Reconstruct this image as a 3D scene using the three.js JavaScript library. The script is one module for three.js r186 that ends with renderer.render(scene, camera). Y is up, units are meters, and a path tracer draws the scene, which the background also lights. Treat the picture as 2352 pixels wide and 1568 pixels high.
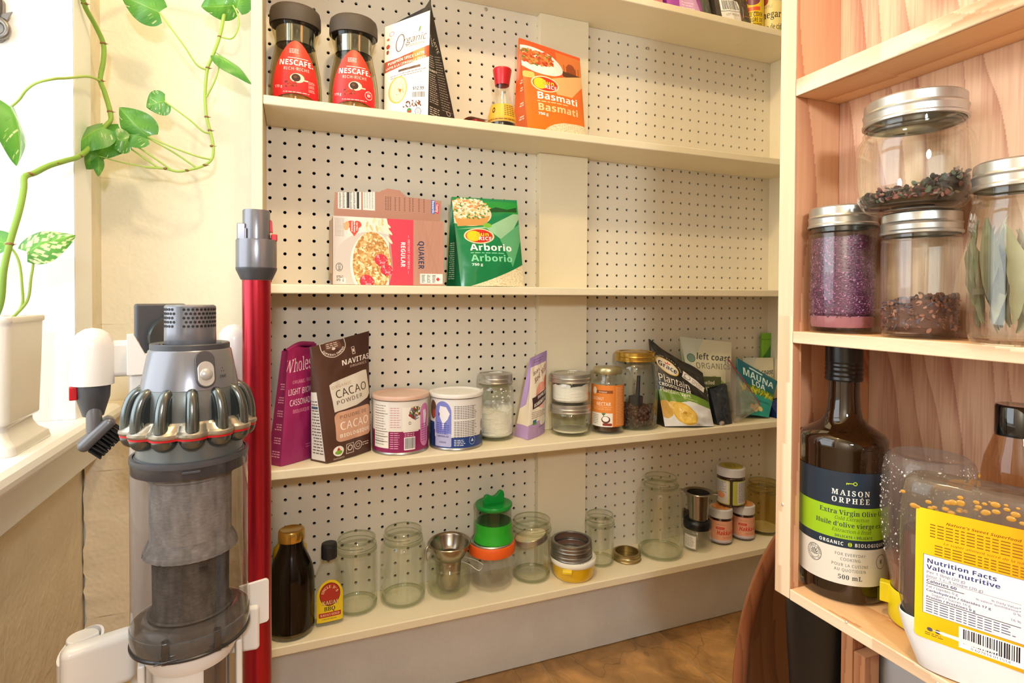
import * as THREE from 'three';
import { RoundedBoxGeometry } from 'three/addons/geometries/RoundedBoxGeometry.js';
import { mergeGeometries } from 'three/addons/utils/BufferGeometryUtils.js';
import { RectAreaLightUniformsLib } from 'three/addons/lights/RectAreaLightUniformsLib.js';

// ---------------------------------------------------------------- camera, sky, lights, exposure
const scene = new THREE.Scene();
const camera = new THREE.PerspectiveCamera(2 * Math.atan(784 / 1282.17) * 180 / Math.PI, 2352 / 1568, 0.02, 60);
camera.setViewOffset(2352, 1568, 0, 81.16, 2352, 1568);
camera.rotation.order = 'YXZ';
camera.position.set(0.0172, 0.7989, 1.1145);
camera.rotation.set(-0.0151, -0.3708, 0.0047);
const renderer = new THREE.WebGLRenderer({ antialias: true });
renderer.toneMapping = THREE.LinearToneMapping;
renderer.toneMappingExposure = 1.02;
renderer.shadowMap.enabled = true;
scene.background = new THREE.Color(0.86, 0.95, 1.0);
scene.backgroundIntensity = 1.2;
RectAreaLightUniformsLib.init();
// daylight coming in through the window on the left
const daylight = new THREE.RectAreaLight(new THREE.Color(0.93, 0.98, 1.0), 3.0, 0.80, 1.30);
daylight.position.set(-0.70, 1.32, 0.56); daylight.lookAt(0.6, 1.15, 0.60); scene.add(daylight);
// out of view: warm light overhead, cooler light behind the camera, both lighting the shelves
const warmLight = new THREE.PointLight(new THREE.Color(1.0, 0.76, 0.44), 1.6, 0, 2);
warmLight.position.set(0.14, 1.93, 0.78); warmLight.shadow.radius = 2.2; scene.add(warmLight);
const coolLight = new THREE.PointLight(new THREE.Color(0.90, 0.95, 1.0), 1.85, 0, 2);
coolLight.position.set(0.02, 1.13, 1.62); coolLight.shadow.radius = 3; scene.add(coolLight);
for (const l of [warmLight, coolLight]) l.castShadow = true;

// ---------------------------------------------------------------- helpers
let seedState = 12345;
const rnd = () => { seedState = (seedState + 0x6d2b79f5) | 0; let t = Math.imul(seedState ^ (seedState >>> 15), 1 | seedState); t = (t + Math.imul(t ^ (t >>> 7), 61 | t)) ^ t; return ((t ^ (t >>> 14)) >>> 0) / 4294967296; };
const rr = (a, b) => a + (b - a) * rnd();
const V = (x, y, z) => new THREE.Vector3(x, y, z);
const hash = (i, j, s) => { let h = (i * 374761393 + j * 668265263 + s * 974711) | 0; h = Math.imul(h ^ (h >>> 13), 1274126177); return ((h ^ (h >>> 16)) >>> 0) / 4294967296; };
function noise2(x, y, s = 0, px = 0, py = 0) {
  const i = Math.floor(x), j = Math.floor(y), a = x - i, b = y - j, u = a * a * (3 - 2 * a), v = b * b * (3 - 2 * b);
  const w = (n, p) => p ? ((n % p) + p) % p : n;
  const h = (p, q) => hash(w(p, px), w(q, py), s);
  return (h(i, j) * (1 - u) + h(i + 1, j) * u) * (1 - v) + (h(i, j + 1) * (1 - u) + h(i + 1, j + 1) * u) * v;
}
const fbm = (x, y, s, o = 4) => { let t = 0, a = 0.5; for (let k = 0; k < o; k++) { t += a * noise2(x, y, s + k); x *= 2; y *= 2; a *= 0.5; } return t; };

const used = new Map();
function numbered(n) { const k = used.get(n) || 0; used.set(n, k + 1); return k ? n + '_' + String(k).padStart(3, '0') : n; }
function thing(name, label, category, [x, y, z] = [0, 0, 0], turn = 0, group) {
  const o = new THREE.Group(); o.name = numbered(name); scene.add(o);
  o.position.set(x, y, z); o.rotation.y = turn; o.userData = { label, category };
  if (group) o.userData.group = group;
  return o;
}
function structure(name) { const o = new THREE.Group(); o.name = name; o.userData.kind = 'structure'; scene.add(o); return o; }
function part(name, geo, mat, parent, label) {
  const m = new THREE.Mesh(Array.isArray(geo) ? M(...geo) : geo, mat); m.name = name; m.castShadow = m.receiveShadow = true;
  if (label) m.userData.label = label;
  parent.add(m); return m;
}
function M(...gs) {
  gs = gs.flat().map((g) => {
    g = g.index ? g.toNonIndexed() : g;
    for (const k of Object.keys(g.attributes)) if (!['position', 'normal', 'uv'].includes(k)) g.deleteAttribute(k);
    if (!g.attributes.uv) g.setAttribute('uv', new THREE.BufferAttribute(new Float32Array(g.attributes.position.count * 2), 2));
    return g;
  });
  return gs.length === 1 ? gs[0] : mergeGeometries(gs);
}
const mv = (g, x, y, z) => g.translate(x, y, z);
function box(x0, x1, y0, y1, z0, z1, r = 0.0015, seg = 1) {
  const w = x1 - x0, h = y1 - y0, d = z1 - z0;
  return new RoundedBoxGeometry(w, h, d, seg, Math.min(r, w / 2.01, h / 2.01, d / 2.01)).translate((x0 + x1) / 2, (y0 + y1) / 2, (z0 + z1) / 2);
}
// uv in metres by the face's own plane; the long axis runs along v
function planarUV(g, long = 'y', scale = 1, ou = 0, ov = 0) {
  g = g.index ? g.toNonIndexed() : g;
  const p = g.attributes.position, n = g.attributes.normal, uv = new Float32Array(p.count * 2), ax = 'xyz';
  for (let i = 0; i < p.count; i++) {
    const a = [Math.abs(n.getX(i)), Math.abs(n.getY(i)), Math.abs(n.getZ(i))], k = a.indexOf(Math.max(...a));
    const rest = [0, 1, 2].filter((q) => q !== k), c = [p.getX(i), p.getY(i), p.getZ(i)];
    let [u, v] = rest; if (ax[u] === long) [u, v] = [v, u];
    uv[2 * i] = c[u] * scale + ou; uv[2 * i + 1] = c[v] * scale + ov;
  }
  g.setAttribute('uv', new THREE.BufferAttribute(uv, 2)); return g;
}
function grid(rows, cols, f, flip) { // f(i/rows, j/cols) -> [x,y,z,u,v]; smooth surface
  const pos = [], uv = [], idx = [];
  for (let i = 0; i <= rows; i++) for (let j = 0; j <= cols; j++) { const q = f(i / rows, j / cols); pos.push(q[0], q[1], q[2]); uv.push(q[3] ?? j / cols, q[4] ?? i / rows); }
  for (let i = 0; i < rows; i++) for (let j = 0; j < cols; j++) { const a = i * (cols + 1) + j, b = a + 1, c = a + cols + 1, d = c + 1; if (flip) idx.push(a, c, b, b, c, d); else idx.push(a, b, c, b, d, c); }
  const g = new THREE.BufferGeometry(); g.setAttribute('position', new THREE.Float32BufferAttribute(pos, 3)); g.setAttribute('uv', new THREE.Float32BufferAttribute(uv, 2)); g.setIndex(idx); g.computeVertexNormals(); return g;
}
// surface of revolution about y; corners sharper than 38 degrees stay sharp; mod(r, y, angle) may change the radius
function lathe(pts, seg = 48, { a0 = 0, a1 = Math.PI * 2, mod, sx = 1, sz = 1 } = {}) {
  const n = pts.length - 1, nr = [], L = [0];
  for (let i = 0; i < n; i++) { const dr = pts[i + 1][0] - pts[i][0], dy = pts[i + 1][1] - pts[i][1], l = Math.hypot(dr, dy) || 1; nr.push([dy / l, -dr / l]); L.push(L[i] + l); }
  const pos = [], nor = [], uv = [], idx = [];
  const mix = (a, b) => { if (!a) return b; if (!b) return a; if (a[0] * b[0] + a[1] * b[1] < 0.79) return null; const x = a[0] + b[0], y = a[1] + b[1], l = Math.hypot(x, y); return [x / l, y / l]; };
  for (let i = 0; i < n; i++) {
    const n0 = mix(nr[i - 1], nr[i]) || nr[i], n1 = mix(nr[i], nr[i + 1]) || nr[i], base = pos.length / 3;
    for (const [k, nn] of [[i, n0], [i + 1, n1]]) for (let j = 0; j <= seg; j++) {
      const t = a0 + (a1 - a0) * j / seg, r = mod ? mod(pts[k][0], pts[k][1], t) : pts[k][0], s = Math.sin(t), c = Math.cos(t);
      pos.push(r * s * sx, pts[k][1], r * c * sz);
      const nx = nn[0] * s / sx, ny = nn[1], nz = nn[0] * c / sz, l = Math.hypot(nx, ny, nz) || 1; nor.push(nx / l, ny / l, nz / l); uv.push(j / seg, L[k] / L[n]);
    }
    for (let j = 0; j < seg; j++) { const a = base + j, b = a + 1, c = a + seg + 1, d = c + 1; if (pts[i][0] > 1e-6) idx.push(a, b, c); if (pts[i + 1][0] > 1e-6) idx.push(b, d, c); }
  }
  const g = new THREE.BufferGeometry(); g.setAttribute('position', new THREE.Float32BufferAttribute(pos, 3)); g.setAttribute('normal', new THREE.Float32BufferAttribute(nor, 3)); g.setAttribute('uv', new THREE.Float32BufferAttribute(uv, 2)); g.setIndex(idx);
  if (mod) g.computeVertexNormals();
  return g;
}
function tube(points, radii, seg = 40, rs = 8, closed = false) {
  const c = new THREE.CatmullRomCurve3(points.map((p) => p.isVector3 ? p : V(...p)), closed, 'centripetal'), fr = c.computeFrenetFrames(seg, closed);
  const R = Array.isArray(radii) ? radii : [radii, radii];
  const g = grid(seg, rs, (t, s) => {
    const i = Math.round(t * seg), p = c.getPointAt(Math.min(1, t)), k = t * (R.length - 1), a = Math.min(R.length - 2, Math.floor(k)), r = R[a] + (R[a + 1] - R[a]) * (k - a), th = s * Math.PI * 2;
    return [p.x + r * (Math.cos(th) * fr.normals[i].x + Math.sin(th) * fr.binormals[i].x), p.y + r * (Math.cos(th) * fr.normals[i].y + Math.sin(th) * fr.binormals[i].y), p.z + r * (Math.cos(th) * fr.normals[i].z + Math.sin(th) * fr.binormals[i].z)];
  }, true);
  return g;
}
const ball = (x, y, z, r, sy = 1) => new THREE.SphereGeometry(r, 16, 12).scale(1, sy, 1).translate(x, y, z);
function extrude(shape, depth, bevel = 0.001, seg = 16) { return new THREE.ExtrudeGeometry(shape, { depth, bevelEnabled: bevel > 0, bevelSize: bevel, bevelThickness: bevel, bevelSegments: 2, curveSegments: seg }); }
function poly(pts) { const s = new THREE.Shape(); pts.forEach(([x, y], i) => i ? s.lineTo(x, y) : s.moveTo(x, y)); s.closePath(); return s; }
function capsule(w, h) { const s = new THREE.Shape(), r = w / 2; s.moveTo(-r, -h / 2 + r); s.absarc(0, -h / 2 + r, r, Math.PI, 0, false); s.absarc(0, h / 2 - r, r, 0, Math.PI, false); s.closePath(); return s; }

// ---------------------------------------------------------------- materials and prints
const std = (color, roughness = 0.5, metalness = 0, extra = {}) => new THREE.MeshStandardMaterial({ color, roughness, metalness, side: THREE.DoubleSide, ...extra });
const phys = (o) => new THREE.MeshPhysicalMaterial({ side: THREE.DoubleSide, ...o });
const glassOf = (color = 0xfdfefd, rough = 0.02, extra = {}) => phys({ color, roughness: rough, transmission: 1, thickness: 0, ior: 1.5, ...extra });
function canvas(w, h, draw, srgb = true) {
  const c = document.createElement('canvas'); c.width = w; c.height = h; draw(c.getContext('2d'), w, h);
  const t = new THREE.CanvasTexture(c); t.colorSpace = srgb ? THREE.SRGBColorSpace : THREE.NoColorSpace; t.magFilter = THREE.LinearFilter; return t;
}
function pix(w, h, f, srgb = true) { // f(x,y) -> [r,g,b] 0..255
  const d = new Uint8Array(w * h * 4);
  for (let y = 0; y < h; y++) for (let x = 0; x < w; x++) { const c = f(x, y); const i = (y * w + x) * 4; d[i] = c[0]; d[i + 1] = c[1]; d[i + 2] = c[2]; d[i + 3] = 255; }
  const t = new THREE.DataTexture(d, w, h); t.colorSpace = srgb ? THREE.SRGBColorSpace : THREE.NoColorSpace; t.magFilter = THREE.LinearFilter; t.wrapS = t.wrapT = THREE.RepeatWrapping; t.needsUpdate = true; return t;
}
const print = (w, h, draw, rough = 0.5, extra = {}) => phys({ map: canvas(w, h, draw), roughness: rough, ...extra });
// text: position, size, colour, options
function T(c, s, x, y, size, color, o = {}) {
  c.save(); c.translate(x, y); if (o.rot) c.rotate(o.rot); if (o.skew) c.transform(1, 0, o.skew, 1, 0, 0); if (o.sx) c.scale(o.sx, 1);
  c.font = (o.i ? 'italic ' : '') + (o.b ? 'bold ' : '') + size + 'px ' + (o.f || 'sans-serif'); c.textAlign = o.a || 'center'; c.textBaseline = 'middle'; c.fillStyle = color;
  if (o.ls) { let w = 0; const ws = [...s].map((k) => { const m = c.measureText(k).width + o.ls; w += m; return m; }); let px = (o.a === 'left' ? 0 : -w / 2); c.textAlign = 'left'; [...s].forEach((k, i) => { c.fillText(k, px, 0); px += ws[i]; }); }
  else { if (o.st) { c.lineWidth = o.sw || 2; c.strokeStyle = o.st; c.lineJoin = 'round'; c.strokeText(s, 0, 0); } c.fillText(s, 0, 0); }
  c.restore();
}
const R = (c, x, y, w, h, col, r = 0) => { c.fillStyle = col; c.beginPath(); if (r) c.roundRect(x, y, w, h, r); else c.rect(x, y, w, h); c.fill(); };
const E = (c, x, y, a, b, col, rot = 0, st, sw = 2) => { c.beginPath(); c.ellipse(x, y, a, b, rot, 0, Math.PI * 2); if (col) { c.fillStyle = col; c.fill(); } if (st) { c.strokeStyle = st; c.lineWidth = sw; c.stroke(); } };
const P = (c, pts, col) => { c.beginPath(); pts.forEach(([x, y], i) => i ? c.lineTo(x, y) : c.moveTo(x, y)); c.closePath(); c.fillStyle = col; c.fill(); };
const lines = (c, x, y, w, n, gap, col, th = 2, jag = 0.2) => { for (let i = 0; i < n; i++) { let px = x; const end = x + w * (1 - jag * hash(i, Math.round(y), 3)); while (px < end) { const l = Math.min(end - px, th * (2 + 5 * hash(Math.round(px), i, 7))); R(c, px, y + i * gap, l, th, col); px += l + th * 1.1; } } };
const barcode = (c, x, y, w, h, digits) => { R(c, x, y, w, h, '#fff'); let p = x + w * .07; let i = 0; while (p < x + w * .92) { const b = w * (.008 + .02 * hash(i, 5, 9)); R(c, p, y + h * .06, b, h * (digits ? .72 : .86), '#15151c'); p += b + w * (.008 + .018 * hash(i, 8, 2)); i++; } if (digits) T(c, digits, x + w / 2, y + h * .89, h * .15, '#15151c'); };
const speck = (c, x, y, w, h, n, cols, s0, s1, clip) => { for (let i = 0; i < n; i++) { const px = x + w * hash(i, 1, 77), py = y + h * hash(i, 2, 77); if (clip && !clip(px, py)) continue; const s = s0 + (s1 - s0) * hash(i, 3, 77); E(c, px, py, s, s * .6, cols[Math.floor(hash(i, 4, 77) * cols.length)], hash(i, 5, 77) * 6.3); } };

// painted surfaces
const mottled = (r, g, b, amp = 5, s = 1) => pix(256, 256, (x, y) => { const n = (fbm(x / 32, y / 32, s, 4) - 0.47) * amp * 2 + (noise2(x / 2, y / 2, s + 9) - 0.5) * amp * 0.5; return [r + n, g + n, b + n * 0.9]; });
const bumpTex = pix(256, 256, (x, y) => { const v = 128 + (noise2(x / 20, y / 20, 5, 12.8, 12.8) - 0.5) * 120 + (noise2(x / 5, y / 5, 6) - 0.5) * 60; return [v, v, v]; }, false);
const paint = (tex, rough = 0.45, bump = 0.0006, rep = 3) => { const map = tex; map.repeat.set(rep, rep); const bm = bumpTex.clone(); bm.repeat.set(rep * 2, rep * 2); bm.needsUpdate = true; return std(0xffffff, rough, 0, { map, bumpMap: bm, bumpScale: bump }); };
const mShelf = paint(mottled(238, 226, 194, 3, 1), 0.42, 0.0003, 2);
const mPeg = paint(mottled(232, 223, 202, 2.5, 2), 0.5, 0.00015, 2);
const mWall = paint(mottled(243, 237, 216, 4, 3), 0.55, 0.0012, 2);
const mWallLow = paint(mottled(230, 217, 190, 6, 4), 0.6, 0.0022, 2);
const mTrim = paint(mottled(249, 249, 247, 2, 5), 0.4, 0.0008, 2);
const mKick = paint(mottled(226, 224, 216, 7, 6), 0.5, 0.0008, 2);
const mUnseenWall = paint(mottled(150, 140, 124, 5, 7), 0.6, 0.001, 2);  // unseen right and front walls: mid tone chosen to cut bounce light
const mGapShade = std(0x15120f, 0.95);

// ---------------------------------------------------------------- the room
const XL = -0.318, XR = 1.30, ZB = -0.03, ZF = 2.6, YC = 2.35;
{
  const slate = (s) => pix(512, 512, (x, y) => {
    const u = x / 512, v = y / 512, w = fbm(u * 4 + 3 * fbm(u * 3, v * 3, s + 40, 3), v * 4, s, 5), cleft = Math.abs(fbm(u * 3 + 2, v * 2.2, s + 20, 4) - 0.47), k = cleft < 0.008 ? 0.82 + cleft * 18 : 1;
    const f = (0.72 + w * 0.62) * k, g = fbm(u * 14, v * 14, s + 7, 3);
    return [Math.min(255, (172 + g * 34) * f), Math.min(255, (132 + g * 26) * f), Math.min(255, (82 + g * 18) * f)];
  });
  const slateBump = pix(512, 512, (x, y) => { const u = x / 512, v = y / 512, c = fbm(u * 3 + 2, v * 2.2, 21, 4), q = Math.floor(c * 12) / 12 + 0.3 * fbm(u * 12, v * 12, 3, 3); const t = Math.max(0, Math.min(255, q * 300 - 20)); return [t, t, t]; }, false);
  const mats = [1, 2, 3].map((s) => { const m = slate(s * 11); m.wrapS = m.wrapT = THREE.MirroredRepeatWrapping; return std(0xffffff, 0.42, 0, { map: m, bumpMap: slateBump, bumpScale: 0.004 }); });
  const floor = structure('floor');
  part('grout_bed', box(XL - 0.1, XR + 0.1, -0.12, -0.0012, ZB - 0.1, ZF + 0.1, 0.001), std(0xc2a074, 0.9), floor);
  const tileGeo = planarUV(box(0.002, 0.3085, -0.003, 0, 0.002, 0.3085, 0.0014, 2), 'z', 1 / 0.31), border = planarUV(box(0.002, 0.3085, -0.003, 0, 0.001, 0.028, 0.001), 'z', 1 / 0.31);
  for (let i = -4; i < 3; i++) {
    const b = part('tile', border, mats[(i + 6) % 3], floor); b.position.set(0.829 + i * 0.311, 0, -0.03);
    for (let k = 0; k < 9; k++) { const t = part('tile', tileGeo, mats[(i * 2 + k * 5 + 30) % 3], floor); t.position.set(0.829 + i * 0.311, 0, k * 0.311); }
  }
  const wb = structure('wall_back');
  part('plaster', planarUV(box(XL - 0.1, XR + 0.1, -0.12, YC + 0.1, ZB - 0.1, ZB, 0.001), 'y', 1), mWall, wb);
  // the lower plaster is a little proud, with a lumpy broken edge
  part('lower_plaster', grid(60, 24, (v, u) => { const y = 0.618 * v, x = XL + 0.001 + 0.285 * u, e = Math.exp(-u * 24); return [x + e * 0.006 * (noise2(y * 60, 2, 3) - 0.2), y, ZB + 0.007 + 0.0015 * noise2(x * 30, y * 30, 8) + e * 0.006 * noise2(y * 80, 1, 5) - (v > 0.995 ? 0.007 : 0), x, y]; }), mWallLow, wb);
  const wl = structure('wall_left'), wy0 = 0.60, wy1 = 1.95, wz0 = 0.10, wz1 = 0.98, xo = XL - 0.16;
  part('plaster', [box(xo, XL, -0.12, 0.56, ZB - 0.1, ZF, 0.001), box(xo, -0.291, 0.555, wy1 + 0.1, ZB - 0.1, 0.036, 0.001), box(xo, XL, 0.56, wy1 + 0.1, wz1, ZF, 0.001), box(xo, XL, wy1, YC + 0.1, ZB - 0.1, ZF, 0.001)].map((g) => planarUV(g, 'y', 1)), mWallLow, wl);
  const wr = structure('unseen_wall_right'); part('plaster', planarUV(box(XR, XR + 0.1, -0.12, YC + 0.1, ZB - 0.1, ZF + 0.1, 0.001), 'y', 1), mUnseenWall, wr);
  const wf = structure('unseen_wall_front'); part('plaster', planarUV(box(XL - 0.1, XR + 0.1, -0.12, YC + 0.1, ZF, ZF + 0.1, 0.001), 'y', 1), mUnseenWall, wf);
  const ce = structure('ceiling'); part('plaster', planarUV(box(XL - 0.2, XR + 0.2, YC, YC + 0.1, ZB - 0.2, ZF + 0.2, 0.001), 'z', 1), mWall, ce);

  const w = structure('window_1'), tr = (g) => planarUV(g, 'y', 1);
  // sill with a rounded nose, apron under it, casing, deep reveal and sash
  const nose = (x) => x; const prof = [[-0.47, 0.588], [-0.2745, 0.588], [-0.2665, 0.5905], [-0.2625, 0.596], [-0.2615, 0.602], [-0.2635, 0.609], [-0.2685, 0.6135], [-0.275, 0.6145], [-0.47, 0.6145]];
  part('sill', planarUV(extrude(poly(prof.map(([x, y]) => [nose(x), y])), 1.07, 0.0008).translate(0, 0, -0.0225), 'z', 1), mTrim, w);
  part('apron', planarUV(extrude(poly([[-0.325, 0.522], [-0.2995, 0.522], [-0.2965, 0.525], [-0.2965, 0.587], [-0.325, 0.587]]), 1.05, 0.0006).translate(0, 0, -0.0225), 'z', 1), mTrim, w);
  part('casing', tr(M(box(-0.32, -0.2855, 0.6146, wy1 + 0.08, 0.036, 0.11, 0.002, 2), box(-0.32, -0.2855, 0.6146, wy1 + 0.08, wz1, wz1 + 0.075, 0.002, 2), box(-0.32, -0.2855, wy1, wy1 + 0.08, 0.1101, wz1 - 0.0001, 0.002, 2))), mTrim, w);
  part('reveal', tr(M(box(-0.478, -0.29, 0.6146, wy1, 0.096, 0.1096, 0.001), box(-0.478, -0.29, 0.6146, wy1, wz1, wz1 + 0.014, 0.001), box(-0.478, -0.29, wy1, wy1 + 0.014, 0.11, wz1, 0.001))), mTrim, w);
  part('sash', tr(M(box(-0.470, -0.430, 0.6146, 0.665, 0.1098, wz1, 0.002), box(-0.470, -0.430, wy1 - 0.05, wy1, 0.1098, wz1, 0.002), box(-0.470, -0.430, 0.665, wy1 - 0.05, 0.1098, 0.155, 0.002), box(-0.470, -0.430, 0.665, wy1 - 0.05, wz1 - 0.045, wz1, 0.002), box(-0.470, -0.430, 1.27, 1.31, 0.155, wz1 - 0.045, 0.002))), mTrim, w);
  const gl = glassOf(0xffffff, 0.0); part('pane', box(-0.453, -0.449, 0.665, 1.27, 0.155, wz1 - 0.045, 0.0004), gl, w); part('pane', box(-0.453, -0.449, 1.31, wy1 - 0.05, 0.155, wz1 - 0.045, 0.0004), gl, w);
  // grey metal sash fastener on the reveal
  const mz = std(0x8b8782, 0.38, 0.9);
  const fast = part('fastener', M(mv(extrude(capsule(0.016, 0.062), 0.004, 0.001), 0, 0, 0), new THREE.TorusGeometry(0.0125, 0.0042, 10, 28).translate(0.001, -0.014, 0.007), box(-0.006, 0.006, 0.004, 0.034, 0.002, 0.011, 0.003, 2), mv(extrude(poly([[0.004, 0.006], [0.018, 0.012], [0.012, 0.0]]), 0.002, 0.0005), 0, 0, 0.004)), mz, w, 'grey metal sash fastener');
  fast.position.set(-0.3735, 1.187, 0.1105);

  // unseen lamps placed to light the shelves from above and behind the camera
  const bulb = (name, l, r, col, k) => { const s = structure(name); const g = part('unseen_bulb', new THREE.SphereGeometry(r, 20, 14), phys({ color: 0xffffff, emissive: col, emissiveIntensity: k, roughness: 0.4 }), s); g.position.copy(l.position); return s; };
  const cl = bulb('unseen_ceiling_light', warmLight, 0.04, new THREE.Color(1, 0.75, 0.42), 20);
  part('unseen_lamp_rod', new THREE.CylinderGeometry(0.006, 0.006, YC - 1.97, 12).translate(0.14, (YC + 1.97) / 2, 0.78), std(0xd8d2c4, 0.5), cl);
  const wl2 = bulb('unseen_cool_light', coolLight, 0.03, new THREE.Color(0.95, 0.97, 1), 30);
  part('unseen_lamp_arm', tube([[0.02, 1.16, 1.62], [0.02, 1.3, 1.7], [0.02, 1.4, 2.1], [0.02, 1.4, ZF]], 0.006, 24), std(0xd8d2c4, 0.5), wl2);
}

// ---------------------------------------------------------------- the pantry shelving: perforated back boards, stile, five shelves
const SH = [1.422, 1.125, 0.8195, 0.513, 0.2195], ST = 0.0155, SD = 0.125;
{
  const u = thing('pantry_shelving', 'cream painted built-in pantry shelving with five shelves against a perforated board back', 'shelves');
  const pegboard = (x0, x1, y0, y1, hx, hy, nx0, nx1, ny0, ny1) => {
    const pos = [], nor = [], uv = [], idx = [], S = 0.0127, N = 16, q = 0.0030, t = -0.0048;
    const push = (x, y, z, n) => { pos.push(x, y, z); nor.push(...n); uv.push(x, y); return pos.length / 3 - 1; };
    for (let i = nx0; i <= nx1; i++) for (let j = ny0; j <= ny1; j++) {
      const cx = hx + i * 0.0254, cy = hy - j * 0.0254, O = [], I = [], A = [], B = [];
      for (let k = 0; k < N; k++) {
        const th = k / N * 2 * Math.PI, c = Math.cos(th), s = Math.sin(th), m = S / Math.max(Math.abs(c), Math.abs(s));
        O.push(push(Math.max(x0, Math.min(x1, cx + c * m)), Math.max(y0, Math.min(y1, cy + s * m)), 0, [0, 0, 1])); I.push(push(cx + c * q, cy + s * q, 0, [0, 0, 1]));
        A.push(push(cx + c * q, cy + s * q, 0, [-c, -s, 0])); B.push(push(cx + c * q, cy + s * q, t, [-c, -s, 0]));
      }
      for (let k = 0; k < N; k++) { const l = (k + 1) % N; idx.push(I[k], O[k], O[l], I[k], O[l], I[l], A[k], A[l], B[l], A[k], B[l], B[k]); }
    }
    const g = new THREE.BufferGeometry(); g.setAttribute('position', new THREE.Float32BufferAttribute(pos, 3)); g.setAttribute('normal', new THREE.Float32BufferAttribute(nor, 3)); g.setAttribute('uv', new THREE.Float32BufferAttribute(uv, 2)); g.setIndex(idx); return g;
  };
  const top = 0.7256 + 34.5 * 0.0254, topR = 0.8257 + 30.5 * 0.0254;
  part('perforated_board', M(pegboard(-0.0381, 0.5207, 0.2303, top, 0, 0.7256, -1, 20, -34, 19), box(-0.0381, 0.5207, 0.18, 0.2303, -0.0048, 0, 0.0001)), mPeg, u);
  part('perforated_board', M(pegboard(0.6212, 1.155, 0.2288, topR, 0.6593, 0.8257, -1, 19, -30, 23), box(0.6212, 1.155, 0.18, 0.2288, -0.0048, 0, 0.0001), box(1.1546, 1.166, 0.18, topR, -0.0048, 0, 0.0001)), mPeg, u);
  // what the holes look into: a dark sheet painted as the shade of the gap
  part('gap_shade_sheet', box(-0.05, 1.17, 0.05, 1.6, -0.0245, -0.0225, 0.0001), mGapShade, u);
  const c = (g, l) => planarUV(g, l, 1);
  const sl = [box(0.5055, 0.6225, SH[1] + 0.0002, SH[0] - ST, 0, 0.018, 0.0012, 2), box(0.5055, 0.6225, SH[0], 1.6, 0, 0.018, 0.0012, 2)]; for (let k = 1; k < 4; k++) sl.push(box(0.5055, 0.6225, SH[k + 1] + 0.0002, SH[k] - ST - 0.0002, 0, 0.018, 0.0012, 2));
  part('center_stile', c(M(...sl), 'y'), mShelf, u);
  SH.forEach((y, i) => {
    // a slightly worn front edge
    const g = box(-0.0306, 1.1655, y - ST, y, 0.0002, SD, 0.0022, 3); part('shelf', c(g, 'x'), mShelf, u);
  });
  part('side_panel', c(box(-0.0478, -0.0308, 0, 1.62, -0.028, SD + 0.001, 0.0018, 2), 'y'), mShelf, u);
  part('side_panel', c(box(1.1657, 1.184, 0, 1.62, -0.028, SD + 0.001, 0.0018, 2), 'y'), mShelf, u);
  part('kick_board', planarUV(grid(10, 80, (v, s) => { const y = 0.002 + v * 0.2, x = -0.0306 + s * 1.196; return [x, y, 0.003 + (v < 0.35 ? 0.0045 : v < 0.4 ? 0.0045 * (0.4 - v) / 0.05 : 0) + 0.001 * noise2(x * 20, y * 20, 3), x, y]; }), 'x', 1), mKick, u);
  const screw = std(0xbdb4a2, 0.45, 0.5);
  for (const [x, y] of [[0.389, 1.4], [0.79, 1.385], [1.104, 1.368], [0.0, 1.39]]) part('screw_head', M(lathe([[0, 0.0016], [0.003, 0.0013], [0.0042, 0]], 16).rotateX(Math.PI / 2).translate(x, y, 0), box(x - 0.0025, x + 0.0025, y - 0.0005, y + 0.0005, 0.0012, 0.0019, 0.0001)), screw, u);
}

// ---------------------------------------------------------------- the wooden rack on the right
const wood = (w, h, base, dark, s, { knots = [], freq = 26, warp = 1.6, band = 0.5, speckle = 0.12, streak = 0 } = {}) => pix(w, h, (x, y) => {
  let u = x / w * 2, v = y / h * 2; let kd = 0;
  for (const [ku, kv, kr] of knots) { const dx = (u - ku * 2), dy = (v - kv * 2) * 0.6, d = Math.hypot(dx, dy) / kr; u += dx / (0.25 + d * d) * 0.35; if (d < 1) kd = Math.max(kd, d < 0.75 ? 0.55 + 0.2 * Math.sin(d * 22) : (1 - d) * 3); }
  const q = u * freq / 2 + warp * fbm(u * 1.5, v * 0.35, s, 3) * freq / 5, r = q - Math.floor(q), line = Math.pow(r, 3) * band, fine = (noise2(u * 160, v * 5, s + 3) - 0.5) * speckle, tone = (fbm(u * 2.2, v * 0.5, s + 8, 3) - 0.45) * 0.5;
  const st = streak ? Math.max(0, Math.min(1, (fbm(u * 1.7, v * 0.55, s + 15, 3) - 0.5) * 9)) * streak : 0;
  const t = Math.max(0, Math.min(1, line + fine + tone * 0.6 + kd + st));
  return [base[0] + (dark[0] - base[0]) * t, base[1] + (dark[1] - base[1]) * t, base[2] + (dark[2] - base[2]) * t];
});
const wSide = wood(384, 1024, [212, 162, 124], [150, 86, 58], 3, { knots: [[0.72, 0.24, 0.16], [0.3, 0.75, 0.1]], freq: 20 });
const wPanel = wood(512, 1024, [224, 184, 152], [146, 82, 62], 9, { freq: 11, warp: 3.4, band: 0.42, streak: 0.8, speckle: 0.3 });
const wShelf = wood(384, 1024, [226, 182, 134], [168, 100, 62], 21, { knots: [[0.4, 0.45, 0.1], [0.6, 0.52, 0.09]], freq: 14 });
const wLitEdge = wood(256, 1024, [240, 220, 190], [190, 140, 100], 33, { knots: [[0.5, 0.31, 0.34], [0.52, 0.62, 0.36]], freq: 9, band: 0.4 });  // front edges paler than the boards: window light painted into the wood colour
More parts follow.
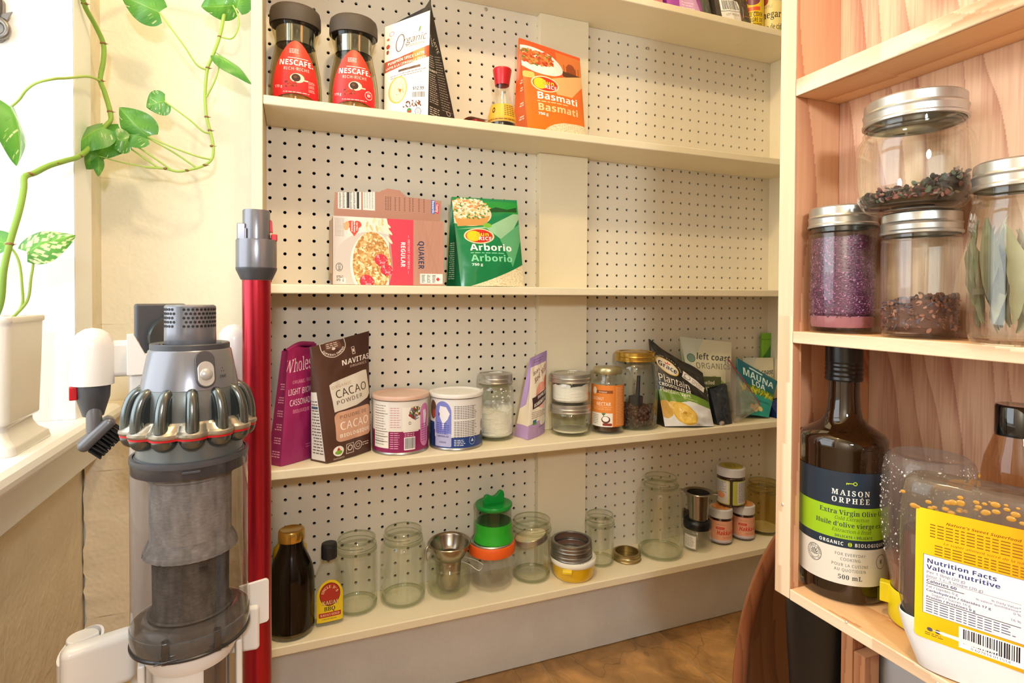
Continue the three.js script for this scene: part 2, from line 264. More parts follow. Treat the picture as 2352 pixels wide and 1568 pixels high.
const wm = (t, k, rough = 0.55, col = 0xffffff) => { t.repeat.set(k, k); return std(col, rough, 0, { map: t, bumpMap: t, bumpScale: 0.0004 }); };
const mSide = wm(wSide, 1, 0.5), mPanel = wm(wPanel, 1, 0.6), mRackShelf = wm(wShelf, 1, 0.55), mLitEdge = wm(wLitEdge, 1, 0.6);
const RK = { x: 0.4572, xb: 0.516, xl: 0.602, z0: 0.700, z1: 0.7174, ze: 1.36, top: 0.9898, mid: 0.7682, low: 0.5222 };
{
  const r = thing('wooden_rack', 'open reddish wood rack with plank shelves full of glass jars and bottles', 'rack');
  const B = (g, long, s = 3, ou = 0, ov = 0) => planarUV(g, long, s, ou, ov), yT = 1.75;
  for (const [z0, z1] of [[RK.z0, RK.z1], [RK.ze, RK.ze + 0.018]]) {
    part('side_board', B(M(box(RK.x + 0.0016, RK.xb, RK.mid - 0.011, yT, z0, z1, 0.001), box(RK.x + 0.0016, RK.x + 0.0125, RK.low - 0.010, RK.mid - 0.0111, z0, z1, 0.001), box(RK.x + 0.027, RK.xl, RK.low - 0.010, RK.mid - 0.011, z0 - 0.0235, z0 - 0.0115, 0.001)), 'y', 1.9, 0.15, 0.33), mSide, r);
    part('lit_edge_strip', B(box(RK.x, RK.x + 0.0017, RK.low - 0.010, yT, z0, z1 + 0.0002, 0.0008, 2), 'y', 1.15, 0.1, 0.1), mLitEdge, r, 'knotty front edge of the side board, painted pale for window light');
  }
  const za = RK.z1 + 0.0004, zb = RK.ze - 0.0004;
  const sh = (y0, y1, x1, lab) => { part('shelf', B(M(box(RK.x + 0.0016, x1, y0, y1, za, zb, 0.001), ...(x1 > RK.xb ? [box(RK.x + 0.027, x1, y0, y1, RK.z0 - 0.0235, za - 0.0001, 0.001)] : [])), 'z', 2.2, 0.1, 0.27), mRackShelf, r, lab); part('lit_edge_strip', B(box(RK.x - 0.0004, RK.x + 0.0017, y0 - 0.0002, y1 + 0.0002, za + 0.0002, zb, 0.0012, 2), 'z', 3, 0.4, 0.6), mLitEdge, r); };
  sh(RK.top, RK.top + 0.0155, RK.xb); sh(RK.mid - 0.0108, RK.mid, RK.xl); sh(RK.low - 0.010, RK.low, RK.xl); sh(1.32, 1.336, RK.xb);
  part('back_panel', B(box(RK.xb, RK.xb + 0.006, RK.mid, yT, RK.z0, RK.ze, 0.0005), 'y', 3.1, 0.3, 0.55), mPanel, r);
  part('back_panel', B(box(RK.xl, RK.xl + 0.006, RK.low - 0.01, RK.mid - 0.011, RK.z0 - 0.0235, RK.ze, 0.0005), 'y', 3.4, 0.12, 0.2), mPanel, r);
  for (const [x, z] of [[0.585, 0.6725], [0.585, RK.ze - 0.03]]) part('leg', B(M(box(x, x + 0.0165, 0, RK.low - 0.0102, z, z + 0.014, 0.001), box(x + 0.0008, x + 0.0235, 0, RK.low - 0.107, z + 0.0142, z + 0.028, 0.0015)), 'y', 2.5, 0.2, 0.1), mSide, r);
  const nail = std(0xdedad2, 0.35, 0.6);
  for (const [y, z] of [[0.5225, 0.777], [0.5172, 0.85], [0.60, 0.7088]]) part('nail_head', y > 0.55 ? new THREE.SphereGeometry(0.0014, 10, 8).scale(0.5, 1.3, 1).translate(RK.x - 0.0002, y, z) : new THREE.SphereGeometry(0.0012, 10, 8).translate(RK.x, y, z), nail, r);
}

// ---------------------------------------------------------------- trailing plant in its square pot
{
  const t = thing('potted_pothos', 'trailing green plant in a white square ceramic pot on the window sill', 'plant', [-0.337, 0.6145, 0.268]);
  const L = (p) => [p[0] + 0.337, p[1] - 0.6145, p[2] - 0.268];
  const glaze = phys({ color: 0xe9e6de, roughness: 0.12, clearcoat: 0.6, clearcoatRoughness: 0.05 });
  const sq = (h, y, r = 0.009) => { const s = []; for (let k = 0; k < 4; k++) for (let i = 0; i <= 5; i++) { const a = k * Math.PI / 2 + i / 5 * Math.PI / 2, cx = (k === 0 || k === 3 ? 1 : -1) * (h - r), cz = (k < 2 ? 1 : -1) * (h - r); s.push([cx + r * Math.cos(a), y, cz + r * Math.sin(a)]); } return s; };
  const loft = (ls) => { const n = ls[0].length; return grid(ls.length - 1, n, (v, u) => { const q = ls[Math.round(v * (ls.length - 1))][Math.round(u * n) % n]; return [...q, u, v]; }, false); };
  // foot, waist, body, rim, inside
  part('pot', loft([sq(0.02, 0), sq(0.0565, 0), sq(0.0568, 0.003), sq(0.0555, 0.008), sq(0.0553, 0.0105), sq(0.0535, 0.012), sq(0.047, 0.018), sq(0.043, 0.027), sq(0.0425, 0.033), sq(0.0462, 0.035), sq(0.0478, 0.038), sq(0.0497, 0.1), sq(0.0508, 0.152), sq(0.0525, 0.153), sq(0.0527, 0.158), sq(0.0515, 0.16), sq(0.0485, 0.1595), sq(0.0478, 0.14), sq(0.046, 0.136)]), glaze, t);
  part('soil', box(-0.0474, 0.0474, 0.12, 0.141, -0.0474, 0.0474, 0.004, 2), std(0x3a2c20, 0.95), t);
  const mStem = std(0x86ad42, 0.5), mPale = std(0xa6c258, 0.5), mNode = std(0x8a6a3e, 0.7);
  const vine = (name, pts, r0, r1, mat, parent = t, seg = 60) => part(name, tube(pts.map(L), [r0, r1], seg, 8), mat, parent);
  const main = [[-0.325, 0.748, 0.275], [-0.312, 0.787, 0.27], [-0.308, 0.829, 0.27], [-0.306, 0.861, 0.26], [-0.303, 0.907, 0.24], [-0.306, 0.937, 0.22], [-0.308, 0.952, 0.212], [-0.303, 0.960, 0.198], [-0.2925, 0.973, 0.185], [-0.2795, 0.985, 0.168], [-0.2785, 1.001, 0.122], [-0.277, 1.021, 0.085], [-0.271, 1.042, 0.07], [-0.261, 1.068, 0.055], [-0.256, 1.078, 0.05], [-0.258, 1.093, 0.045], [-0.267, 1.126, 0.04], [-0.272, 1.142, 0.04], [-0.268, 1.174, 0.04], [-0.268, 1.202, 0.04], [-0.274, 1.222, 0.055], [-0.279, 1.238, 0.085], [-0.279, 1.258, 0.10], [-0.27, 1.32, 0.07]];
  const mv1 = vine('vine', main, 0.0038, 0.0034, mStem, t, 140);
  const right = [[-0.09, 1.36, 0.045], [-0.089, 1.311, 0.05], [-0.095, 1.27, 0.05], [-0.101, 1.237, 0.05], [-0.112, 1.202, 0.05], [-0.119, 1.182, 0.05], [-0.122, 1.157, 0.05], [-0.123, 1.13, 0.05], [-0.121, 1.1, 0.05], [-0.116, 1.078, 0.05], [-0.111, 1.052, 0.05], [-0.113, 1.031, 0.05], [-0.124, 1.019, 0.05], [-0.15, 1.008, 0.05], [-0.164, 1.005, 0.05], [-0.181, 1.008, 0.05], [-0.209, 1.008, 0.05]];
  const mv2 = vine('vine', right, 0.0031, 0.0019, mPale, t, 110);
  part('vine', tube([L([-0.27, 1.32, 0.07]), L([-0.2, 1.37, 0.06]), L([-0.09, 1.36, 0.045])], 0.0033, 20), mStem, t);
  const nodes = (host, pts, r) => part('node_ring', pts.map((p) => new THREE.SphereGeometry(r, 10, 8).scale(1, 0.6, 1).translate(...L(p))).concat(pts.map((p) => new THREE.ConeGeometry(0.0011, 0.006, 6).rotateZ(-1.4).translate(L(p)[0] + 0.005, L(p)[1], L(p)[2]))), mNode, host);
  nodes(mv1, [[-0.306, 0.861, 0.26], [-0.3055, 0.957, 0.205], [-0.286, 0.979, 0.177], [-0.2782, 1.004, 0.116], [-0.258, 1.093, 0.045], [-0.272, 1.142, 0.04], [-0.268, 1.202, 0.04], [-0.279, 1.240, 0.087]], 0.0046);
  nodes(mv2, [[-0.101, 1.237, 0.05], [-0.119, 1.182, 0.05], [-0.121, 1.1, 0.05], [-0.116, 1.078, 0.05], [-0.113, 1.052, 0.05], [-0.124, 1.019, 0.05], [-0.15, 1.008, 0.05], [-0.181, 1.008, 0.05]], 0.0036);
  const pet = (pts, r = 0.0016, m = mPale) => vine('petiole', pts, r, r * 0.75, m, t, 30);
  pet([[-0.272, 1.142, 0.04], [-0.275, 1.134, 0.078], [-0.278, 1.100, 0.165], [-0.283, 1.086, 0.198], [-0.300, 1.079, 0.197], [-0.315, 1.072, 0.185], [-0.330, 1.062, 0.167], [-0.338, 1.054, 0.165]], 0.0021);
  pet([[-0.119, 1.178, 0.05], [-0.132, 1.181, 0.055], [-0.154, 1.212, 0.06], [-0.187, 1.257, 0.06]]);
  pet([[-0.100, 1.237, 0.05], [-0.082, 1.235, 0.056], [-0.071, 1.257, 0.06], [-0.074, 1.278, 0.06], [-0.08, 1.289, 0.06]]);
  pet([[-0.121, 1.133, 0.05], [-0.107, 1.161, 0.058], [-0.101, 1.185, 0.06], [-0.102, 1.202, 0.06]]);
  pet([[-0.115, 1.073, 0.05], [-0.124, 1.073, 0.055], [-0.144, 1.089, 0.06], [-0.18, 1.115, 0.06]]);
  pet([[-0.112, 1.029, 0.05], [-0.132, 1.031, 0.055], [-0.17, 1.042, 0.06], [-0.204, 1.056, 0.06]]);
  pet([[-0.134, 1.012, 0.05], [-0.167, 1.034, 0.054], [-0.204, 1.054, 0.055]]);
  pet([[-0.172, 1.006, 0.05], [-0.197, 1.024, 0.056], [-0.229, 1.045, 0.06]]);
  pet([[-0.188, 1.007, 0.05], [-0.209, 1.021, 0.053], [-0.231, 1.037, 0.056]]);
  pet([[-0.206, 1.008, 0.05], [-0.242, 1.012, 0.055], [-0.269, 1.018, 0.06]], 0.0011);
  pet([[-0.325, 0.75, 0.27], [-0.303, 0.775, 0.255], [-0.298, 0.787, 0.25], [-0.298, 0.811, 0.25], [-0.301, 0.841, 0.25], [-0.307, 0.855, 0.25], [-0.315, 0.862, 0.25]], 0.0018);
  pet([[-0.305, 0.772, 0.255], [-0.293, 0.792, 0.25], [-0.289, 0.82, 0.25], [-0.287, 0.842, 0.25], [-0.292, 0.852, 0.25]], 0.0018);
  // leaves: a heart-shaped blade folded along its midrib
  const leafTex = (s, white) => canvas(256, 256, (c) => {
    const g = c.createLinearGradient(0, 0, 256, 0); g.addColorStop(0, '#4f9a35'); g.addColorStop(0.5, '#6fb646'); g.addColorStop(1, '#4b9434'); c.fillStyle = g; c.fillRect(0, 0, 256, 256);
    for (let i = 0; i < 90; i++) { const x = 256 * hash(i, 1, s), y = 256 * hash(i, 2, s), d = x < 128 ? -1 : 1; c.strokeStyle = hash(i, 3, s) < white ? 'rgba(236,240,196,0.8)' : hash(i, 4, s) < 0.5 ? 'rgba(150,205,80,0.35)' : 'rgba(50,120,45,0.3)'; c.lineWidth = 1 + 7 * hash(i, 5, s) * (white > 0.5 ? 3 : 1); c.beginPath(); c.moveTo(x, y); c.lineTo(x + d * 26, y - 18); c.stroke(); }
    c.strokeStyle = 'rgba(180,215,110,0.8)'; c.lineWidth = 4; c.beginPath(); c.moveTo(128, 0); c.lineTo(128, 256); c.stroke();
  });
  const lm = [0.08, 0.3, 0.9].map((w, i) => phys({ map: leafTex(i + 3, w), roughness: 0.35, transmission: 0.35, thickness: 0, clearcoat: 0.2 }));
  function leaf(base, tip, nrm, width, mat, fold = 0.35, curl = 0.12) {
    const b = V(...L(base)), d = V(...L(tip)).sub(b), len = d.length(), y = d.clone().normalize(), n = V(...nrm), x = V().crossVectors(y, n).normalize(), z = V().crossVectors(x, y);
    const g = grid(18, 12, (v, u) => {
      const s = u * 2 - 1, w = width * Math.pow(Math.sin(Math.PI * Math.pow(Math.min(1, v * 0.96 + 0.04), 0.62)), 0.8) * (v > 0.98 ? 0.2 : 1), lobe = -0.12 * len * Math.abs(s) * Math.max(0, 1 - v * 3.2), px = s * w, py = v * len + lobe, pz = -fold * Math.abs(px) * 1.0 + curl * len * Math.sin(v * 2.6) - curl * len * 0.9 * v * v + 0.03 * width * Math.sin(v * 9 + s * 3);
      const q = b.clone().addScaledVector(x, px).addScaledVector(y, py).addScaledVector(z, pz); return [q.x, q.y, q.z, u, v];
    });
    return part('leaf', g, mat, t);
  }
  leaf([-0.340, 1.053, 0.165], [-0.329, 0.974, 0.170], [0.85, 0.15, 0.35], 0.026, lm[1], 0.6);
  leaf([-0.187, 1.257, 0.06], [-0.242, 1.278, 0.05], [0.1, -0.25, 1], 0.027, lm[0], 0.25);
  leaf([-0.080, 1.289, 0.06], [-0.128, 1.279, 0.055], [0.1, -0.55, 0.8], 0.024, lm[0], 0.3);
  leaf([-0.074, 1.288, 0.055], [-0.056, 1.34, 0.05], [-0.2, -0.3, 1], 0.02, lm[0], 0.3);
  leaf([-0.102, 1.202, 0.06], [-0.0505, 1.166, 0.05], [0.25, 0.55, 0.75], 0.017, lm[0], 0.6);
  leaf([-0.179, 1.116, 0.06], [-0.207, 1.104, 0.055], [0.2, 0.1, 1], 0.021, lm[1], 0.2);
  leaf([-0.204, 1.056, 0.062], [-0.243, 1.098, 0.06], [-0.35, 0.1, 0.9], 0.026, lm[0], 0.35);
  leaf([-0.204, 1.055, 0.058], [-0.252, 1.061, 0.048], [0, 0.5, 0.85], 0.024, lm[0], 0.25);
  leaf([-0.229, 1.045, 0.066], [-0.257, 1.041, 0.07], [0.3, 0.1, 0.95], 0.020, lm[1], 0.25);
  leaf([-0.260, 1.060, 0.072], [-0.300, 1.016, 0.084], [-0.3, 0.35, 0.9], 0.028, lm[0], 0.4);
  leaf([-0.242, 1.062, 0.05], [-0.277, 1.014, 0.052], [-0.2, -0.1, 1], 0.025, lm[0], 0.25);
  leaf([-0.270, 1.018, 0.062], [-0.300, 0.996, 0.07], [0.2, -0.5, 0.8], 0.016, lm[0], 0.3);
  leaf([-0.270, 1.018, 0.062], [-0.268, 0.985, 0.066], [0.5, -0.1, 0.85], 0.009, lm[0], 0.6);
  leaf([-0.315, 0.863, 0.25], [-0.352, 0.870, 0.235], [0.3, 0.3, 0.9], 0.017, lm[0], 0.3);
  leaf([-0.292, 0.853, 0.25], [-0.248, 0.878, 0.235], [0.1, 0.45, 0.9], 0.022, lm[2], 0.3);
}

// ---------------------------------------------------------------- stick vacuum cleaner, its wand and its floor dock
const mGrey = phys({ color: 0x7d7e86, roughness: 0.28, metalness: 0.45, clearcoat: 0.35, clearcoatRoughness: 0.15 });
const mDarkGrey = std(0x4a4b50, 0.4, 0.2), mChrome = phys({ color: 0x6d7474, roughness: 0.2, metalness: 0.85 }), mNickel = std(0xaaa496, 0.28, 0.75), mRed = std(0xc4161e, 0.4, 0.1), mWhitePl = phys({ color: 0xeceae6, roughness: 0.28, clearcoat: 0.25 });
{
  const face = Math.atan2(0.0172 + 0.079, 1.1145 - 0.4887);
  const t = thing('stick_vacuum', 'grey cordless vacuum cleaner with a clear dust bin, parked on its dock', 'vacuum', [-0.0785, 0, 0.4887], face);
  // exhaust with its perforations
  part('exhaust_cap', lathe([[0, 0.7905], [0.0205, 0.7905], [0.0222, 0.789], [0.0223, 0.765], [0.0226, 0.752], [0.0215, 0.750]], 48), mGrey, t);
  const hole = new THREE.CylinderGeometry(0.0013, 0.0013, 0.0006, 10).rotateX(Math.PI / 2), hs = [];
  for (let r = 0; r < 5; r++) for (let k = 0; k < 38; k++) { if ([8, 9, 20, 21, 32, 33].includes(k)) continue; const a = (k + (r % 2) / 2) / 38 * Math.PI * 2 - 1.9, g = hole.clone().rotateY(a); g.translate(Math.sin(a) * 0.02225, 0.7862 - r * 0.0040, Math.cos(a) * 0.02225); hs.push(g); }
  const vp = part('vent_perforation', hs, std(0x141518, 0.6), t);
  part('battery_collar', [lathe([[0.0238, 0.7525], [0.0335, 0.7535], [0.0345, 0.7525], [0.0345, 0.7478], [0.0335, 0.7475]], 48), box(-0.029, -0.025, 0.7500, 0.7545, 0.010, 0.016, 0.001), box(0.021, 0.026, 0.7500, 0.7545, 0.014, 0.019, 0.001)], mDarkGrey, t);
  const hu = part('motor_housing', lathe([[0.022, 0.7462], [0.0345, 0.7478], [0.0358, 0.7465], [0.0422, 0.7122], [0.0424, 0.7115]], 64), mGrey, t);
  part('cyclone_body', lathe([[0.0422, 0.7113], [0.0426, 0.7108], [0.0438, 0.690], [0.0440, 0.676], [0.0445, 0.672], [0.0455, 0.655], [0.0465, 0.6475], [0.049, 0.646]], 64), std(0x6d7374, 0.3, 0.5), t);
  // power slider: a slot with a light slide and a ball
  const slot = part('power_switch', extrude(capsule(0.0158, 0.0335), 0.0012, 0.0006), mDarkGrey, t);
  const sa = 0.30, sp = [Math.sin(sa) * 0.0391, 0.7305, Math.cos(sa) * 0.0391]; slot.position.set(...sp); slot.rotation.set(-0.18, sa, 0, 'YXZ');
  part('slide', M(mv(extrude(capsule(0.0132, 0.0222), 0.0014, 0.0006), 0, -0.0044, 0.0006), new THREE.SphereGeometry(0.0058, 20, 14).scale(1, 1, 0.6).translate(0, -0.0048, 0.0022)), std(0xb9bab9, 0.3, 0.35), slot);
  const mk = canvas(128, 128, (c) => { c.clearRect(0, 0, 128, 128); c.save(); c.translate(64, 64); c.rotate(Math.PI); T(c, 'MAX', 0, -22, 40, '#26272b'); E(c, -14, 24, 5, 5, '#26272b'); E(c, 14, 24, 5, 5, '#26272b'); E(c, 0, 52, 5, 5, '#26272b'); c.restore(); });
  part('switch_marks', lathe([[0.0410 + 0.0004, 0.7185], [0.0391 + 0.0004, 0.7315]], 8, { a0: sa + 0.27, a1: sa + 0.57 }), phys({ map: mk, transparent: true, roughness: 0.4 }), t);
  // thirteen cyclone arches on a scalloped ring, a bulb under each
  const N = 13, ph = 0.02;
  for (let k = 0; k < N; k++) {
    const a = k / N * Math.PI * 2 + ph, c = (r, y, o = 0) => [Math.sin(a) * r + Math.cos(a) * o, y, Math.cos(a) * r - Math.sin(a) * o];
    const ar = part('cyclone_arch', tube([c(0.0375, 0.7085), c(0.0425, 0.7088), c(0.0468, 0.7048), c(0.0502, 0.6965), c(0.0518, 0.6875), c(0.0522, 0.676)], [0.0049, 0.0058], 24, 12), mChrome, t);
    const fin = poly([[0.0405, 0.7055], [0.0440, 0.7060], [0.0480, 0.7005], [0.0500, 0.693], [0.0510, 0.678], [0.0405, 0.678]]);
    part('fin', extrude(fin, 0.0088, 0.0004).translate(0, 0, -0.0044).rotateY(-Math.PI / 2 + a), std(0x3c4142, 0.4, 0.5), ar);
    part('cyclone_bulb', new THREE.SphereGeometry(0.0108, 18, 12).scale(1, 1.0, 0.95).translate(...c(0.0472, 0.6685)), mChrome, t);
  }
  const lobe = (r, y, th) => r < 0.0465 ? r : r - 0.0068 * (1 - Math.pow(Math.abs(Math.cos((th - ph) * N / 2)), 0.75)) * Math.min(1, (r - 0.0465) / 0.008);
  part('scalloped_ring', lathe([[0.0438, 0.6835], [0.0468, 0.6835], [0.0500, 0.6815], [0.0562, 0.6765], [0.0590, 0.6745], [0.0592, 0.6725], [0.0585, 0.6708], [0.0560, 0.6705], [0.044, 0.6690]], 208, { mod: lobe }), mNickel, t);
  part('red_seal', lathe([[0.0575, 0.6708], [0.0583, 0.6704], [0.0583, 0.6688], [0.0570, 0.6684]], 208, { mod: lobe }), mRed, t);
  // clear bin with a grey top band, mesh shroud and inner cone
  const clear = glassOf(0xe4e1e0, 0.03);
  const bin = part('dust_bin', lathe([[0.0505, 0.6465], [0.0508, 0.640], [0.0508, 0.505], [0.0512, 0.486]], 72), clear, t);
  part('bin_band', [lathe([[0.0485, 0.6475], [0.0512, 0.6472], [0.0514, 0.6445], [0.0512, 0.642]], 72), lathe([[0.0500, 0.642], [0.0502, 0.6335], [0.0500, 0.632]], 72)], std(0x55565c, 0.35, 0.3), bin);
  part('catch', box(-0.0075, 0.0075, 0.6375, 0.640, 0.0500, 0.0514, 0.0006), mDarkGrey, bin);
  const dusty = (a, s) => { const m = pix(256, 256, (x, y) => { const n = fbm(x / 6, y / 60, s, 3) * 60 + fbm(x / 3, y / 3, s + 4, 2) * 40 - 50; return [a + n, a + n * 0.97 - 2, a + n * 0.94 - 4]; }); return std(0xffffff, 0.8, 0.15, { map: m }); };
  part('mesh_shroud', lathe([[0.0385, 0.632], [0.0385, 0.625], [0.0358, 0.6235], [0.0356, 0.566]], 64), dusty(168, 3), t);
  part('shroud_skirt', lathe([[0.0356, 0.5665], [0.0368, 0.5635], [0.0405, 0.5550], [0.0412, 0.5515], [0.0400, 0.5508], [0.0335, 0.5555]], 96, { mod: (r, y, th) => r + (y < 0.556 ? 0.0006 * Math.sin(th * 60) : 0) }), dusty(150, 5), t);
  part('inner_cone', lathe([[0.0335, 0.5555], [0.0335, 0.551], [0.0330, 0.500], [0.0352, 0.497], [0.0352, 0.4945], [0.0375, 0.4935]], 64), dusty(96, 7), t);
  const dk = phys({ color: 0x9d9a97, roughness: 0.08, transmission: 0.75, thickness: 0, ior: 1.5 });
  part('bin_lid', [lathe([[0.0, 0.4915], [0.040, 0.4915], [0.0455, 0.4890], [0.0500, 0.4850], [0.0518, 0.4848], [0.0522, 0.4822], [0.0515, 0.4700], [0.0500, 0.4672], [0.02, 0.4665]], 72)], dk, t);
  part('bin_rim', lathe([[0.0512, 0.4700], [0.0524, 0.4690], [0.0524, 0.4672], [0.0508, 0.4662]], 72), std(0x3b3c40, 0.25, 0.3), t);
  part('bin_latch', [box(-0.024, -0.018, 0.468, 0.488, 0.043, 0.051, 0.001), box(0.018, 0.024, 0.468, 0.488, 0.043, 0.051, 0.001), box(-0.018, 0.018, 0.473, 0.4755, 0.046, 0.050, 0.001), box(-0.0015, 0.0015, 0.4755, 0.486, 0.045, 0.048, 0.0006), box(-0.03, 0.03, 0.4695, 0.4715, 0.045, 0.0505, 0.0008)], glassOf(0xd8d8da, 0.05), t);
  const lb = canvas(128, 160, (c) => { c.clearRect(0, 0, 128, 160); T(c, 'MAX', 64, 28, 46, '#1c1c1e', { ls: 4 }); for (let i = 0; i < 4; i++) R(c, 12, 58 + i * 24, 104, [16, 10, 7, 4][i], '#1c1c1e'); });
  part('max_mark', lathe([[0.05125, 0.5435], [0.05125, 0.5545]], 6, { a0: 0.10, a1: 0.28 }), phys({ map: lb, transparent: true, roughness: 0.4 }), bin);
}
{
  const t = thing('vacuum_wand', 'long red metal vacuum wand with a grey coupling standing upright before the shelves', 'wand', [-0.0262, 0, 0.3703], 0.1);
  part('tube', lathe([[0, 0], [0.0158, 0], [0.0161, 0.002], [0.0161, 0.822]], 48), phys({ color: 0xb01a2c, roughness: 0.3, metalness: 0.75, clearcoat: 0.3, clearcoatRoughness: 0.25 }), t, 'red anodised tube');
  part('coupling', lathe([[0.0162, 0.8185], [0.0175, 0.8195], [0.0226, 0.8308], [0.0229, 0.833], [0.0229, 0.8655], [0.0224, 0.8672], [0.0150, 0.8675]], 48), mGrey, t);
  part('coupling_band', lathe([[0.0164, 0.8188], [0.01765, 0.8194], [0.02275, 0.8308], [0.0231, 0.8330], [0.0231, 0.8336]], 48), mDarkGrey, t);
  part('spigot', lathe([[0.0154, 0.8674], [0.0154, 0.9015], [0.0148, 0.9028], [0.0132, 0.9028], [0.0128, 0.88]], 48), mGrey, t);
  part('contact', [box(-0.0215, -0.0125, 0.8665, 0.8858, 0.000, 0.010, 0.001), box(-0.0132, -0.0115, 0.8665, 0.880, 0.006, 0.0125, 0.0005)], mGrey, t);
  part('release_button', [box(0.0160, 0.0228, 0.866, 0.8745, -0.002, 0.009, 0.0012, 2), extrude(poly([[0.0150, 0.878], [0.0175, 0.877], [0.0165, 0.8905], [0.0150, 0.892]]), 0.004, 0.0006)], mRed, t, 'red release button');
}
{
  const t = thing('vacuum_dock', 'white plastic dock stand with two arms holding the vacuum cleaner', 'stand', [-0.0785, 0, 0.4887]);
  const q = (x, z) => [x + 0.0785, z - 0.4887];
  const fy = Math.atan2(0.0172 + 0.079, 1.1145 - 0.4887);
  const W = (g, x, y, z, ry = fy) => g.rotateY(ry).translate(q(x, z)[0], y, q(x, z)[1]);
  part('base_plate', lathe([[0, 0], [0.095, 0], [0.10, 0.004], [0.098, 0.012], [0.05, 0.02], [0, 0.02]], 56), mWhitePl, t);
  // lower column under the bin, with a dark window
  part('column', [lathe([[0.0, 0.4655], [0.0405, 0.4655], [0.0412, 0.4640], [0.0402, 0.452], [0.0372, 0.4455], [0.0335, 0.4450]], 56), lathe([[0.0338, 0.4450], [0.0338, 0.02]], 56)], mWhitePl, t);
  part('front_panel', lathe([[0.0344, 0.03], [0.0346, 0.448], [0.0338, 0.449]], 20, { a0: fy + 0.28, a1: fy + 1.22 }), phys({ color: 0x6b6057, roughness: 0.12, metalness: 0.3, clearcoat: 0.6 }), t, 'dark glossy strip');
  part('side_rail', [W(box(-0.0445, -0.0385, 0, 0.452, -0.012, 0.012, 0.002), -0.0785, 0, 0.4887), W(box(0.0385, 0.0445, 0, 0.452, -0.012, 0.012, 0.002), -0.0785, 0, 0.4887)], mWhitePl, t);
  // left arm with a hollow, obliquely cut tool tube
  part('arm', W(box(-0.052, 0.008, -0.026, 0.026, -0.010, 0.010, 0.008, 3), -0.142, 0.4380, 0.4545, 0.35), mWhitePl, t);
  const cut = (r, y, th) => r;
  const tubeWall = (r) => grid(1, 48, (v, u) => { const a = u * Math.PI * 2, yt = 0.4535 + 0.0105 * Math.cos(a - 2.4); return [Math.sin(a) * r, v ? yt : 0.02, Math.cos(a) * r, u, v]; });
  const lip = grid(1, 48, (v, u) => { const a = u * Math.PI * 2, yt = 0.4535 + 0.0105 * Math.cos(a - 2.4), r = v ? 0.0165 : 0.0188; return [Math.sin(a) * r, yt + 0.0002, Math.cos(a) * r, u, v]; });
  const tb = part('tool_tube', M(tubeWall(0.0188), tubeWall(0.0165), lip), mWhitePl, t); tb.position.set(...[q(-0.1803, 0)[0], 0, q(0, 0.452)[1]]);
  const core = part('tool_post', M(extrude((() => { const s = new THREE.Shape(); s.absarc(0, 0, 0.0118, -0.4, Math.PI + 0.9); s.closePath(); return s; })(), 0.44, 0.0015).rotateX(-Math.PI / 2).rotateY(0.5)), mWhitePl, t); core.position.set(q(-0.1785, 0)[0], 0.022, q(0, 0.452)[1]);
  // right arm with its plate in front of the wand
  part('arm', W(box(-0.026, 0.028, -0.024, 0.024, -0.004, 0.004, 0.004, 3), -0.047, 0.4415, 0.4545, -0.08), mWhitePl, t);
  part('end_plate', W(extrude((() => { const s = new THREE.Shape(); s.moveTo(-0.016, -0.0235); s.lineTo(0.009, -0.0215); s.absarc(0.009, -0.0185, 0.003, -Math.PI / 2, 0); s.absarc(0.009, 0.022, 0.003, 0, Math.PI / 2); s.lineTo(-0.016, 0.0225); s.closePath(); return s; })(), 0.002, 0.0008), -0.0230, 0.4615, 0.4450, 0.12), mWhitePl, t);
  // upper bracket, charging plate, two dome holders
  part('spine', W(box(-0.036, 0.036, 0.02, 0.735, -0.006, 0.006, 0.004, 2), -0.118, 0, 0.384), mWhitePl, t);
  part('bracket', W(extrude(poly([[-0.024, -0.03], [-0.024, 0.0135], [-0.019, 0.0135], [-0.006, -0.014], [-0.006, -0.03]]), 0.004, 0.0006), -0.1285, 0.7435, 0.395), mWhitePl, t);
  part('arm', W(box(-0.034, 0.0165, -0.020, 0.020, -0.008, 0.008, 0.006, 3), -0.1615, 0.730, 0.383), mWhitePl, t);
  const dome = (r, y0, y1) => lathe([[0, y1], [r * 0.38, y1 - r * 0.075], [r * 0.7, y1 - r * 0.29], [r * 0.92, y1 - r * 0.61], [r, y1 - r], [r, y0], [r - 0.0015, y0], [r - 0.0015, y1 - r]], 40);
  part('dome_holder', dome(0.0190, 0.7035, 0.7645).translate(...[q(-0.1854, 0)[0], 0, q(0, 0.3928)[1]]), mWhitePl, t);
  part('dome_holder', dome(0.0190, 0.690, 0.7635).translate(...[q(-0.0555, 0)[0], 0, q(0, 0.318)[1]]), mWhitePl, t);
  part('arm', W(box(-0.03, 0.03, -0.018, 0.018, -0.006, 0.006, 0.005, 3), -0.085, 0.722, 0.345, -0.5), mWhitePl, t);
  const cp = part('charging_plate', W(box(-0.0235, 0.03, 0.68, 0.7895, -0.008, 0.008, 0.003, 3), -0.1402, 0, 0.318, 0.36), mDarkGrey, t);
  part('charging_disc', W(lathe([[0, 0.004], [0.012, 0.004], [0.0125, 0.001], [0.026, 0.001], [0.0275, -0.003], [0.028, -0.006]], 48).rotateX(Math.PI / 2), -0.119, 0.748, 0.3335, 0.36), mChrome, cp);
}
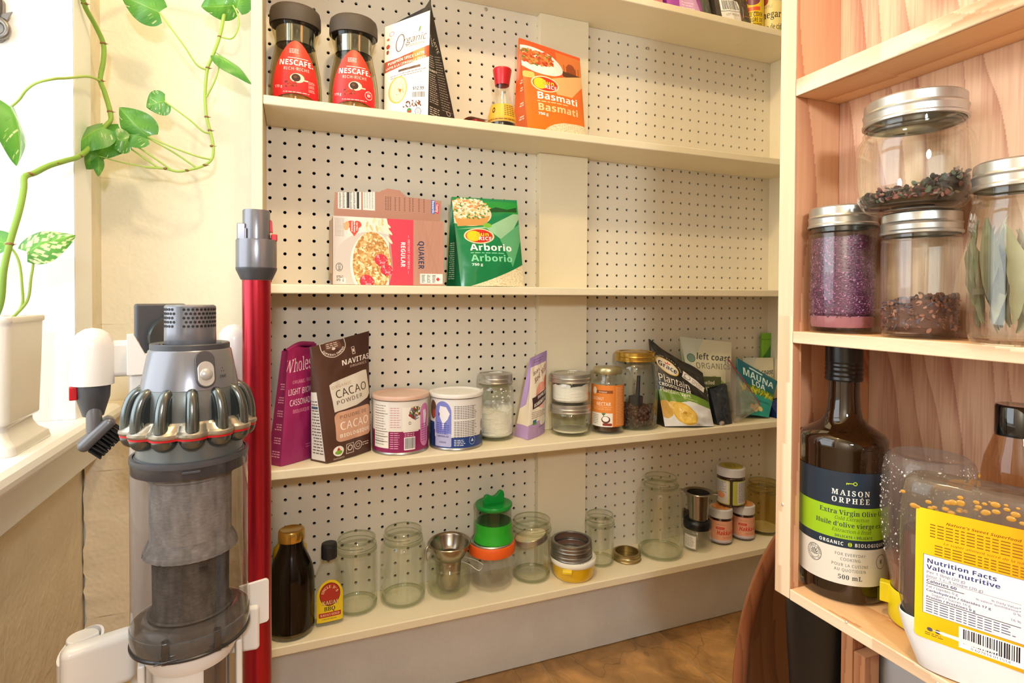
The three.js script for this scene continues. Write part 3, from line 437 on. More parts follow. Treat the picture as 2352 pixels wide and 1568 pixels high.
{
  const t = thing('dusting_brush', 'small grey vacuum brush tool with black bristles hanging by the window sill', 'brush', [-0.1854, 0.6400, 0.3928], 0.30);
  part('nozzle', lathe([[0.0155, 0.0672], [0.0158, 0.0655], [0.0152, 0.0530], [0.0150, 0.0500], [0.0105, 0.034], [0.0095, 0.030]], 40), mDarkGrey, t);
  part('neck', tube([[0.000, 0.043, 0.0045], [0.0005, 0.030, 0.006], [0.0005, 0.014, 0.007]], [0.0070, 0.0072], 16, 24), std(0x77777b, 0.3, 0.5), t);
  part('release_catch', box(-0.0205, -0.0135, 0.0490, 0.0630, -0.001, 0.008, 0.0012, 2), mRed, t, 'red release catch');
  const head = new THREE.Group(); head.name = 'brush_head'; t.add(head); head.position.set(0.0035, 0.0105, 0.006); head.rotation.z = 0.80;
  const mB = std(0x6f6f73, 0.35, 0.4); const hb = part('shell', new RoundedBoxGeometry(0.042, 0.012, 0.026, 4, 0.006), mB, head); hb.position.set(0, 0.0015, 0);
  const tufts = []; for (let i = 0; i < 9; i++) for (let j = 0; j < 5; j++) { for (let k = 0; k < 3; k++) tufts.push(new THREE.CylinderGeometry(0.00075, 0.0011, 0.0145, 5).rotateZ(rr(-0.08, 0.08)).rotateX(rr(-0.1, 0.1)).translate(-0.0155 + i * 0.0039 + rr(-0.0007, 0.0007), -0.0115, -0.0095 + j * 0.0047 + rr(-0.0008, 0.0008))); }
  const br = part('bristles', tufts, std(0x121214, 0.55), head, 'black bristles'); br.userData.kind = 'stuff';
}

// ---------------------------------------------------------------- jars, lids, bags
const gJar = glassOf(0xfcfdfb, 0.02), gOld = glassOf(0xfafbf5, 0.02), gPlain = glassOf(0xfbfbfa, 0.03), gEdge = glassOf(0xe2e7dd, 0.04);
const mZinc = phys({ color: 0xbdbcb6, roughness: 0.3, metalness: 0.85 }), mGold = phys({ color: 0xd0a850, roughness: 0.22, metalness: 0.9 }), mGoldDull = phys({ color: 0xb9ae82, roughness: 0.3, metalness: 0.8 }), mSteel = phys({ color: 0x9c978e, roughness: 0.2, metalness: 0.95 }), mRing = phys({ color: 0x8f8d89, roughness: 0.32, metalness: 0.9 });
const inset = (pts, t, floor) => { const o = []; for (const [r, y] of pts) if (y > floor) o.push([Math.max(0.0005, r - t), y]); return o; };
// outer silhouette from the foot up to the lip, then down the inside to a thick base
function shell(outer, t = 0.0028, base = 0.006, seg = 56) {
  const inner = inset(outer, t, base).reverse();
  return lathe([[0, 0.0025], [outer[0][0] * 0.7, 0.0022], ...outer, ...inner, [Math.max(0.001, inner[inner.length - 1][0] - 0.004), base], [0, base + 0.001]], seg);
}
function jarProfile(r, h, neck, sh, thr = true) { // r body, neck radius, sh height where the shoulder starts
  const p = [[r * 0.86, 0], [r * 0.95, 0.0015], [r * 0.99, 0.006], [r, 0.012], [r, sh * 0.6], [r, sh]], n = neck, k = h - 0.018;
  for (const [a, b] of [[0.97, 0.25], [0.88, 0.55], [0.75, 0.8]]) p.push([n + (r - n) * a * (1 - 0), sh + (k - 0.006 - sh) * b]);
  p.push([n + 0.0006, k - 0.004], [n + 0.0022, k - 0.0025], [n + 0.0022, k - 0.001], [n, k + 0.0005]);
  if (thr) p.push([n, k + 0.003], [n + 0.0014, k + 0.0045], [n, k + 0.006], [n, k + 0.009], [n + 0.0014, k + 0.0105], [n, k + 0.012]);
  p.push([n - 0.0002, h - 0.002], [n - 0.0009, h]); return p;
}
const knurl = (r0) => (r, y, th) => r + (r > r0 ? 0.00035 * Math.sin(th * 90) : 0);
// a screw band with its flat lid; y is the bottom of the band
function jarLid(parent, r, y, h, mat, mDisc, name = 'lid') {
  const l = part(name, lathe([[r - 0.0012, y], [r + 0.0004, y + 0.0004], [r + 0.0006, y + 0.0022], [r - 0.0004, y + 0.0034], [r - 0.0002, y + h * 0.42], [r + 0.0003, y + h * 0.5], [r - 0.0006, y + h * 0.58], [r - 0.0007, y + h * 0.93], [r - 0.0022, y + h], [r - 0.0075, y + h - 0.0002], [r - 0.008, y + h - 0.0014]], 180, { mod: (q, yy, th) => q + (yy > y + h * 0.6 && q > r - 0.0012 ? 0.00028 * Math.sin(th * 90) : 0) }), mat, parent);
  part('lid_disc', lathe([[r - 0.0078, y + h - 0.0013], [r * 0.62, y + h - 0.0013], [r * 0.58, y + h - 0.0005], [0, y + h - 0.0004]], 48), mDisc || mat, l);
  return l;
}
const fill = (r, y0, y1, mat, parent, name, bump = 0.004, s = 1, lab) => { // loose powder with an uneven top
  const pr = [[0.0005, y0], [r * 0.85, y0], [r, y0 + 0.004], [r, (y0 + y1) / 2], [r, y1], [r * 0.7, y1 + bump * 0.3], [r * 0.35, y1], [0.0005, y1 - bump * 0.2]];
  return part(name, lathe(pr, 64, { mod: (q, y, th) => q }).translate(0, 0, 0), mat, parent, lab);
};
const lumpyTop = (r, y0, f, seg = 64, rings = 20) => M(lathe([[0.0005, y0], [r * 0.88, y0], [r, y0 + 0.004]], seg), grid(1, seg, (v, u) => { const a = u * Math.PI * 2; return [Math.sin(a) * r, v ? f(Math.sin(a) * r, Math.cos(a) * r) : y0 + 0.004, Math.cos(a) * r, u, v]; }), grid(rings, seg, (v, u) => { const a = u * Math.PI * 2, q = r * v, x = Math.sin(a) * q, z = Math.cos(a) * q; return [x, f(x, z), z, u, v]; }));
const angleTo = (x, z) => Math.atan2(0.0172 - x, 1.1145 - z);
const wrap = (r, y0, y1, a, span, seg = 32) => lathe([[r, y0], [r, y1]], seg, { a0: a - span / 2, a1: a + span / 2 });
// a bag: front quad and back quad given as corners [bottom left, bottom right, top right, top left]
function pouch(parent, f, b, mFront, mBack, mSide, { bulge = 0.008, backBulge = 0.004, gusset = 0.006, wr = 0.0012, s = 1, topWave = 0, open = false } = {}) {
  const v3 = (p) => V(...p), F = f.map(v3), B = b.map(v3), lerp = (Q, u, v) => Q[0].clone().lerp(Q[1], u).lerp(Q[3].clone().lerp(Q[2], u), v);
  const nF = V().crossVectors(F[1].clone().sub(F[0]), F[3].clone().sub(F[0])).normalize(), up = V(0, 1, 0);
  const shape = (u, v) => Math.pow(Math.sin(Math.PI * u), 0.7) * Math.pow(Math.sin(Math.PI * Math.min(1, 0.16 + v * 0.84)), 0.75);
  const wrk = (u, v, k) => wr * (fbm(u * 5, v * 6, s + k, 3) - 0.45) * 4 * Math.sin(Math.PI * Math.min(1, u * 1.02 + 0.0)) + wr * 1.4 * (noise2(u * 3 + v * 4, v * 9, s + k + 30) - 0.5) * Math.sin(Math.PI * u);
  const ptF = (u, v) => lerp(F, u, v).addScaledVector(nF, bulge * shape(u, v) + wrk(u, v, 0) * (v > 0.97 || v < 0.01 ? 0.2 : 1)).addScaledVector(up, v > 0.999 ? topWave * Math.sin(u * 7 + s) : 0);
  const ptB = (u, v) => lerp(B, u, v).addScaledVector(nF, -backBulge * shape(u, v) + wrk(u, v, 5) * 0.5);
  const arr = (p, u, v) => [p.x, Math.max(p.y, 0), p.z, u, v], fr = part('front_panel', grid(40, 28, (v, u) => arr(ptF(u, v), u, v)), mFront, parent);
  part('back_panel', grid(26, 18, (v, u) => arr(ptB(u, v), 1 - u, v), true), mBack, parent);
  const sd = (u) => grid(26, 8, (v, t) => { const p = ptF(u, v), q = ptB(u, v), m = p.clone().lerp(q, t), c = lerp(F, 0.5, v).lerp(lerp(B, 0.5, v), 0.5); const inw = c.sub(m).normalize(); m.addScaledVector(inw, gusset * Math.sin(Math.PI * t) * Math.min(1, v * 1.6)); return arr(m, t, v); }, u === 0);
  part('side_gusset', sd(0), mSide, parent); part('side_gusset', sd(1), mSide, parent);
  part('base', grid(4, 12, (t, u) => arr(ptF(u, 0).lerp(ptB(u, 0), t), u, t), true), mSide, parent);
  return fr;
}
const at0 = (o, p) => p.map((q) => [q[0] - o[0], q[1] - o[1], q[2] - o[2]]);

// ================================================================ second shelf: two coffee jars, pouch, soy sauce, rice
const mCoffee = std(0x5a3a20, 0.9);
function coffeeJar(x, turnOff, label, second) {
  const z = 0.064, t = thing('coffee_jar', label, 'jar', [x, SH[1], z], angleTo(x, z) + turnOff, 'instant coffee jars');
  const s = 0.92, W = 0.0435, pr = [[0.038, 0], [0.0415, 0.0015], [0.0428, 0.006], [0.0436, 0.02], [0.0434, 0.038], [0.0415, 0.060], [0.0375, 0.082], [0.0340, 0.100], [0.0330, 0.108], [0.0340, 0.117], [0.0375, 0.130], [0.0398, 0.139], [0.0398, 0.1415]];
  const o = lathe([[0, 0.003], ...pr], 64, { sz: 0.78 }); part('glass', o, glassOf(0xf3eedd, 0.03), t);
  part('glass_inside', lathe([[0, 0.006], [0.037, 0.006], ...pr.slice(3, 10).map(([r, y]) => [r - 0.003, y])], 48, { sz: 0.76 }), glassOf(0xf6f0e0, 0.05), t);
  part('coffee_dust', lathe([[0.0005, 0.0065], [0.0368, 0.0068], [0.0395, 0.011], [0.0398, 0.016], [0.0395, 0.019], [0.0005, 0.0185]], 40, { sz: 0.74 }), std(0xb88a4a, 0.9), t);
  // domed lid over a mirror neck
  part('neck_foil', lathe([[0.0315, 0.108], [0.0312, 0.113], [0.0318, 0.128], [0.0318, 0.1405]], 48, { sz: 0.8 }), phys({ color: 0xaab4bd, roughness: 0.08, metalness: 1 }), t);
  part('lid', lathe([[0.0398, 0.1405], [0.0418, 0.1405], [0.0422, 0.143], [0.0418, 0.160], [0.0400, 0.1675], [0.0350, 0.1720], [0.02, 0.1742], [0, 0.1748]], 64, { sz: 0.8 }), std(0x4e443a, 0.62), t, 'dark brown domed lid');
  const lab = print(512, 640, (c, w, h) => {
    c.clearRect(0, 0, w, h); c.save(); c.beginPath(); c.moveTo(10, h); c.bezierCurveTo(-30, 330, 110, 8, w / 2, 8); c.bezierCurveTo(w - 110, 8, w + 30, 330, w - 10, h); c.quadraticCurveTo(w / 2, h - 130, 10, h); c.clip();
    const g = c.createLinearGradient(0, 0, 0, h); g.addColorStop(0, '#ee4b2c'); g.addColorStop(1, '#d8222c'); c.fillStyle = g; c.fillRect(0, 0, w, h);
    lines(c, 180, 98, 110, 4, 14, '#fff', 5); T(c, 'NESCAFE.', 262, 250, 84, '#fff', { b: 1, sx: 1.0 }); R(c, 168, 196, 230, 6, '#fff'); T(c, 'RICH·RICHE', 264, 318, 44, '#ffe9df', { ls: 4 });
    E(c, 268, 415, 70, 50, '#efe3c4'); E(c, 256, 412, 44, 40, '#3b2015'); E(c, 248, 404, 18, 14, '#6d4028'); R(c, 330, 424, 48, 14, '#efe3c4', 6);
    speck(c, 130, 450, 130, 60, 22, ['#8d2b16', '#b14c22', '#6a1d10'], 9, 13);
    T(c, '170 g', 78, 508, 36, '#fff'); lines(c, 130, 560, 260, 1, 10, '#ffe0d8', 7, 0);
    if (second) { E(c, 415, 495, 44, 44, null, 0, '#fff', 5); R(c, 396, 482, 30, 28, '#fff', 6); E(c, 430, 494, 9, 9, null, 0, '#fff', 4); T(c, '85', 410, 497, 20, '#d8222c', { b: 1 }); lines(c, 385, 464, 60, 1, 5, '#fff', 4); }
    else for (const y of [430, 470, 512]) lines(c, 380, y, 80, 3, 11, '#ffe9df', 4);
    c.restore();
  }, 0.35, { transparent: true });
  const prl = pr.filter(([, y]) => y >= 0.006 && y <= 0.106), a = 0.98;
  part('label', lathe(prl.map(([r, y]) => [r + 0.0004, y]).concat([[0.0336, 0.109]]), 40, { a0: -a, a1: a, sz: 0.79 }), lab, t, 'red paper label');
  return t;
}
coffeeJar(0.0186, 0.02, 'instant coffee jar with brown domed lid nearest the shelving side, left of its twin', false);
coffeeJar(0.1166, 0.02, 'instant coffee jar with brown domed lid, standing beside the white pouch', true);
{
  const o = [0.235, SH[1], 0.06], t = thing('latte_pouch', 'tall white pouch with orange band, price sticker and dark printed side', 'pouch', o);
  const f = at0(o, [[0.1705, SH[1], 0.066], [0.2445, SH[1], 0.100], [0.2538, 1.336, 0.075], [0.1732, 1.298, 0.058]]), b = at0(o, [[0.2425, SH[1], 0.012], [0.3150, SH[1], 0.047], [0.2575, 1.352, 0.066], [0.1755, 1.2995, 0.053]]);
  const front = print(512, 1024, (c, w, h) => {
    const g = c.createLinearGradient(0, 0, w, 0); g.addColorStop(0, '#f4e3d0'); g.addColorStop(0.25, '#fbf6ee'); g.addColorStop(1, '#f6f3ec'); c.fillStyle = g; c.fillRect(0, 0, w, h);
    E(c, 40, 240, 22, 26, '#b0432a'); E(c, 40, 160, 16, 14, '#c35a2a'); E(c, 80, 110, 26, 22, '#fff', 0, '#c23b4a', 5); E(c, 36, 300, 16, 24, '#8d3b1c');
    E(c, 180, 240, 44, 90, null, 0.15, '#4a372c', 9); T(c, 'rganic', 340, 232, 96, '#4a372c', { i: 1 }); T(c, 'traditions', 350, 290, 48, '#55443a', { i: 1 }); E(c, 400, 150, 10, 30, '#4f8c3a', 0.3);
    P(c, [[0, 400], [180, 395], [360, 360], [512, 330], [512, 440], [330, 470], [150, 500], [0, 520]], '#b4471d'); P(c, [[330, 365], [460, 342], [460, 448], [330, 470]], '#dc8a35');
    T(c, 'PUMPKIN SPICE LATTE', 250, 415, 40, '#fff3e0', { b: 1, rot: -0.1 }); T(c, "LATTE À LA CITROUILLE ÉPICÉE", 250, 462, 32, '#fff3e0', { b: 1, rot: -0.1 });
    c.save(); c.rotate(-0.09); R(c, 120, 540, 250, 24, '#5d4030'); lines(c, 20, 585, 420, 2, 22, '#6b5748', 6); c.restore();
    E(c, 160, 730, 110, 140, '#e2b95c', 0.25); E(c, 165, 730, 92, 124, '#f3e3b8', 0.25); E(c, 190, 740, 16, 16, '#b7711f'); speck(c, 150, 700, 80, 80, 14, ['#b7711f', '#d59a3e'], 3, 7);
    speck(c, 230, 850, 200, 60, 26, ['#6b2c1a', '#8d3b1c', '#4a2013'], 9, 13);
    R(c, 300, 600, 190, 240, '#fbfbfb', 14); lines(c, 320, 625, 140, 3, 24, '#aaa', 5); T(c, '$12.99', 400, 735, 42, '#222', { b: 1 }); barcode(c, 320, 765, 160, 60);
    E(c, 210, 945, 34, 26, null, 0, '#d9c8a2', 4); E(c, 300, 950, 28, 28, '#3d8a3d'); E(c, 300, 956, 18, 12, '#c23b2a'); E(c, 400, 955, 32, 32, null, 0, '#4a372c', 5); T(c, 'U', 400, 957, 42, '#4a372c');
    lines(c, 20, 955, 130, 2, 24, '#cfb9a0', 6);
  }, 0.4), side = print(256, 1024, (c, w, h) => {
    c.fillStyle = '#2a2522'; c.fillRect(0, 0, w, h); T(c, 'Organic', 90, 250, 54, '#e9e2da', { i: 1, rot: 1.1 }); T(c, 'LATTE', 190, 330, 50, '#d8cfc4', { rot: 1.2 });
    T(c, 'CALORIES 5', 70, 560, 26, '#f1ece5', { b: 1, a: 'center' }); lines(c, 16, 420, 100, 6, 20, '#cfc7be', 6); lines(c, 16, 590, 105, 14, 20, '#cfc7be', 6); lines(c, 140, 420, 100, 22, 22, '#b9b0a6', 5); lines(c, 16, 900, 105, 5, 20, '#d8d0c6', 7); E(c, 200, 900, 18, 18, null, 0, '#e9e2da', 4);
  }, 0.45);
  const fr = pouch(t, f, b, front, std(0x2a2623, 0.5), side, { bulge: 0.006, gusset: 0.004, wr: 0.0010, s: 4 });
  part('tear_strip', grid(6, 12, (v, u) => { const a = V(...f[3]).lerp(V(...f[2]), 0.72 + 0.28 * u), k = [a.x + 0.003 * u, a.y + v * 0.026 * Math.pow(u, 1.5) + 0.001, a.z - 0.0015 - 0.004 * u]; return [...k, u, v]; }), std(0x2b2623, 0.5), t, 'dark upper edge');
}
{
  const t = thing('seasoning_packet', 'small flat red packet lying just left of the soy sauce bottle', 'packet', [0.345, SH[1], 0.08], 0.5);
  const m = print(256, 128, (c, w, h) => { R(c, 0, 0, w, h, '#a62a24'); R(c, 0, 0, w, 20, '#e2892b'); lines(c, 30, 40, 180, 4, 18, '#e9c9b0', 6); }, 0.35);
  part('sleeve', grid(8, 8, (v, u) => [-0.024 + 0.048 * u, 0.010 + 0.006 * Math.sin(Math.PI * v) + 0.0045 * u, 0.022 - 0.044 * v, u, v]), m, t); part('underside', box(-0.0235, 0.0235, 0, 0.0098, -0.0215, 0.0215, 0.002), std(0x8d231f, 0.5), t);
}
{
  const x = 0.4015, z = 0.066, t = thing('soy_sauce_bottle', 'glass soy sauce bottle with a flared red cap and a dark remnant', 'bottle', [x, SH[1], z], angleTo(x, z));
  const pr = [[0.024, 0], [0.0275, 0.0012], [0.0290, 0.005], [0.0294, 0.012], [0.0280, 0.025], [0.0245, 0.045], [0.0190, 0.064], [0.0155, 0.078], [0.0142, 0.088], [0.0142, 0.094], [0.0138, 0.100]];
  part('glass', shell(pr, 0.0025, 0.005), gJar, t);
  part('soy_sauce', lathe([[0, 0.006], [0.0245, 0.006], [0.0265, 0.012], [0.0262, 0.0165], [0, 0.0165]], 40), std(0x1c0f0a, 0.1), t);
  part('cap', lathe([[0.0142, 0.094], [0.0146, 0.096], [0.0162, 0.108], [0.0186, 0.122], [0.0188, 0.1245], [0.0178, 0.1262], [0.0150, 0.1264], [0.0060, 0.1258], [0, 0.1258]], 40), std(0xc8202a, 0.3), t, 'flared red plastic cap');
  const lab = print(512, 220, (c, w, h) => { const g = c.createLinearGradient(0, 0, w, 0); g.addColorStop(0, '#d9a52c'); g.addColorStop(1, '#e9bb3c'); c.fillStyle = g; c.fillRect(0, 0, w, h); E(c, 130, 80, 26, 34, '#3a1c10'); E(c, 130, 80, 13, 18, '#d9a52c'); for (let i = 0; i < 6; i++) lines(c, 290, 20 + i * 24, 190, 1, 10, i % 2 ? '#7a2a18' : '#4a2a10', 9); R(c, 0, 178, w, 34, '#c8921f'); lines(c, 30, 192, 440, 1, 8, '#5a2a10', 9); }, 0.4);
  part('label', lathe([[0.02965, 0.0165], [0.0283, 0.026], [0.0248, 0.0455], [0.0228, 0.052]], 36, { a0: -1.35, a1: 1.35 }), lab, t, 'golden yellow label');
}
const riceSpeck = (c, x, y, w, h, n, cols) => speck(c, x, y, w, h, n, cols, 3, 6);
const sunRice = (c, x, y, k) => { E(c, x, y, 92 * k, 62 * k, '#f6dcae'); E(c, x, y, 82 * k, 53 * k, '#d6331f'); E(c, x - 34 * k, y, 42 * k, 42 * k, '#f7d425'); T(c, 'Sun', x + 22 * k, y - 14 * k, 44 * k, '#f9e24a', { b: 1, st: '#7a1d10', sw: 3 }); T(c, 'RICE', x + 34 * k, y + 20 * k, 38 * k, '#fff', { b: 1, st: '#7a1d10', sw: 3 }); };
const ricePack = (name, col, dish) => (c, w, h) => {
  const g = c.createLinearGradient(0, 0, 0, h); g.addColorStop(0, col[0]); g.addColorStop(1, col[1]); c.fillStyle = g; c.fillRect(0, 0, w, h); dish(c, w, h);
  sunRice(c, 170, 400, 1.25); T(c, name, 90, 515, 92, '#fff', { b: 1, a: 'left' }); lines(c, 92, 565, 260, 1, 12, col[2], 8, 0); T(c, name, 90, 622, 92, col[2], { b: 1, a: 'left' }); T(c, '750 g', 92, 686, 34, '#fff', { a: 'left', b: 1 });
  c.save(); c.beginPath(); col[3](c, w, h); c.clip(); c.fillStyle = '#e8d9b4'; c.fillRect(0, 0, w, h); riceSpeck(c, 0, 560, w, h - 560, 2600, ['#f3e8cb', '#d6c294', '#efe2c0', '#c9b486', '#f8efd8']); c.restore();
};
{
  const o = [0.515, SH[1], 0.05], t = thing('basmati_rice_bag', 'orange plastic bag of basmati rice with a clear window at its base', 'bag', o);
  const f = at0(o, [[0.455, SH[1], 0.075], [0.5880, SH[1], 0.070], [0.5835, 1.309, 0.05], [0.4418, 1.326, 0.055]]), b = at0(o, [[0.4415, SH[1], 0.024], [0.5865, SH[1], 0.022], [0.5830, 1.308, 0.048], [0.4415, 1.3255, 0.052]]);
  const m = print(512, 896, ricePack('Basmati', ['#e8682c', '#e87a1f', '#ffd9a0', (c, w, h) => { c.moveTo(110, h); c.quadraticCurveTo(130, 790, 300, 750); c.quadraticCurveTo(430, 730, w, 735); c.lineTo(w, h); }], (c, w, h) => {
    R(c, 0, 0, w, 300, '#e05a28'); R(c, 290, 30, 222, 200, '#dd7a3a'); for (const [x, a] of [[350, 70], [480, 70]]) R(c, x, 210 - a, 5, a, '#8d3d1c'); E(c, 415, 150, 34, 34, '#9a4822'); R(c, 370, 150, 90, 66, '#9a4822'); R(c, 330, 214, 182, 60, '#5a3424');
    P(c, [[230, 330], [512, 210], [512, 320], [400, 470], [260, 480]], '#f2b878'); E(c, 130, 180, 210, 120, '#f4eee4', 0.25); E(c, 130, 180, 200, 110, '#dfe0e6', 0.25); E(c, 130, 186, 190, 100, '#f5efe2', 0.25); speck(c, 0, 90, 250, 130, 300, ['#c9441f', '#dd6a2c', '#b6371a', '#e58a42', '#6b7a2c'], 8, 22, (x, y) => Math.hypot((x - 120) / 150, (y - 150) / 75) < 1); R(c, 0, 300, 90, 60, '#e9c46a', 20); }), 0.22, { clearcoat: 0.4 });
  const sd = print(128, 512, (c, w, h) => { R(c, 0, 0, w, h, '#e5652a'); for (const y of [210, 250, 330, 400]) lines(c, 30, y, 60, 2, 12, '#fbe3cf', 7); }, 0.25);
  pouch(t, f, b, m, std(0xd9622a, 0.3), sd, { bulge: 0.010, gusset: 0.005, wr: 0.0012, s: 11 });
}

// ================================================================ third shelf: open oatmeal box, arborio rice
{
  const o = [0.178, SH[2], 0.06], t = thing('oatmeal_box', 'pink and brown oatmeal carton lying on its side with its flap standing open', 'box', o, 0);
  const x0 = 0.0792, x1 = 0.277, y1 = 0.9402, zf = 0.0895, zb = 0.044;
  const front = print(1024, 620, (c, w, h) => {
    c.fillStyle = '#c08d78'; c.fillRect(0, 0, w, h); for (let i = 0; i < 60; i++) { c.strokeStyle = 'rgba(150,100,84,0.18)'; c.lineWidth = 2; c.beginPath(); c.moveTo(720 + hash(i, 1, 5) * 300, 0); c.lineTo(720 + hash(i, 2, 5) * 300, h); c.stroke(); }
    const g = c.createLinearGradient(0, 0, 500, 0); g.addColorStop(0, '#cdbfb4'); g.addColorStop(0.3, '#ece5da'); g.addColorStop(1, '#efe6d6'); c.fillStyle = g; c.fillRect(0, 0, 500, h);
    c.save(); c.beginPath(); c.rect(0, 0, 500, h); c.clip(); E(c, 370, 420, 360, 290, '#d3c8bc', 0.1); E(c, 350, 430, 200, 300, '#f4eee2', 0); c.restore();
    P(c, [[480, 0], [730, 0], [730, h], [500, h], [540, 480], [525, 300], [505, 120]], '#e23b50');
    c.save(); c.beginPath(); c.ellipse(345, 420, 172, 290, 0.0, 0, 7); c.clip(); c.fillStyle = '#d9a55a'; c.fillRect(0, 0, w, h); speck(c, 150, 120, 400, 500, 1500, ['#f0d39a', '#e0b36c', '#c98f45', '#f7e3b8', '#b97f3a'], 9, 20); c.restore();
    for (const [x, y, r] of [[430, 390, 62], [480, 480, 58], [300, 590, 66]]) { E(c, x, y, r, r * 0.9, '#d92a3c', 0.5); speck(c, x - r, y - r, r * 2, r * 2, 70, ['#f0566a', '#c01c30', '#f79aa4'], 5, 11, (a, b) => Math.hypot(a - x, b - y) < r * 0.85); }
    for (let i = 0; i < 16; i++) E(c, 290 + hash(i, 1, 8) * 210, 10 + hash(i, 2, 8) * 120, 32, 10, ['#efdcae', '#f8efd4', '#dcc283'][i % 3], 1.1 + hash(i, 3, 8) * 0.9);
    for (const [x, y, a] of [[480, 60, .6], [500, 120, .8], [505, 200, .9]]) E(c, x, y, 44, 13, '#f3e7c6', a);
    c.save(); c.translate(180, 70); c.rotate(Math.PI / 2); E(c, 0, 20, 34, 40, '#d44a36'); E(c, 0, -30, 34, 40, '#d44a36'); P(c, [[-5, 60], [70, -5], [-5, -68]].map(([x, y]) => [x * 0 + (x > 50 ? 0 : y > 0 ? 32 : -32), x > 50 ? 95 : 0]), '#d44a36'); c.restore(); P(c, [[140, 45], [232, 45], [222, 130], [186, 178], [150, 130]], '#d44a36'); for (let i = 0; i < 4; i++) T(c, ['Oat Fibre', 'Helps Reduce', 'Cholesterol'][i] || '', 210 - i * 22, 88, 17, '#fff', { rot: Math.PI / 2, b: 1 }); E(c, 118, 85, 24, 42, '#d9ae74', 0.2);
    T(c, 'REGULAR', 633, 330, 58, '#fff', { rot: Math.PI / 2, b: 1, sx: 0.92 }); T(c, '— INSTANT OATMEAL —', 686, 330, 28, '#ffe3e3', { rot: Math.PI / 2, ls: 3 }); T(c, 'QUAKER', 806, 330, 76, '#1d2c54', { rot: Math.PI / 2, b: 1, sx: 0.9 }); T(c, 'DEPUIS 1877', 768, 330, 15, '#7d5a48', { rot: Math.PI / 2, ls: 2 });
    R(c, 796, 508, 220, 96, '#f6f1e8'); for (let i = 0; i < 3; i++) lines(c, 810 + i * 52, 520, 36, 6, 13, '#4a4a4a', 6); P(c, [[970, 540], [990, 560], [970, 580], [950, 560]], '#cf2a30');
    E(c, 54, 462, 28, 36, null, 0, '#5a5046', 5); T(c, 'COR', 54, 462, 30, '#5a5046', { rot: Math.PI / 2, b: 1 }); for (const y of [540, 570]) lines(c, 30, y, 60, 2, 12, '#5a5046', 6); R(c, 66, 560, 44, 44, '#efe9df'); T(c, '100', 88, 580, 20, '#5a5046', { b: 1, rot: Math.PI / 2 }); for (let i = 0; i < 9; i++) lines(c, 18 + i * 9, 20, 6, 14, 12, '#8a8078', 5);
  }, 0.55);
  const plain = std(0xbd8c76, 0.6), inner = std(0xb9a088, 0.8);
  const Q = (g) => g.translate(-o[0], -o[1], -o[2]);
  part('front_face', Q(new THREE.PlaneGeometry(x1 - x0, y1 - SH[2] - 0.0008).translate((x0 + x1) / 2, (SH[2] + y1 + 0.0008) / 2, zf + 0.0004)), front, t);
  part('carton', [Q(box(x0, x1, SH[2], SH[2] + 0.001, zb, zf, 0.0003)), Q(box(x0, x1, SH[2], y1, zb, zb + 0.001, 0.0003)), Q(box(x0, x1, SH[2], y1, zf - 0.001, zf, 0.0003)), Q(box(x0, x0 + 0.001, SH[2], y1, zb, zf, 0.0003)), Q(box(x1 - 0.001, x1, SH[2], y1, zb, zf, 0.0003))], plain, t);
  const flap = print(1024, 320, (c, w, h) => {
    c.fillStyle = '#bd8a74'; c.fillRect(0, 0, w, h); R(c, 36, 24, 210, 196, '#f3efe8'); R(c, 262, 40, 112, 180, '#f3efe8'); for (let i = 0; i < 6; i++) lines(c, 46 + i * 32, 36, 20, 14, 13, '#55504a', 6); for (let i = 0; i < 4; i++) lines(c, 272 + i * 24, 52, 14, 12, 13, '#8a857e', 5); R(c, 118, 40, 20, 170, '#2e2e30'); R(c, 206, 40, 22, 170, '#2e2e30');
    for (const x of [470, 492, 514, 560, 600, 650, 700, 730, 790, 840]) for (let i = 0; i < 9; i++) lines(c, x, 80 + i * 15, 13, 1, 5, '#5b3d30', 6); P(c, [[920, 80], [956, 90], [952, 220], [918, 214]], '#2a69c8'); T(c, 'Rewards', 937, 150, 30, '#fff', { rot: Math.PI / 2, b: 1 }); P(c, [[962, 110], [1000, 116], [992, 216], [958, 206]], '#da3a63'); T(c, 'Tasty', 977, 160, 32, '#fff', { rot: Math.PI / 2, b: 1 });
  }, 0.55);
  const fl = [[0.0835, y1], [0.0855, 0.9895], [0.1650, 0.9960], [0.1805, 1.0035], [0.2030, 1.0015], [0.2165, 0.9900], [0.2850, 0.9866], [0.2810, y1]].map(([x, y]) => [x - o[0], y - o[1]]);
  const fg = new THREE.ShapeGeometry(poly(fl)); { const p = fg.attributes.position, uv = fg.attributes.uv; for (let i = 0; i < p.count; i++) { uv.setXY(i, (p.getX(i) + o[0] - 0.0835) / 0.2015, (p.getY(i) + o[1] - y1) / 0.0635); p.setZ(i, zb - o[2] + 0.0012 - (p.getY(i) + o[1] - y1) * 0.05); } fg.computeVertexNormals(); }
  part('top_flap', fg, flap, t, 'printed flap standing up'); part('end_flap', Q(grid(4, 4, (v, u) => [x0 - 0.0005 - 0.004 * v, 0.84 + u * 0.095, zf - 0.004 - v * 0.03, u, v])), inner, t);
}
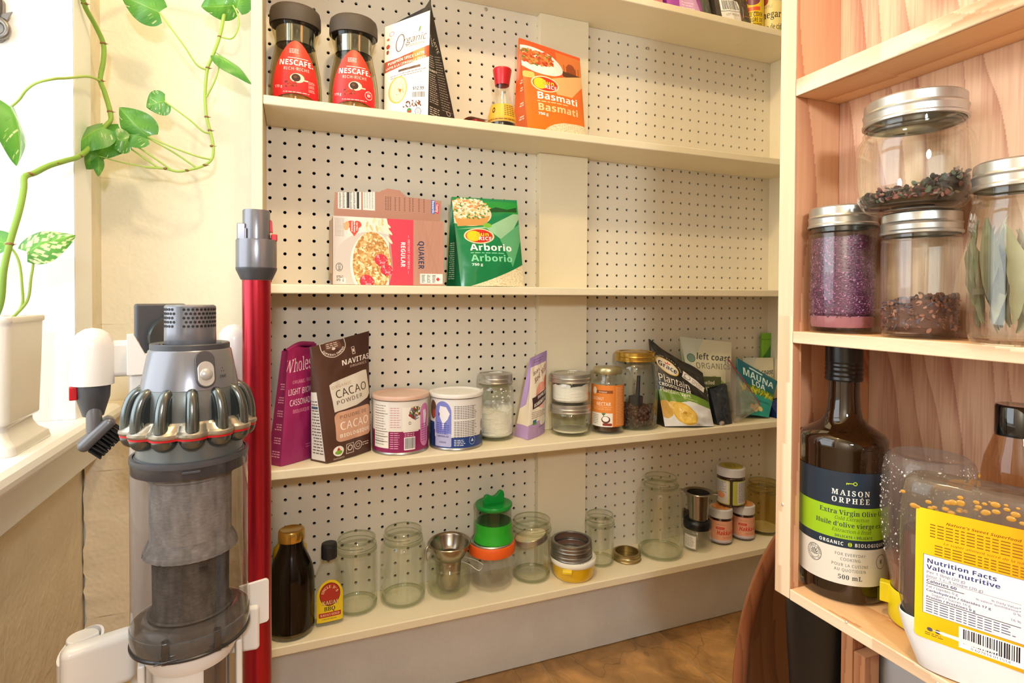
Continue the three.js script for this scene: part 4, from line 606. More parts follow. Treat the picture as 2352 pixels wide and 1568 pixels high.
{
  const o = [0.372, SH[2], 0.06], t = thing('arborio_rice_bag', 'green plastic bag of arborio rice beside the open oatmeal carton', 'bag', o);
  const f = at0(o, [[0.312, SH[2], 0.088], [0.4447, SH[2], 0.082], [0.4385, 0.9965, 0.055], [0.3005, 0.9935, 0.060]]), b = at0(o, [[0.2975, SH[2], 0.036], [0.4430, SH[2], 0.034], [0.4382, 0.9955, 0.052], [0.3000, 0.9925, 0.057]]);
  const m = print(512, 704, (c, w, h) => {
    c.save(); c.scale(1, 704 / 896); ricePack('Arborio', ['#0f8a4e', '#0c7a46', '#8fe0b0', (c) => { c.moveTo(60, 900); c.quadraticCurveTo(330, 800, 512, 670); c.lineTo(512, 900); }], (c) => {
      P(c, [[0, 330], [250, 300], [512, 120], [512, 200], [400, 420], [340, 430], [230, 320]], '#9fd0a4'); P(c, [[330, 430], [512, 250], [512, 420], [420, 700]], '#5fb27c'); R(c, 250, 30, 262, 120, '#1f9a3c'); P(c, [[270, 120], [330, 90], [420, 110], [500, 80], [500, 130], [280, 150]], '#11501f');
      E(c, 110, 160, 175, 140, '#e8d7b0', 0.1); P(c, [[0, 180], [270, 190], [230, 290], [20, 300]], '#d39a55'); speck(c, 0, 10, 290, 210, 420, ['#f3ead2', '#e7d6a8', '#e8935a', '#5d8a3c', '#f6f0df', '#ddb86a'], 7, 18, (x, y) => Math.hypot((x - 115) / 160, (y - 120) / 110) < 1); E(c, 240, 290, 34, 24, '#7cc043'); })(c, 512, 896); c.restore();
  }, 0.2, { clearcoat: 0.4 });
  const sd = print(128, 512, (c, w, h) => { R(c, 0, 0, w, h, '#0d6b45'); lines(c, 20, 120, 60, 3, 12, '#cfe9d8', 6); lines(c, 60, 260, 60, 18, 12, '#bfe0cc', 5); }, 0.22);
  pouch(t, f, b, m, std(0x0d6b42, 0.3), sd, { bulge: 0.011, gusset: 0.004, wr: 0.0012, s: 23 });
}

// ================================================================ fourth shelf, left to right
const onShelf = (x, z, k) => [x, SH[k], z];
{
  const o = [0.02, SH[3], 0.06], t = thing('brown_sugar_bag', 'magenta bag of brown sugar with a folded top at the left end of the shelf', 'bag', o);
  const f = at0(o, [[-0.0055, SH[3], 0.1035], [0.0700, SH[3], 0.0385], [0.0530, 0.7135, 0.045], [0.0060, 0.7060, 0.088]]), b = at0(o, [[-0.0268, SH[3], 0.0810], [0.0440, SH[3], 0.0080], [0.0440, 0.7130, 0.036], [-0.0040, 0.7050, 0.078]]);
  const m = print(512, 896, (c, w, h) => {
    const g = c.createLinearGradient(0, 0, w, h); g.addColorStop(0, '#a8245f'); g.addColorStop(0.5, '#a32465'); g.addColorStop(1, '#8c2760'); c.fillStyle = g; c.fillRect(0, 0, w, h);
    T(c, 'Wholesome', 290, 130, 140, '#f3dbe2', { i: 1, f: 'serif', sx: 0.86 }); T(c, 'ORGANIC · FAIR TRADE', 270, 260, 38, '#e9a8bd'); T(c, 'LIGHT BROWN SUGAR', 290, 335, 66, '#fbeef1', { b: 0, sx: 0.8 }); T(c, 'CASSONADE AMBRÉE', 300, 420, 66, '#fbeef1', { sx: 0.8 }); T(c, 'BIOLOGIQUE · COMMERCE', 290, 490, 38, '#e9a8bd', { sx: 0.9 });
    E(c, 450, 610, 150, 130, '#7a1f50'); E(c, 460, 610, 120, 105, '#5a3a2e'); speck(c, 340, 510, 230, 200, 500, ['#8a5a3c', '#a67a50', '#5a3a28'], 4, 8, (x, y) => Math.hypot((x - 460) / 115, (y - 610) / 100) < 1); E(c, 450, 610, 140, 122, null, 0, '#c76a94', 4);
    lines(c, 250, 770, 200, 2, 20, '#d98aa8', 6); T(c, '850 g', 330, 850, 30, '#5c1638', { b: 1 });
  }, 0.42), sd = print(128, 512, (c, w, h) => { R(c, 0, 0, w, h, '#8f2460'); for (let y = 150; y < 460; y += 60) lines(c, 20, y, 80, 3, 11, '#e2a6bf', 5); }, 0.45);
  const fr = pouch(t, f, b, m, std(0x8c2158, 0.45), sd, { bulge: 0.009, gusset: 0.002, wr: 0.0022, s: 31, topWave: 0.003 });
  part('rolled_top', tube([[-0.017, 0.191, 0.023], [0.004, 0.2015, 0.005], [0.028, 0.199, -0.017]], [0.0042, 0.0052], 20, 10), std(0x9c2560, 0.4), fr);
}
{
  const o = [0.105, SH[3], 0.07], t = thing('cacao_powder_pouch', 'dark brown pouch of cacao powder with white and peach panels', 'pouch', o);
  const f = at0(o, [[0.0672, SH[3], 0.1135], [0.1490, SH[3], 0.0540], [0.1445, 0.7345, 0.045], [0.0432, 0.7120, 0.094]]), b = at0(o, [[0.0425, SH[3], 0.0840], [0.1250, SH[3], 0.0200], [0.1440, 0.7340, 0.0425], [0.0425, 0.7115, 0.0915]]);
  const m = print(512, 1280, (c, w, h) => {
    const g = c.createLinearGradient(0, 0, w, 0); g.addColorStop(0, '#57382c'); g.addColorStop(1, '#4c3026'); c.fillStyle = g; c.fillRect(0, 0, w, h);
    c.save(); c.beginPath(); c.moveTo(70, 0); c.lineTo(280, 0); c.bezierCurveTo(290, 120, 240, 165, 176, 175); c.bezierCurveTo(110, 165, 66, 120, 70, 0); c.strokeStyle = '#e6d8cb'; c.lineWidth = 7; c.stroke(); c.clip(); R(c, 110, 0, 130, 90, '#6b4636'); lines(c, 120, 20, 110, 3, 20, '#e6d8cb', 7); E(c, 176, 84, 16, 14, '#e6d8cb'); c.restore(); 'SUPERALIMENT'.split('').forEach((k, i) => { const a = 2.75 - i * 0.205; T(c, k, 176 + 92 * Math.cos(a), 48 + 100 * Math.sin(a), 28, '#efe3d8', { b: 1, rot: a - Math.PI / 2 }); });
    c.save(); c.translate(350, 165); c.rotate(-0.05); R(c, -18, -52, 34, 84, null); c.strokeStyle = '#efe3d8'; c.lineWidth = 5; c.strokeRect(-14, -46, 28, 76); R(c, -8, -26, 16, 34, '#efe3d8'); c.restore(); T(c, 'NAVITAS', 370, 262, 78, '#f6efe8', { b: 1, ls: 2, sx: 0.85 }); T(c, 'ORGANICS', 390, 318, 34, '#e0cfc0', { ls: 2 });
    P(c, [[96, 460], [130, 440], [430, 396], [470, 400], [500, 660], [470, 700], [330, 742], [110, 760]], '#e3ddd0'); T(c, 'ORGANIC', 210, 492, 42, '#bb9a7c', { ls: 3, rot: -0.06 }); T(c, 'CACAO', 300, 570, 116, '#3e2820', { ls: 4, sx: 0.85, rot: -0.06 }); T(c, 'POWDER', 270, 660, 60, '#3e2820', { ls: 6, rot: -0.06 });
    c.beginPath(); c.roundRect(104, 770, 400, 318, 50); c.fillStyle = '#d8a88c'; c.fill(); T(c, 'POUDRE DE', 300, 828, 50, '#6a4434', { ls: 4 }); T(c, 'CACAO', 310, 925, 116, '#fbf1e8', { ls: 6, sx: 0.85 }); T(c, 'BIOLOGIQUE', 310, 1026, 52, '#fbf1e8', { b: 1, ls: 3 });
    E(c, 120, 1180, 54, 54, '#f4efe6'); E(c, 120, 1194, 38, 22, '#7fae3a'); P(c, [[120, 1140], [140, 1172], [100, 1172]], '#c93126'); T(c, 'IMPORTED', 120, 1256, 24, '#d8c9bb'); c.strokeStyle = '#efe6dc'; c.lineWidth = 5; c.strokeRect(200, 1132, 84, 100); E(c, 242, 1176, 26, 26, null, 0, '#efe6dc', 9); E(c, 340, 1176, 42, 42, null, 0, '#efe6dc', 6); E(c, 340, 1176, 20, 20, null, 0, '#efe6dc', 5); lines(c, 390, 1158, 90, 2, 24, '#e0d2c4', 8);
  }, 0.36), sd = print(128, 640, (c, w, h) => { R(c, 0, 0, w, h, '#51342a'); R(c, 8, 250, 112, 380, '#e6e2da'); lines(c, 16, 300, 96, 18, 17, '#5a5550', 6); R(c, 16, 330, 90, 14, '#3a5a78'); }, 0.4);
  pouch(t, f, b, m, std(0x4c3026, 0.45), sd, { bulge: 0.010, gusset: -0.003, wr: 0.0022, s: 43 });
}
const canLid = (t, r, y, col) => part('lid', lathe([[r - 0.0005, y - 0.0065], [r + 0.0016, y - 0.006], [r + 0.0020, y - 0.001], [r + 0.0010, y + 0.001], [r - 0.004, y + 0.0012], [r - 0.0065, y - 0.0012], [r - 0.009, y - 0.0016], [0, y - 0.0012]], 64), phys({ color: col, roughness: 0.35 }), t, 'plastic snap lid');
function can(name, label, x, z, r, h, draw, lid) {
  const t = thing(name, label, 'tin', onShelf(x, z, 3), angleTo(x, z), 'cocoa tins');
  part('tin', lathe([[0, 0.002], [r - 0.002, 0.0015], [r, 0], [r + 0.0008, 0.001], [r + 0.0006, 0.003], [r - 0.0004, 0.0042], [r - 0.0004, h - 0.008], [r + 0.0002, h - 0.006], [r, h - 0.004], [0, h - 0.005]], 64), mZinc, t);
  part('label', wrap(r - 0.0001, 0.0046, h - 0.0082, 0, Math.PI * 1.9, 72), print(2048, 512, draw, 0.4), t, 'printed paper wrapper'); canLid(t, r, h, lid); return t;
}
const zc = (w) => (w / 2); // label centre faces the camera
can('cocoa_tin', 'wide tin with a purple and white wrapper and a dusty pinkish lid', 0.2037, 0.0565, 0.0515, 0.1045, (c, w, h) => {
  R(c, 0, 0, w, h, '#e9e4dc'); R(c, 0, 300, w, h - 300, '#8d1d57'); const X = 1024 - 330; R(c, X - 60, 0, 240, 470, '#f1ede4'); for (let i = 0; i < 16; i++) lines(c, X - 40, 40 + i * 26, 190, 1, 10, '#6a6560', 6); for (const y of [120, 300, 350, 400]) R(c, X - 50, y, 220, 5, '#4a4642');
  for (let i = 0; i < 9; i++) lines(c, X + 200, 60 + i * 24, 130, 1, 10, '#c2748c', 6); for (let i = 0; i < 8; i++) lines(c, X + 200, 312 + i * 22, 120, 1, 10, '#e7bcd0', 7);
  R(c, X + 350, 60, 230, 230, '#f4f0e8'); E(c, X + 520, 120, 86, 66, '#55643a'); speck(c, X + 430, 60, 180, 120, 90, ['#e3c84a', '#f2efe6', '#38602c', '#a4323c', '#7488a8'], 9, 22, (a, b) => Math.hypot((a - X - 520) / 84, (b - 120) / 64) < 1); E(c, X + 440, 220, 13, 13, null, 0, '#3a3a3a', 5); R(c, X + 360, 300, 200, 10, '#f4f0e8'); for (let i = 0; i < 2; i++) lines(c, X + 375, 322 + i * 20, 150, 1, 8, '#efc9da', 7); barcode(c, X + 370, 360, 140, 130);
  c.fillStyle = '#d884b8'; c.beginPath(); c.roundRect(X + 590, 40, 170, 440, 80); c.fill(); P(c, [[X + 640, 110], [X + 690, 100], [X + 720, 160], [X + 690, 220], [X + 670, 300], [X + 650, 220]], '#f3e3ee'); for (let i = 0; i < 8; i++) lines(c, X + 610, 250 + i * 24, 120, 1, 8, '#7d1d56', 7);
}, 0xdcb8a4);
can('cocoa_tin', 'wide tin with a blue and white wrapper and a clean white lid', 0.3099, 0.064, 0.0508, 0.1032, (c, w, h) => {
  R(c, 0, 0, w, h, '#e8e6e4'); R(c, 0, 402, w, 110, '#22438a'); const X = 1024 - 370; R(c, X - 90, 250, 140, 262, '#22438a'); E(c, X + 20, 120, 70, 100, '#6a4630'); E(c, X + 40, 160, 40, 44, '#b04a30'); R(c, X + 30, 330, 30, 180, '#1d2a58');
  c.fillStyle = '#8088d8'; c.beginPath(); c.roundRect(X + 70, 20, 240, 400, [120, 120, 0, 0]); c.fill(); R(c, X + 70, 360, 240, 140, '#b7b9e2', 14); P(c, [[X + 150, 70], [X + 240, 80], [X + 290, 150], [X + 260, 210], [X + 215, 250], [X + 195, 330], [X + 180, 240], [X + 130, 160]], '#f1f0f4'); P(c, [[X + 128, 130], [X + 146, 150], [X + 142, 190], [X + 126, 170]], '#26324e'); for (let i = 0; i < 6; i++) lines(c, X + 100, 250 + i * 22, 180, 1, 8, '#3b449c', 7); T(c, 'camino.ca', X + 190, 388, 34, '#23306e', { b: 1 }); T(c, 'cuisine', X + 190, 452, 30, '#4a5078', { b: 1 });
  for (let i = 0; i < 19; i++) if (i !== 8) lines(c, X + 345, 70 + i * 18, 330, 1, 8, '#57555a', 7, 0.15); R(c, X + 320, 400, 420, 112, '#22438a'); lines(c, X + 345, 425, 150, 4, 18, '#dfe6f4', 8); E(c, X + 590, 440, 44, 44, null, 0, '#cfdaf0', 4); P(c, [[X + 590, 415], [X + 612, 452], [X + 568, 452]], '#cfdaf0'); E(c, X + 800, 300, 40, 60, '#8d8aa2'); E(c, X + 790, 420, 50, 60, '#3f3f4a');
}, 0xe9e7e0);
function glassJar(name, label, x, z, k, r, h, neck, sh, group, g = gJar) { const t = thing(name, label, 'jar', onShelf(x, z, k), angleTo(x, z), group); part('glass', shell(jarProfile(r, h, neck, sh)), g, t); part('rim', lathe([[neck - 0.0036, h - 0.0004], [neck - 0.0030, h + 0.0008], [neck - 0.0014, h + 0.0009], [neck + 0.0001, h - 0.0006], [neck + 0.0002, h - 0.003]], 56), gEdge, t); part('thread', [tube(Array.from({ length: 25 }, (_, i) => [Math.sin(i / 24 * 6.6) * (neck + 0.0008), h - 0.0145 + i / 24 * 0.006, Math.cos(i / 24 * 6.6) * (neck + 0.0008)]), [0.0008, 0.0008], 60, 6), lathe([[neck + 0.0005, h - 0.0235], [neck + 0.0027, h - 0.0215], [neck + 0.0027, h - 0.0195], [neck + 0.0002, h - 0.0175]], 56)], gEdge, t); part('base_ring', lathe([[r * 0.80, 0.0052], [r * 0.93, 0.0020], [r * 0.985, 0.0050], [r * 0.99, 0.0085], [r * 0.93, 0.0078]], 56), gEdge, t); return t; }
{
  const t = glassJar('flour_jar', 'glass jar half full of white flour with a silver screw lid', 0.3985, 0.0418, 3, 0.0378, 0.130, 0.0322, 0.090);
  part('flour', lumpyTop(0.0348, 0.0065, (x, z) => 0.052 + 0.022 * fbm(x * 60 + 9, z * 60, 3, 4) - 0.25 * z), std(0xf3efe4, 0.95, 0, { bumpMap: bumpTex, bumpScale: 0.002 }), t);
  const cl = []; for (let i = 0; i < 26; i++) { const a = rr(-1.3, 1.3), y = rr(0.07, 0.105), rad = 0.0344; cl.push(new THREE.IcosahedronGeometry(rr(0.001, 0.0028), 1).scale(1, 0.7, 0.4).rotateY(a).translate(Math.sin(a) * rad, y, Math.cos(a) * rad)); } const st = part('flour_clinging', cl, std(0xf5f1e8, 0.95), t); st.userData.kind = 'stuff';
  jarLid(t, 0.0354, 0.1125, 0.019, mZinc, mZinc);
  part('lid_sticker', [box(-0.012, 0.014, 0.1316, 0.1321, -0.006, 0.004, 0.0002)], std(0xe8e4da, 0.6), t);
}
{
  const o = [0.497, SH[3], 0.05], t = thing('baking_soda_bag', 'lavender and cream paper bag of baking soda with a tall folded top', 'bag', o);
  const f = at0(o, [[0.4520, SH[3], 0.0860], [0.5110, SH[3], 0.0380], [0.5130, 0.6875, 0.044], [0.4680, 0.6745, 0.064]]), b = at0(o, [[0.4395, SH[3], 0.0440], [0.4830, SH[3], 0.0040], [0.5120, 0.6870, 0.042], [0.4670, 0.6740, 0.061]]);
  const m = print(512, 1024, (c, w, h) => {
    R(c, 0, 0, w, h, '#efe3cf'); R(c, 0, 0, w, 120, '#a98cc0'); R(c, 0, 850, w, 180, '#b898c8'); P(c, [[0, 850], [512, 800], [512, 870]], '#b898c8'); lines(c, 90, 40, 300, 2, 30, '#6d4f88', 9); R(c, 470, 100, 42, 760, '#c2a4d0');
    T(c, "Bob's", 150, 200, 64, '#5a2a2c', { f: 'serif', b: 1, i: 1, rot: -0.25 }); T(c, 'Red Mill', 270, 250, 92, '#7a2430', { f: 'serif', b: 1, i: 1, rot: -0.35 }); E(c, 290, 510, 170, 160, '#e8a08c'); E(c, 430, 370, 60, 90, '#d8705a', 0.5); E(c, 300, 560, 120, 110, '#f0b8a8');
    c.save(); c.translate(280, 560); c.rotate(-0.16); R(c, -220, -80, 520, 150, '#45282e'); T(c, 'BAKING SODA', 70, -42, 58, '#f7efe6', { b: 1, sx: 0.8 }); T(c, 'BICARBONATE DE SOUDE', 60, 32, 58, '#f7efe6', { b: 1, sx: 0.72 }); c.restore(); lines(c, 60, 700, 400, 4, 22, '#7a6a5a', 7); R(c, 90, 800, 90, 60, '#3f6d8f'); R(c, 90, 832, 90, 28, '#5d8f4a'); E(c, 380, 840, 110, 60, '#f6efe2'); lines(c, 260, 905, 200, 1, 10, '#6a5a4a', 9);
  }, 0.7), sd = print(128, 512, (c, w, h) => { R(c, 0, 0, w, h, '#efe2c8'); P(c, [[128, 0], [128, 330], [60, 300], [0, 60], [0, 0]], '#b79ad0'); R(c, 0, 430, w, 90, '#b898c8'); }, 0.7);
  pouch(t, f, b, m, std(0xe2d3bc, 0.7), sd, { bulge: 0.007, gusset: 0.006, wr: 0.0016, s: 57 });
}
{
  const x = 0.5600, z = 0.0620, t = thing('storage_jar', 'low empty glass jar with a silver lid, carrying another jar', 'jar', onShelf(x, z, 3), angleTo(x, z));
  const lo = [[0.036, 0], [0.0395, 0.0015], [0.0405, 0.006], [0.0408, 0.030], [0.0418, 0.040], [0.0410, 0.044], [0.0400, 0.046], [0.0400, 0.060]];
  part('glass', shell(lo, 0.0028, 0.006), gOld, t); jarLid(t, 0.0432, 0.0465, 0.0178, mZinc, mZinc); fill(0.037, 0.0066, 0.0085, std(0xd9d2ba, 0.9), t, 'crumbs', 0.001);
  const t2 = thing('powder_jar', 'low glass jar of hollowed white powder stacked on an empty jar', 'jar', [x, SH[3] + 0.0646, z], angleTo(x, z));
  const hi = lo.map(([r, y]) => [r + 0.0003, y * 0.95]); part('glass', shell(hi, 0.0028, 0.005), gJar, t2); jarLid(t2, 0.0434, 0.0455, 0.0185, mZinc, mZinc);
  part('powder', lumpyTop(0.0372, 0.0055, (px, pz) => 0.018 + 0.024 * Math.pow(Math.min(1, Math.hypot(px + 0.004, pz) / 0.037), 2.2) * (0.75 + 0.5 * fbm(px * 50 + 3, pz * 50, 5, 3)) + (px < 0 ? 0.004 : 0)), std(0xf6f1e6, 0.95, 0, { bumpMap: bumpTex, bumpScale: 0.001 }), t2);
  part('lid_tag', [box(-0.006, -0.003, 0.0641, 0.0645, -0.003, 0.006, 0.0002), box(-0.001, 0.002, 0.0641, 0.0645, -0.003, 0.006, 0.0002), box(0.004, 0.007, 0.0641, 0.0645, -0.003, 0.006, 0.0002)], std(0xf2efe6, 0.6), t2);
}
{
  const x = 0.642, z = 0.076, t = thing('nectar_jar', 'slim amber syrup jar with an orange coconut label and a gold lid', 'jar', onShelf(x, z, 3), angleTo(x, z));
  const pr = [[0.030, 0], [0.0328, 0.0015], [0.0340, 0.006], [0.0343, 0.012], [0.0343, 0.104], [0.0335, 0.110], [0.0300, 0.116], [0.0288, 0.119], [0.0288, 0.129]];
  part('glass', shell(pr, 0.0025, 0.005), gJar, t); part('syrup', lathe([[0, 0.0055], [0.029, 0.0055], [0.0316, 0.010], [0.0316, 0.024], [0, 0.024]], 40), phys({ color: 0x3a170d, roughness: 0.15 }), t);
  part('lid', lathe([[0.0288, 0.1255], [0.0300, 0.1250], [0.0304, 0.1265], [0.0304, 0.1355], [0.0292, 0.1378], [0.027, 0.1384], [0, 0.1374]], 56), mGoldDull, t);
  part('label', wrap(0.0346, 0.0165, 0.1035, 0, 3.3, 48), print(1024, 640, (c, w, h) => {
    R(c, 0, 0, w, h, '#e08434'); R(c, 640, 0, 384, h, '#d97c2c'); for (let i = 0; i < 26; i++) lines(c, 668, 30 + i * 23, 200, 1, 9, '#f4c898', 7); R(c, 220, 80, 390, 46, '#8d4a1e'); E(c, 240, 90, 50, 56, '#f2ead8'); T(c, 'Biologique', 420, 104, 34, '#f8e8d0'); T(c, 'COCONUT', 300, 210, 62, '#f8e8d0', { a: 'center' }); T(c, 'NECTAR', 430, 290, 76, '#fdf3e0', { ls: 3 }); R(c, 160, 336, 440, 4, '#f4c898'); T(c, 'NECTAR DE COCO', 400, 370, 40, '#f4c898', { ls: 3 });
    R(c, 150, 430, 460, 210, '#efe9dd'); lines(c, 190, 460, 150, 6, 26, '#6a655c', 8); E(c, 480, 530, 84, 56, '#5a3826'); E(c, 476, 520, 62, 40, '#f4efe4'); for (let i = 0; i < 7; i++) E(c, 420 + i * 6, 450, 5, 34, '#3f6d46', -0.9 + i * 0.3); R(c, 420, 584, 180, 40, '#8d3424', 18);
  }, 0.45), t, 'orange paper label');
}
{
  const t = glassJar('chocolate_chip_jar', 'tall glass jar with a gold lid, a third full of chocolate chips', 0.7250, 0.0545, 3, 0.0494, 0.166, 0.0402, 0.122);
  const chip = lathe([[0, 0], [0.0036, 0], [0.0048, 0.0012], [0.0045, 0.003], [0.003, 0.005], [0.0008, 0.0072], [0, 0.0075]], 10), mc = std(0x4a2e24, 0.45), pl = [];
  for (let i = 0; i < 420; i++) { const a = rr(0, 6.283), shellLayer = i < 270, q = shellLayer ? rr(0.037, 0.0405) : Math.sqrt(rnd()) * 0.038, y = shellLayer ? 0.008 + rnd() * 0.034 : 0.036 + 0.010 * rnd(); pl.push(new THREE.Matrix4().compose(V(Math.sin(a) * q, y, Math.cos(a) * q), new THREE.Quaternion().setFromEuler(new THREE.Euler(rr(0, 6), rr(0, 6), rr(0, 6))), V(1, 1, 1).multiplyScalar(rr(0.85, 1.1)))); }
  const im = new THREE.InstancedMesh(chip, mc, pl.length); im.name = 'chocolate_chips'; im.userData.kind = 'stuff'; pl.forEach((q, i) => im.setMatrixAt(i, q)); t.add(im);
  part('measuring_scoop', [tube([[0.004, 0.044, -0.004], [0.006, 0.07, -0.004], [0.007, 0.092, -0.005], [0.008, 0.112, -0.006]], [0.006, 0.004], 20, 10), lathe([[0, 0.042], [0.012, 0.042], [0.015, 0.048], [0.016, 0.066], [0.015, 0.066], [0.0135, 0.049], [0, 0.046]], 28).translate(0.002, 0, -0.004)], std(0x1f2a33, 0.4), t, 'dark scoop left inside');
  jarLid(t, 0.0446, 0.1468, 0.0205, mGold, mGold);
}
{
  const o = [0.83, SH[3], 0.08], t = thing('plantain_chip_bag', 'crumpled black and green chip bag with a yellow plantain slice printed on it', 'bag', o);
  const f = at0(o, [[0.7820, 0.5145, 0.087], [0.8885, 0.5135, 0.121], [0.8890, 0.6255, 0.082], [0.7815, 0.7005, 0.028]]), b = at0(o, [[0.7860, SH[3], 0.050], [0.8980, SH[3], 0.086], [0.8960, 0.6240, 0.066], [0.7850, 0.7000, 0.022]]);
  const m = print(768, 1024, (c, w, h) => {
    R(c, 0, 0, w, h, '#23211f'); for (let i = 0; i < 7; i++) R(c, 330, 70 + i * 14, 440, 4, '#3c3936'); P(c, [[0, 590], [230, 560], [470, 530], [768, 560], [768, 760], [0, 800]], '#6d9330'); P(c, [[0, 800], [430, 660], [768, 700], [768, 1024], [0, 1024]], '#dfe2e6');
    E(c, 190, 250, 150, 92, '#efe9dc', 0.25, '#d7b13a', 12); T(c, 'Grace', 190, 256, 92, '#2a2a34', { b: 1, rot: 0.2 }); P(c, [[160, 190], [190, 205], [205, 175], [220, 205], [240, 190], [230, 220], [170, 220]], '#c8323c'); 'QUALITY SINCE 1922'.split('').forEach((k, i) => { const a = -2.9 + i * 0.155; T(c, k, 195 + 186 * Math.cos(a + 0.2), 250 + 126 * Math.sin(a + 0.2), 26, '#f0e6d0', { b: 1, rot: a + Math.PI / 2 + 0.2 }); });
    T(c, 'Plantain', 250, 430, 128, '#f6f2ea', { a: 'center', sx: 0.95 }); T(c, 'CROUSTILLES DE', 250, 512, 58, '#f6f2ea', { b: 1 }); T(c, 'Plantain Vert', 240, 578, 76, '#f6f2ea');
    c.save(); c.translate(560, 300); c.rotate(0.35); R(c, -160, -60, 330, 120, '#efece4'); E(c, -90, -5, 40, 40, null, 0, '#55524c', 8); R(c, -148, 34, 44, 12, '#55524c'); lines(c, -20, -34, 170, 4, 22, '#55524c', 8); c.restore();
    T(c, '• Gluten free', 380, 630, 30, '#e9f2d4', { a: 'left' }); T(c, '• Sans gluten', 380, 668, 30, '#e9f2d4', { a: 'left' }); T(c, '• Sans OGM', 380, 706, 30, '#e9f2d4', { a: 'left' });
    E(c, 60, 820, 100, 110, '#d0a134'); E(c, 180, 760, 80, 54, '#e4c06a'); E(c, 320, 860, 190, 140, '#e0b43e', 0.5); E(c, 320, 860, 168, 120, '#ecc55c', 0.5); E(c, 310, 850, 30, 22, '#c6952c'); speck(c, 200, 770, 240, 190, 60, ['#d8a83a', '#f4d88a'], 5, 14, (x, y) => Math.hypot(x - 320, y - 860) < 110);
  }, 0.26, { clearcoat: 0.35 });
  pouch(t, f, b, m, std(0x2b2926, 0.3), std(0x2a2926, 0.3), { bulge: 0.016, gusset: -0.003, wr: 0.005, s: 71, topWave: 0.004 });
}
const lcArt = (c, w, h) => { R(c, 0, 0, w, h, '#e5e0c4'); P(c, [[0, 0], [230, 0], [0, 330]], '#d3d8c8'); T(c, 'left coast', 300, 170, 84, '#4c4f44', { b: 1, i: 1 }); T(c, 'ORGANICS', 300, 258, 76, '#6a6c60', { ls: 5 }); E(c, 66, 190, 38, 38, '#7c9a86', 0, '#4f6a58', 5); E(c, 470, 214, 36, 36, null, 0, '#6a6c60', 6); T(c, 'B', 470, 216, 36, '#6a6c60', { b: 1 }); lines(c, 430, 160, 80, 1, 8, '#6a6c60', 6); lines(c, 430, 268, 80, 1, 8, '#6a6c60', 6); };
{
  const o = [0.93, SH[3], 0.03], t = thing('seed_pouch', 'tall pale pouch with green landscape print leaning against the perforated board', 'pouch', o);
  const f = at0(o, [[0.8900, SH[3], 0.062], [0.9900, SH[3], 0.058], [1.0130, 0.6915, 0.038], [0.8620, 0.7085, 0.034]]), b = at0(o, [[0.8880, SH[3], 0.036], [0.9880, SH[3], 0.030], [1.0130, 0.6910, 0.035], [0.8620, 0.7080, 0.031]]);
  const m = print(512, 768, (c, w, h) => { lcArt(c, w, h); P(c, [[0, 480], [160, 380], [300, 350], [420, 420], [512, 400], [512, 768], [0, 768]], '#9fb35c'); P(c, [[0, 560], [260, 430], [512, 520], [512, 768], [0, 768]], '#7f9a44'); R(c, 40, 360, 330, 400, '#5a6440'); T(c, 'shelled', 210, 420, 46, '#efeede', { b: 1 }); T(c, 'HEMP SEEDS', 230, 480, 50, '#efeede', { b: 1 }); T(c, 'graines', 230, 540, 46, '#efeede', { b: 1 }); P(c, [[360, 640], [512, 560], [512, 768], [330, 768]], '#3d5a2c'); }, 0.5);
  pouch(t, f, b, m, std(0xc9c4a4, 0.5), std(0xb9b88c, 0.5), { bulge: 0.006, gusset: 0.002, wr: 0.0016, s: 83 });
}
{
  const o = [0.931, SH[3], 0.095], t = thing('coffee_packet', 'small rolled dark navy packet standing between chip bag and zip bag', 'packet', o);
  const f = at0(o, [[0.9070, SH[3], 0.112], [0.9500, SH[3], 0.110], [0.9530, 0.6000, 0.088], [0.9000, 0.5930, 0.092]]), b = at0(o, [[0.9080, SH[3], 0.094], [0.9510, SH[3], 0.092], [0.9540, 0.6000, 0.081], [0.9010, 0.5930, 0.084]]);
  const m = std(0x2a2f38, 0.35); pouch(t, f, b, m, m, m, { bulge: 0.006, gusset: 0, wr: 0.003, s: 91, topWave: 0.004 });
}
{
  const o = [1.0, SH[3], 0.08], t = thing('zip_bag', 'clear plastic zip bag with a red closure strip, slumped at an angle', 'bag', o);
  const f = at0(o, [[0.9570, SH[3] + 0.002, 0.112], [1.0240, 0.5350, 0.104], [1.0420, 0.5480, 0.100], [0.9700, 0.6560, 0.068]]), b = at0(o, [[0.9610, SH[3] + 0.002, 0.078], [1.0200, 0.5330, 0.084], [1.0425, 0.5475, 0.097], [0.9705, 0.6555, 0.064]]);
  const m = phys({ color: 0xe9e4dc, roughness: 0.12, transmission: 0.85, thickness: 0, ior: 1.35 }); const fr = pouch(t, f, b, m, m, m, { bulge: 0.010, gusset: -0.002, wr: 0.004, s: 97 });
  part('closure_strip', tube([at0(o, [[0.972, 0.6560, 0.070]])[0], at0(o, [[1.007, 0.602, 0.0880]])[0], at0(o, [[1.0425, 0.5475, 0.1010]])[0]], [0.0013, 0.0013], 20, 8), std(0xa63a52, 0.4), fr, 'dark red zip strip');
}
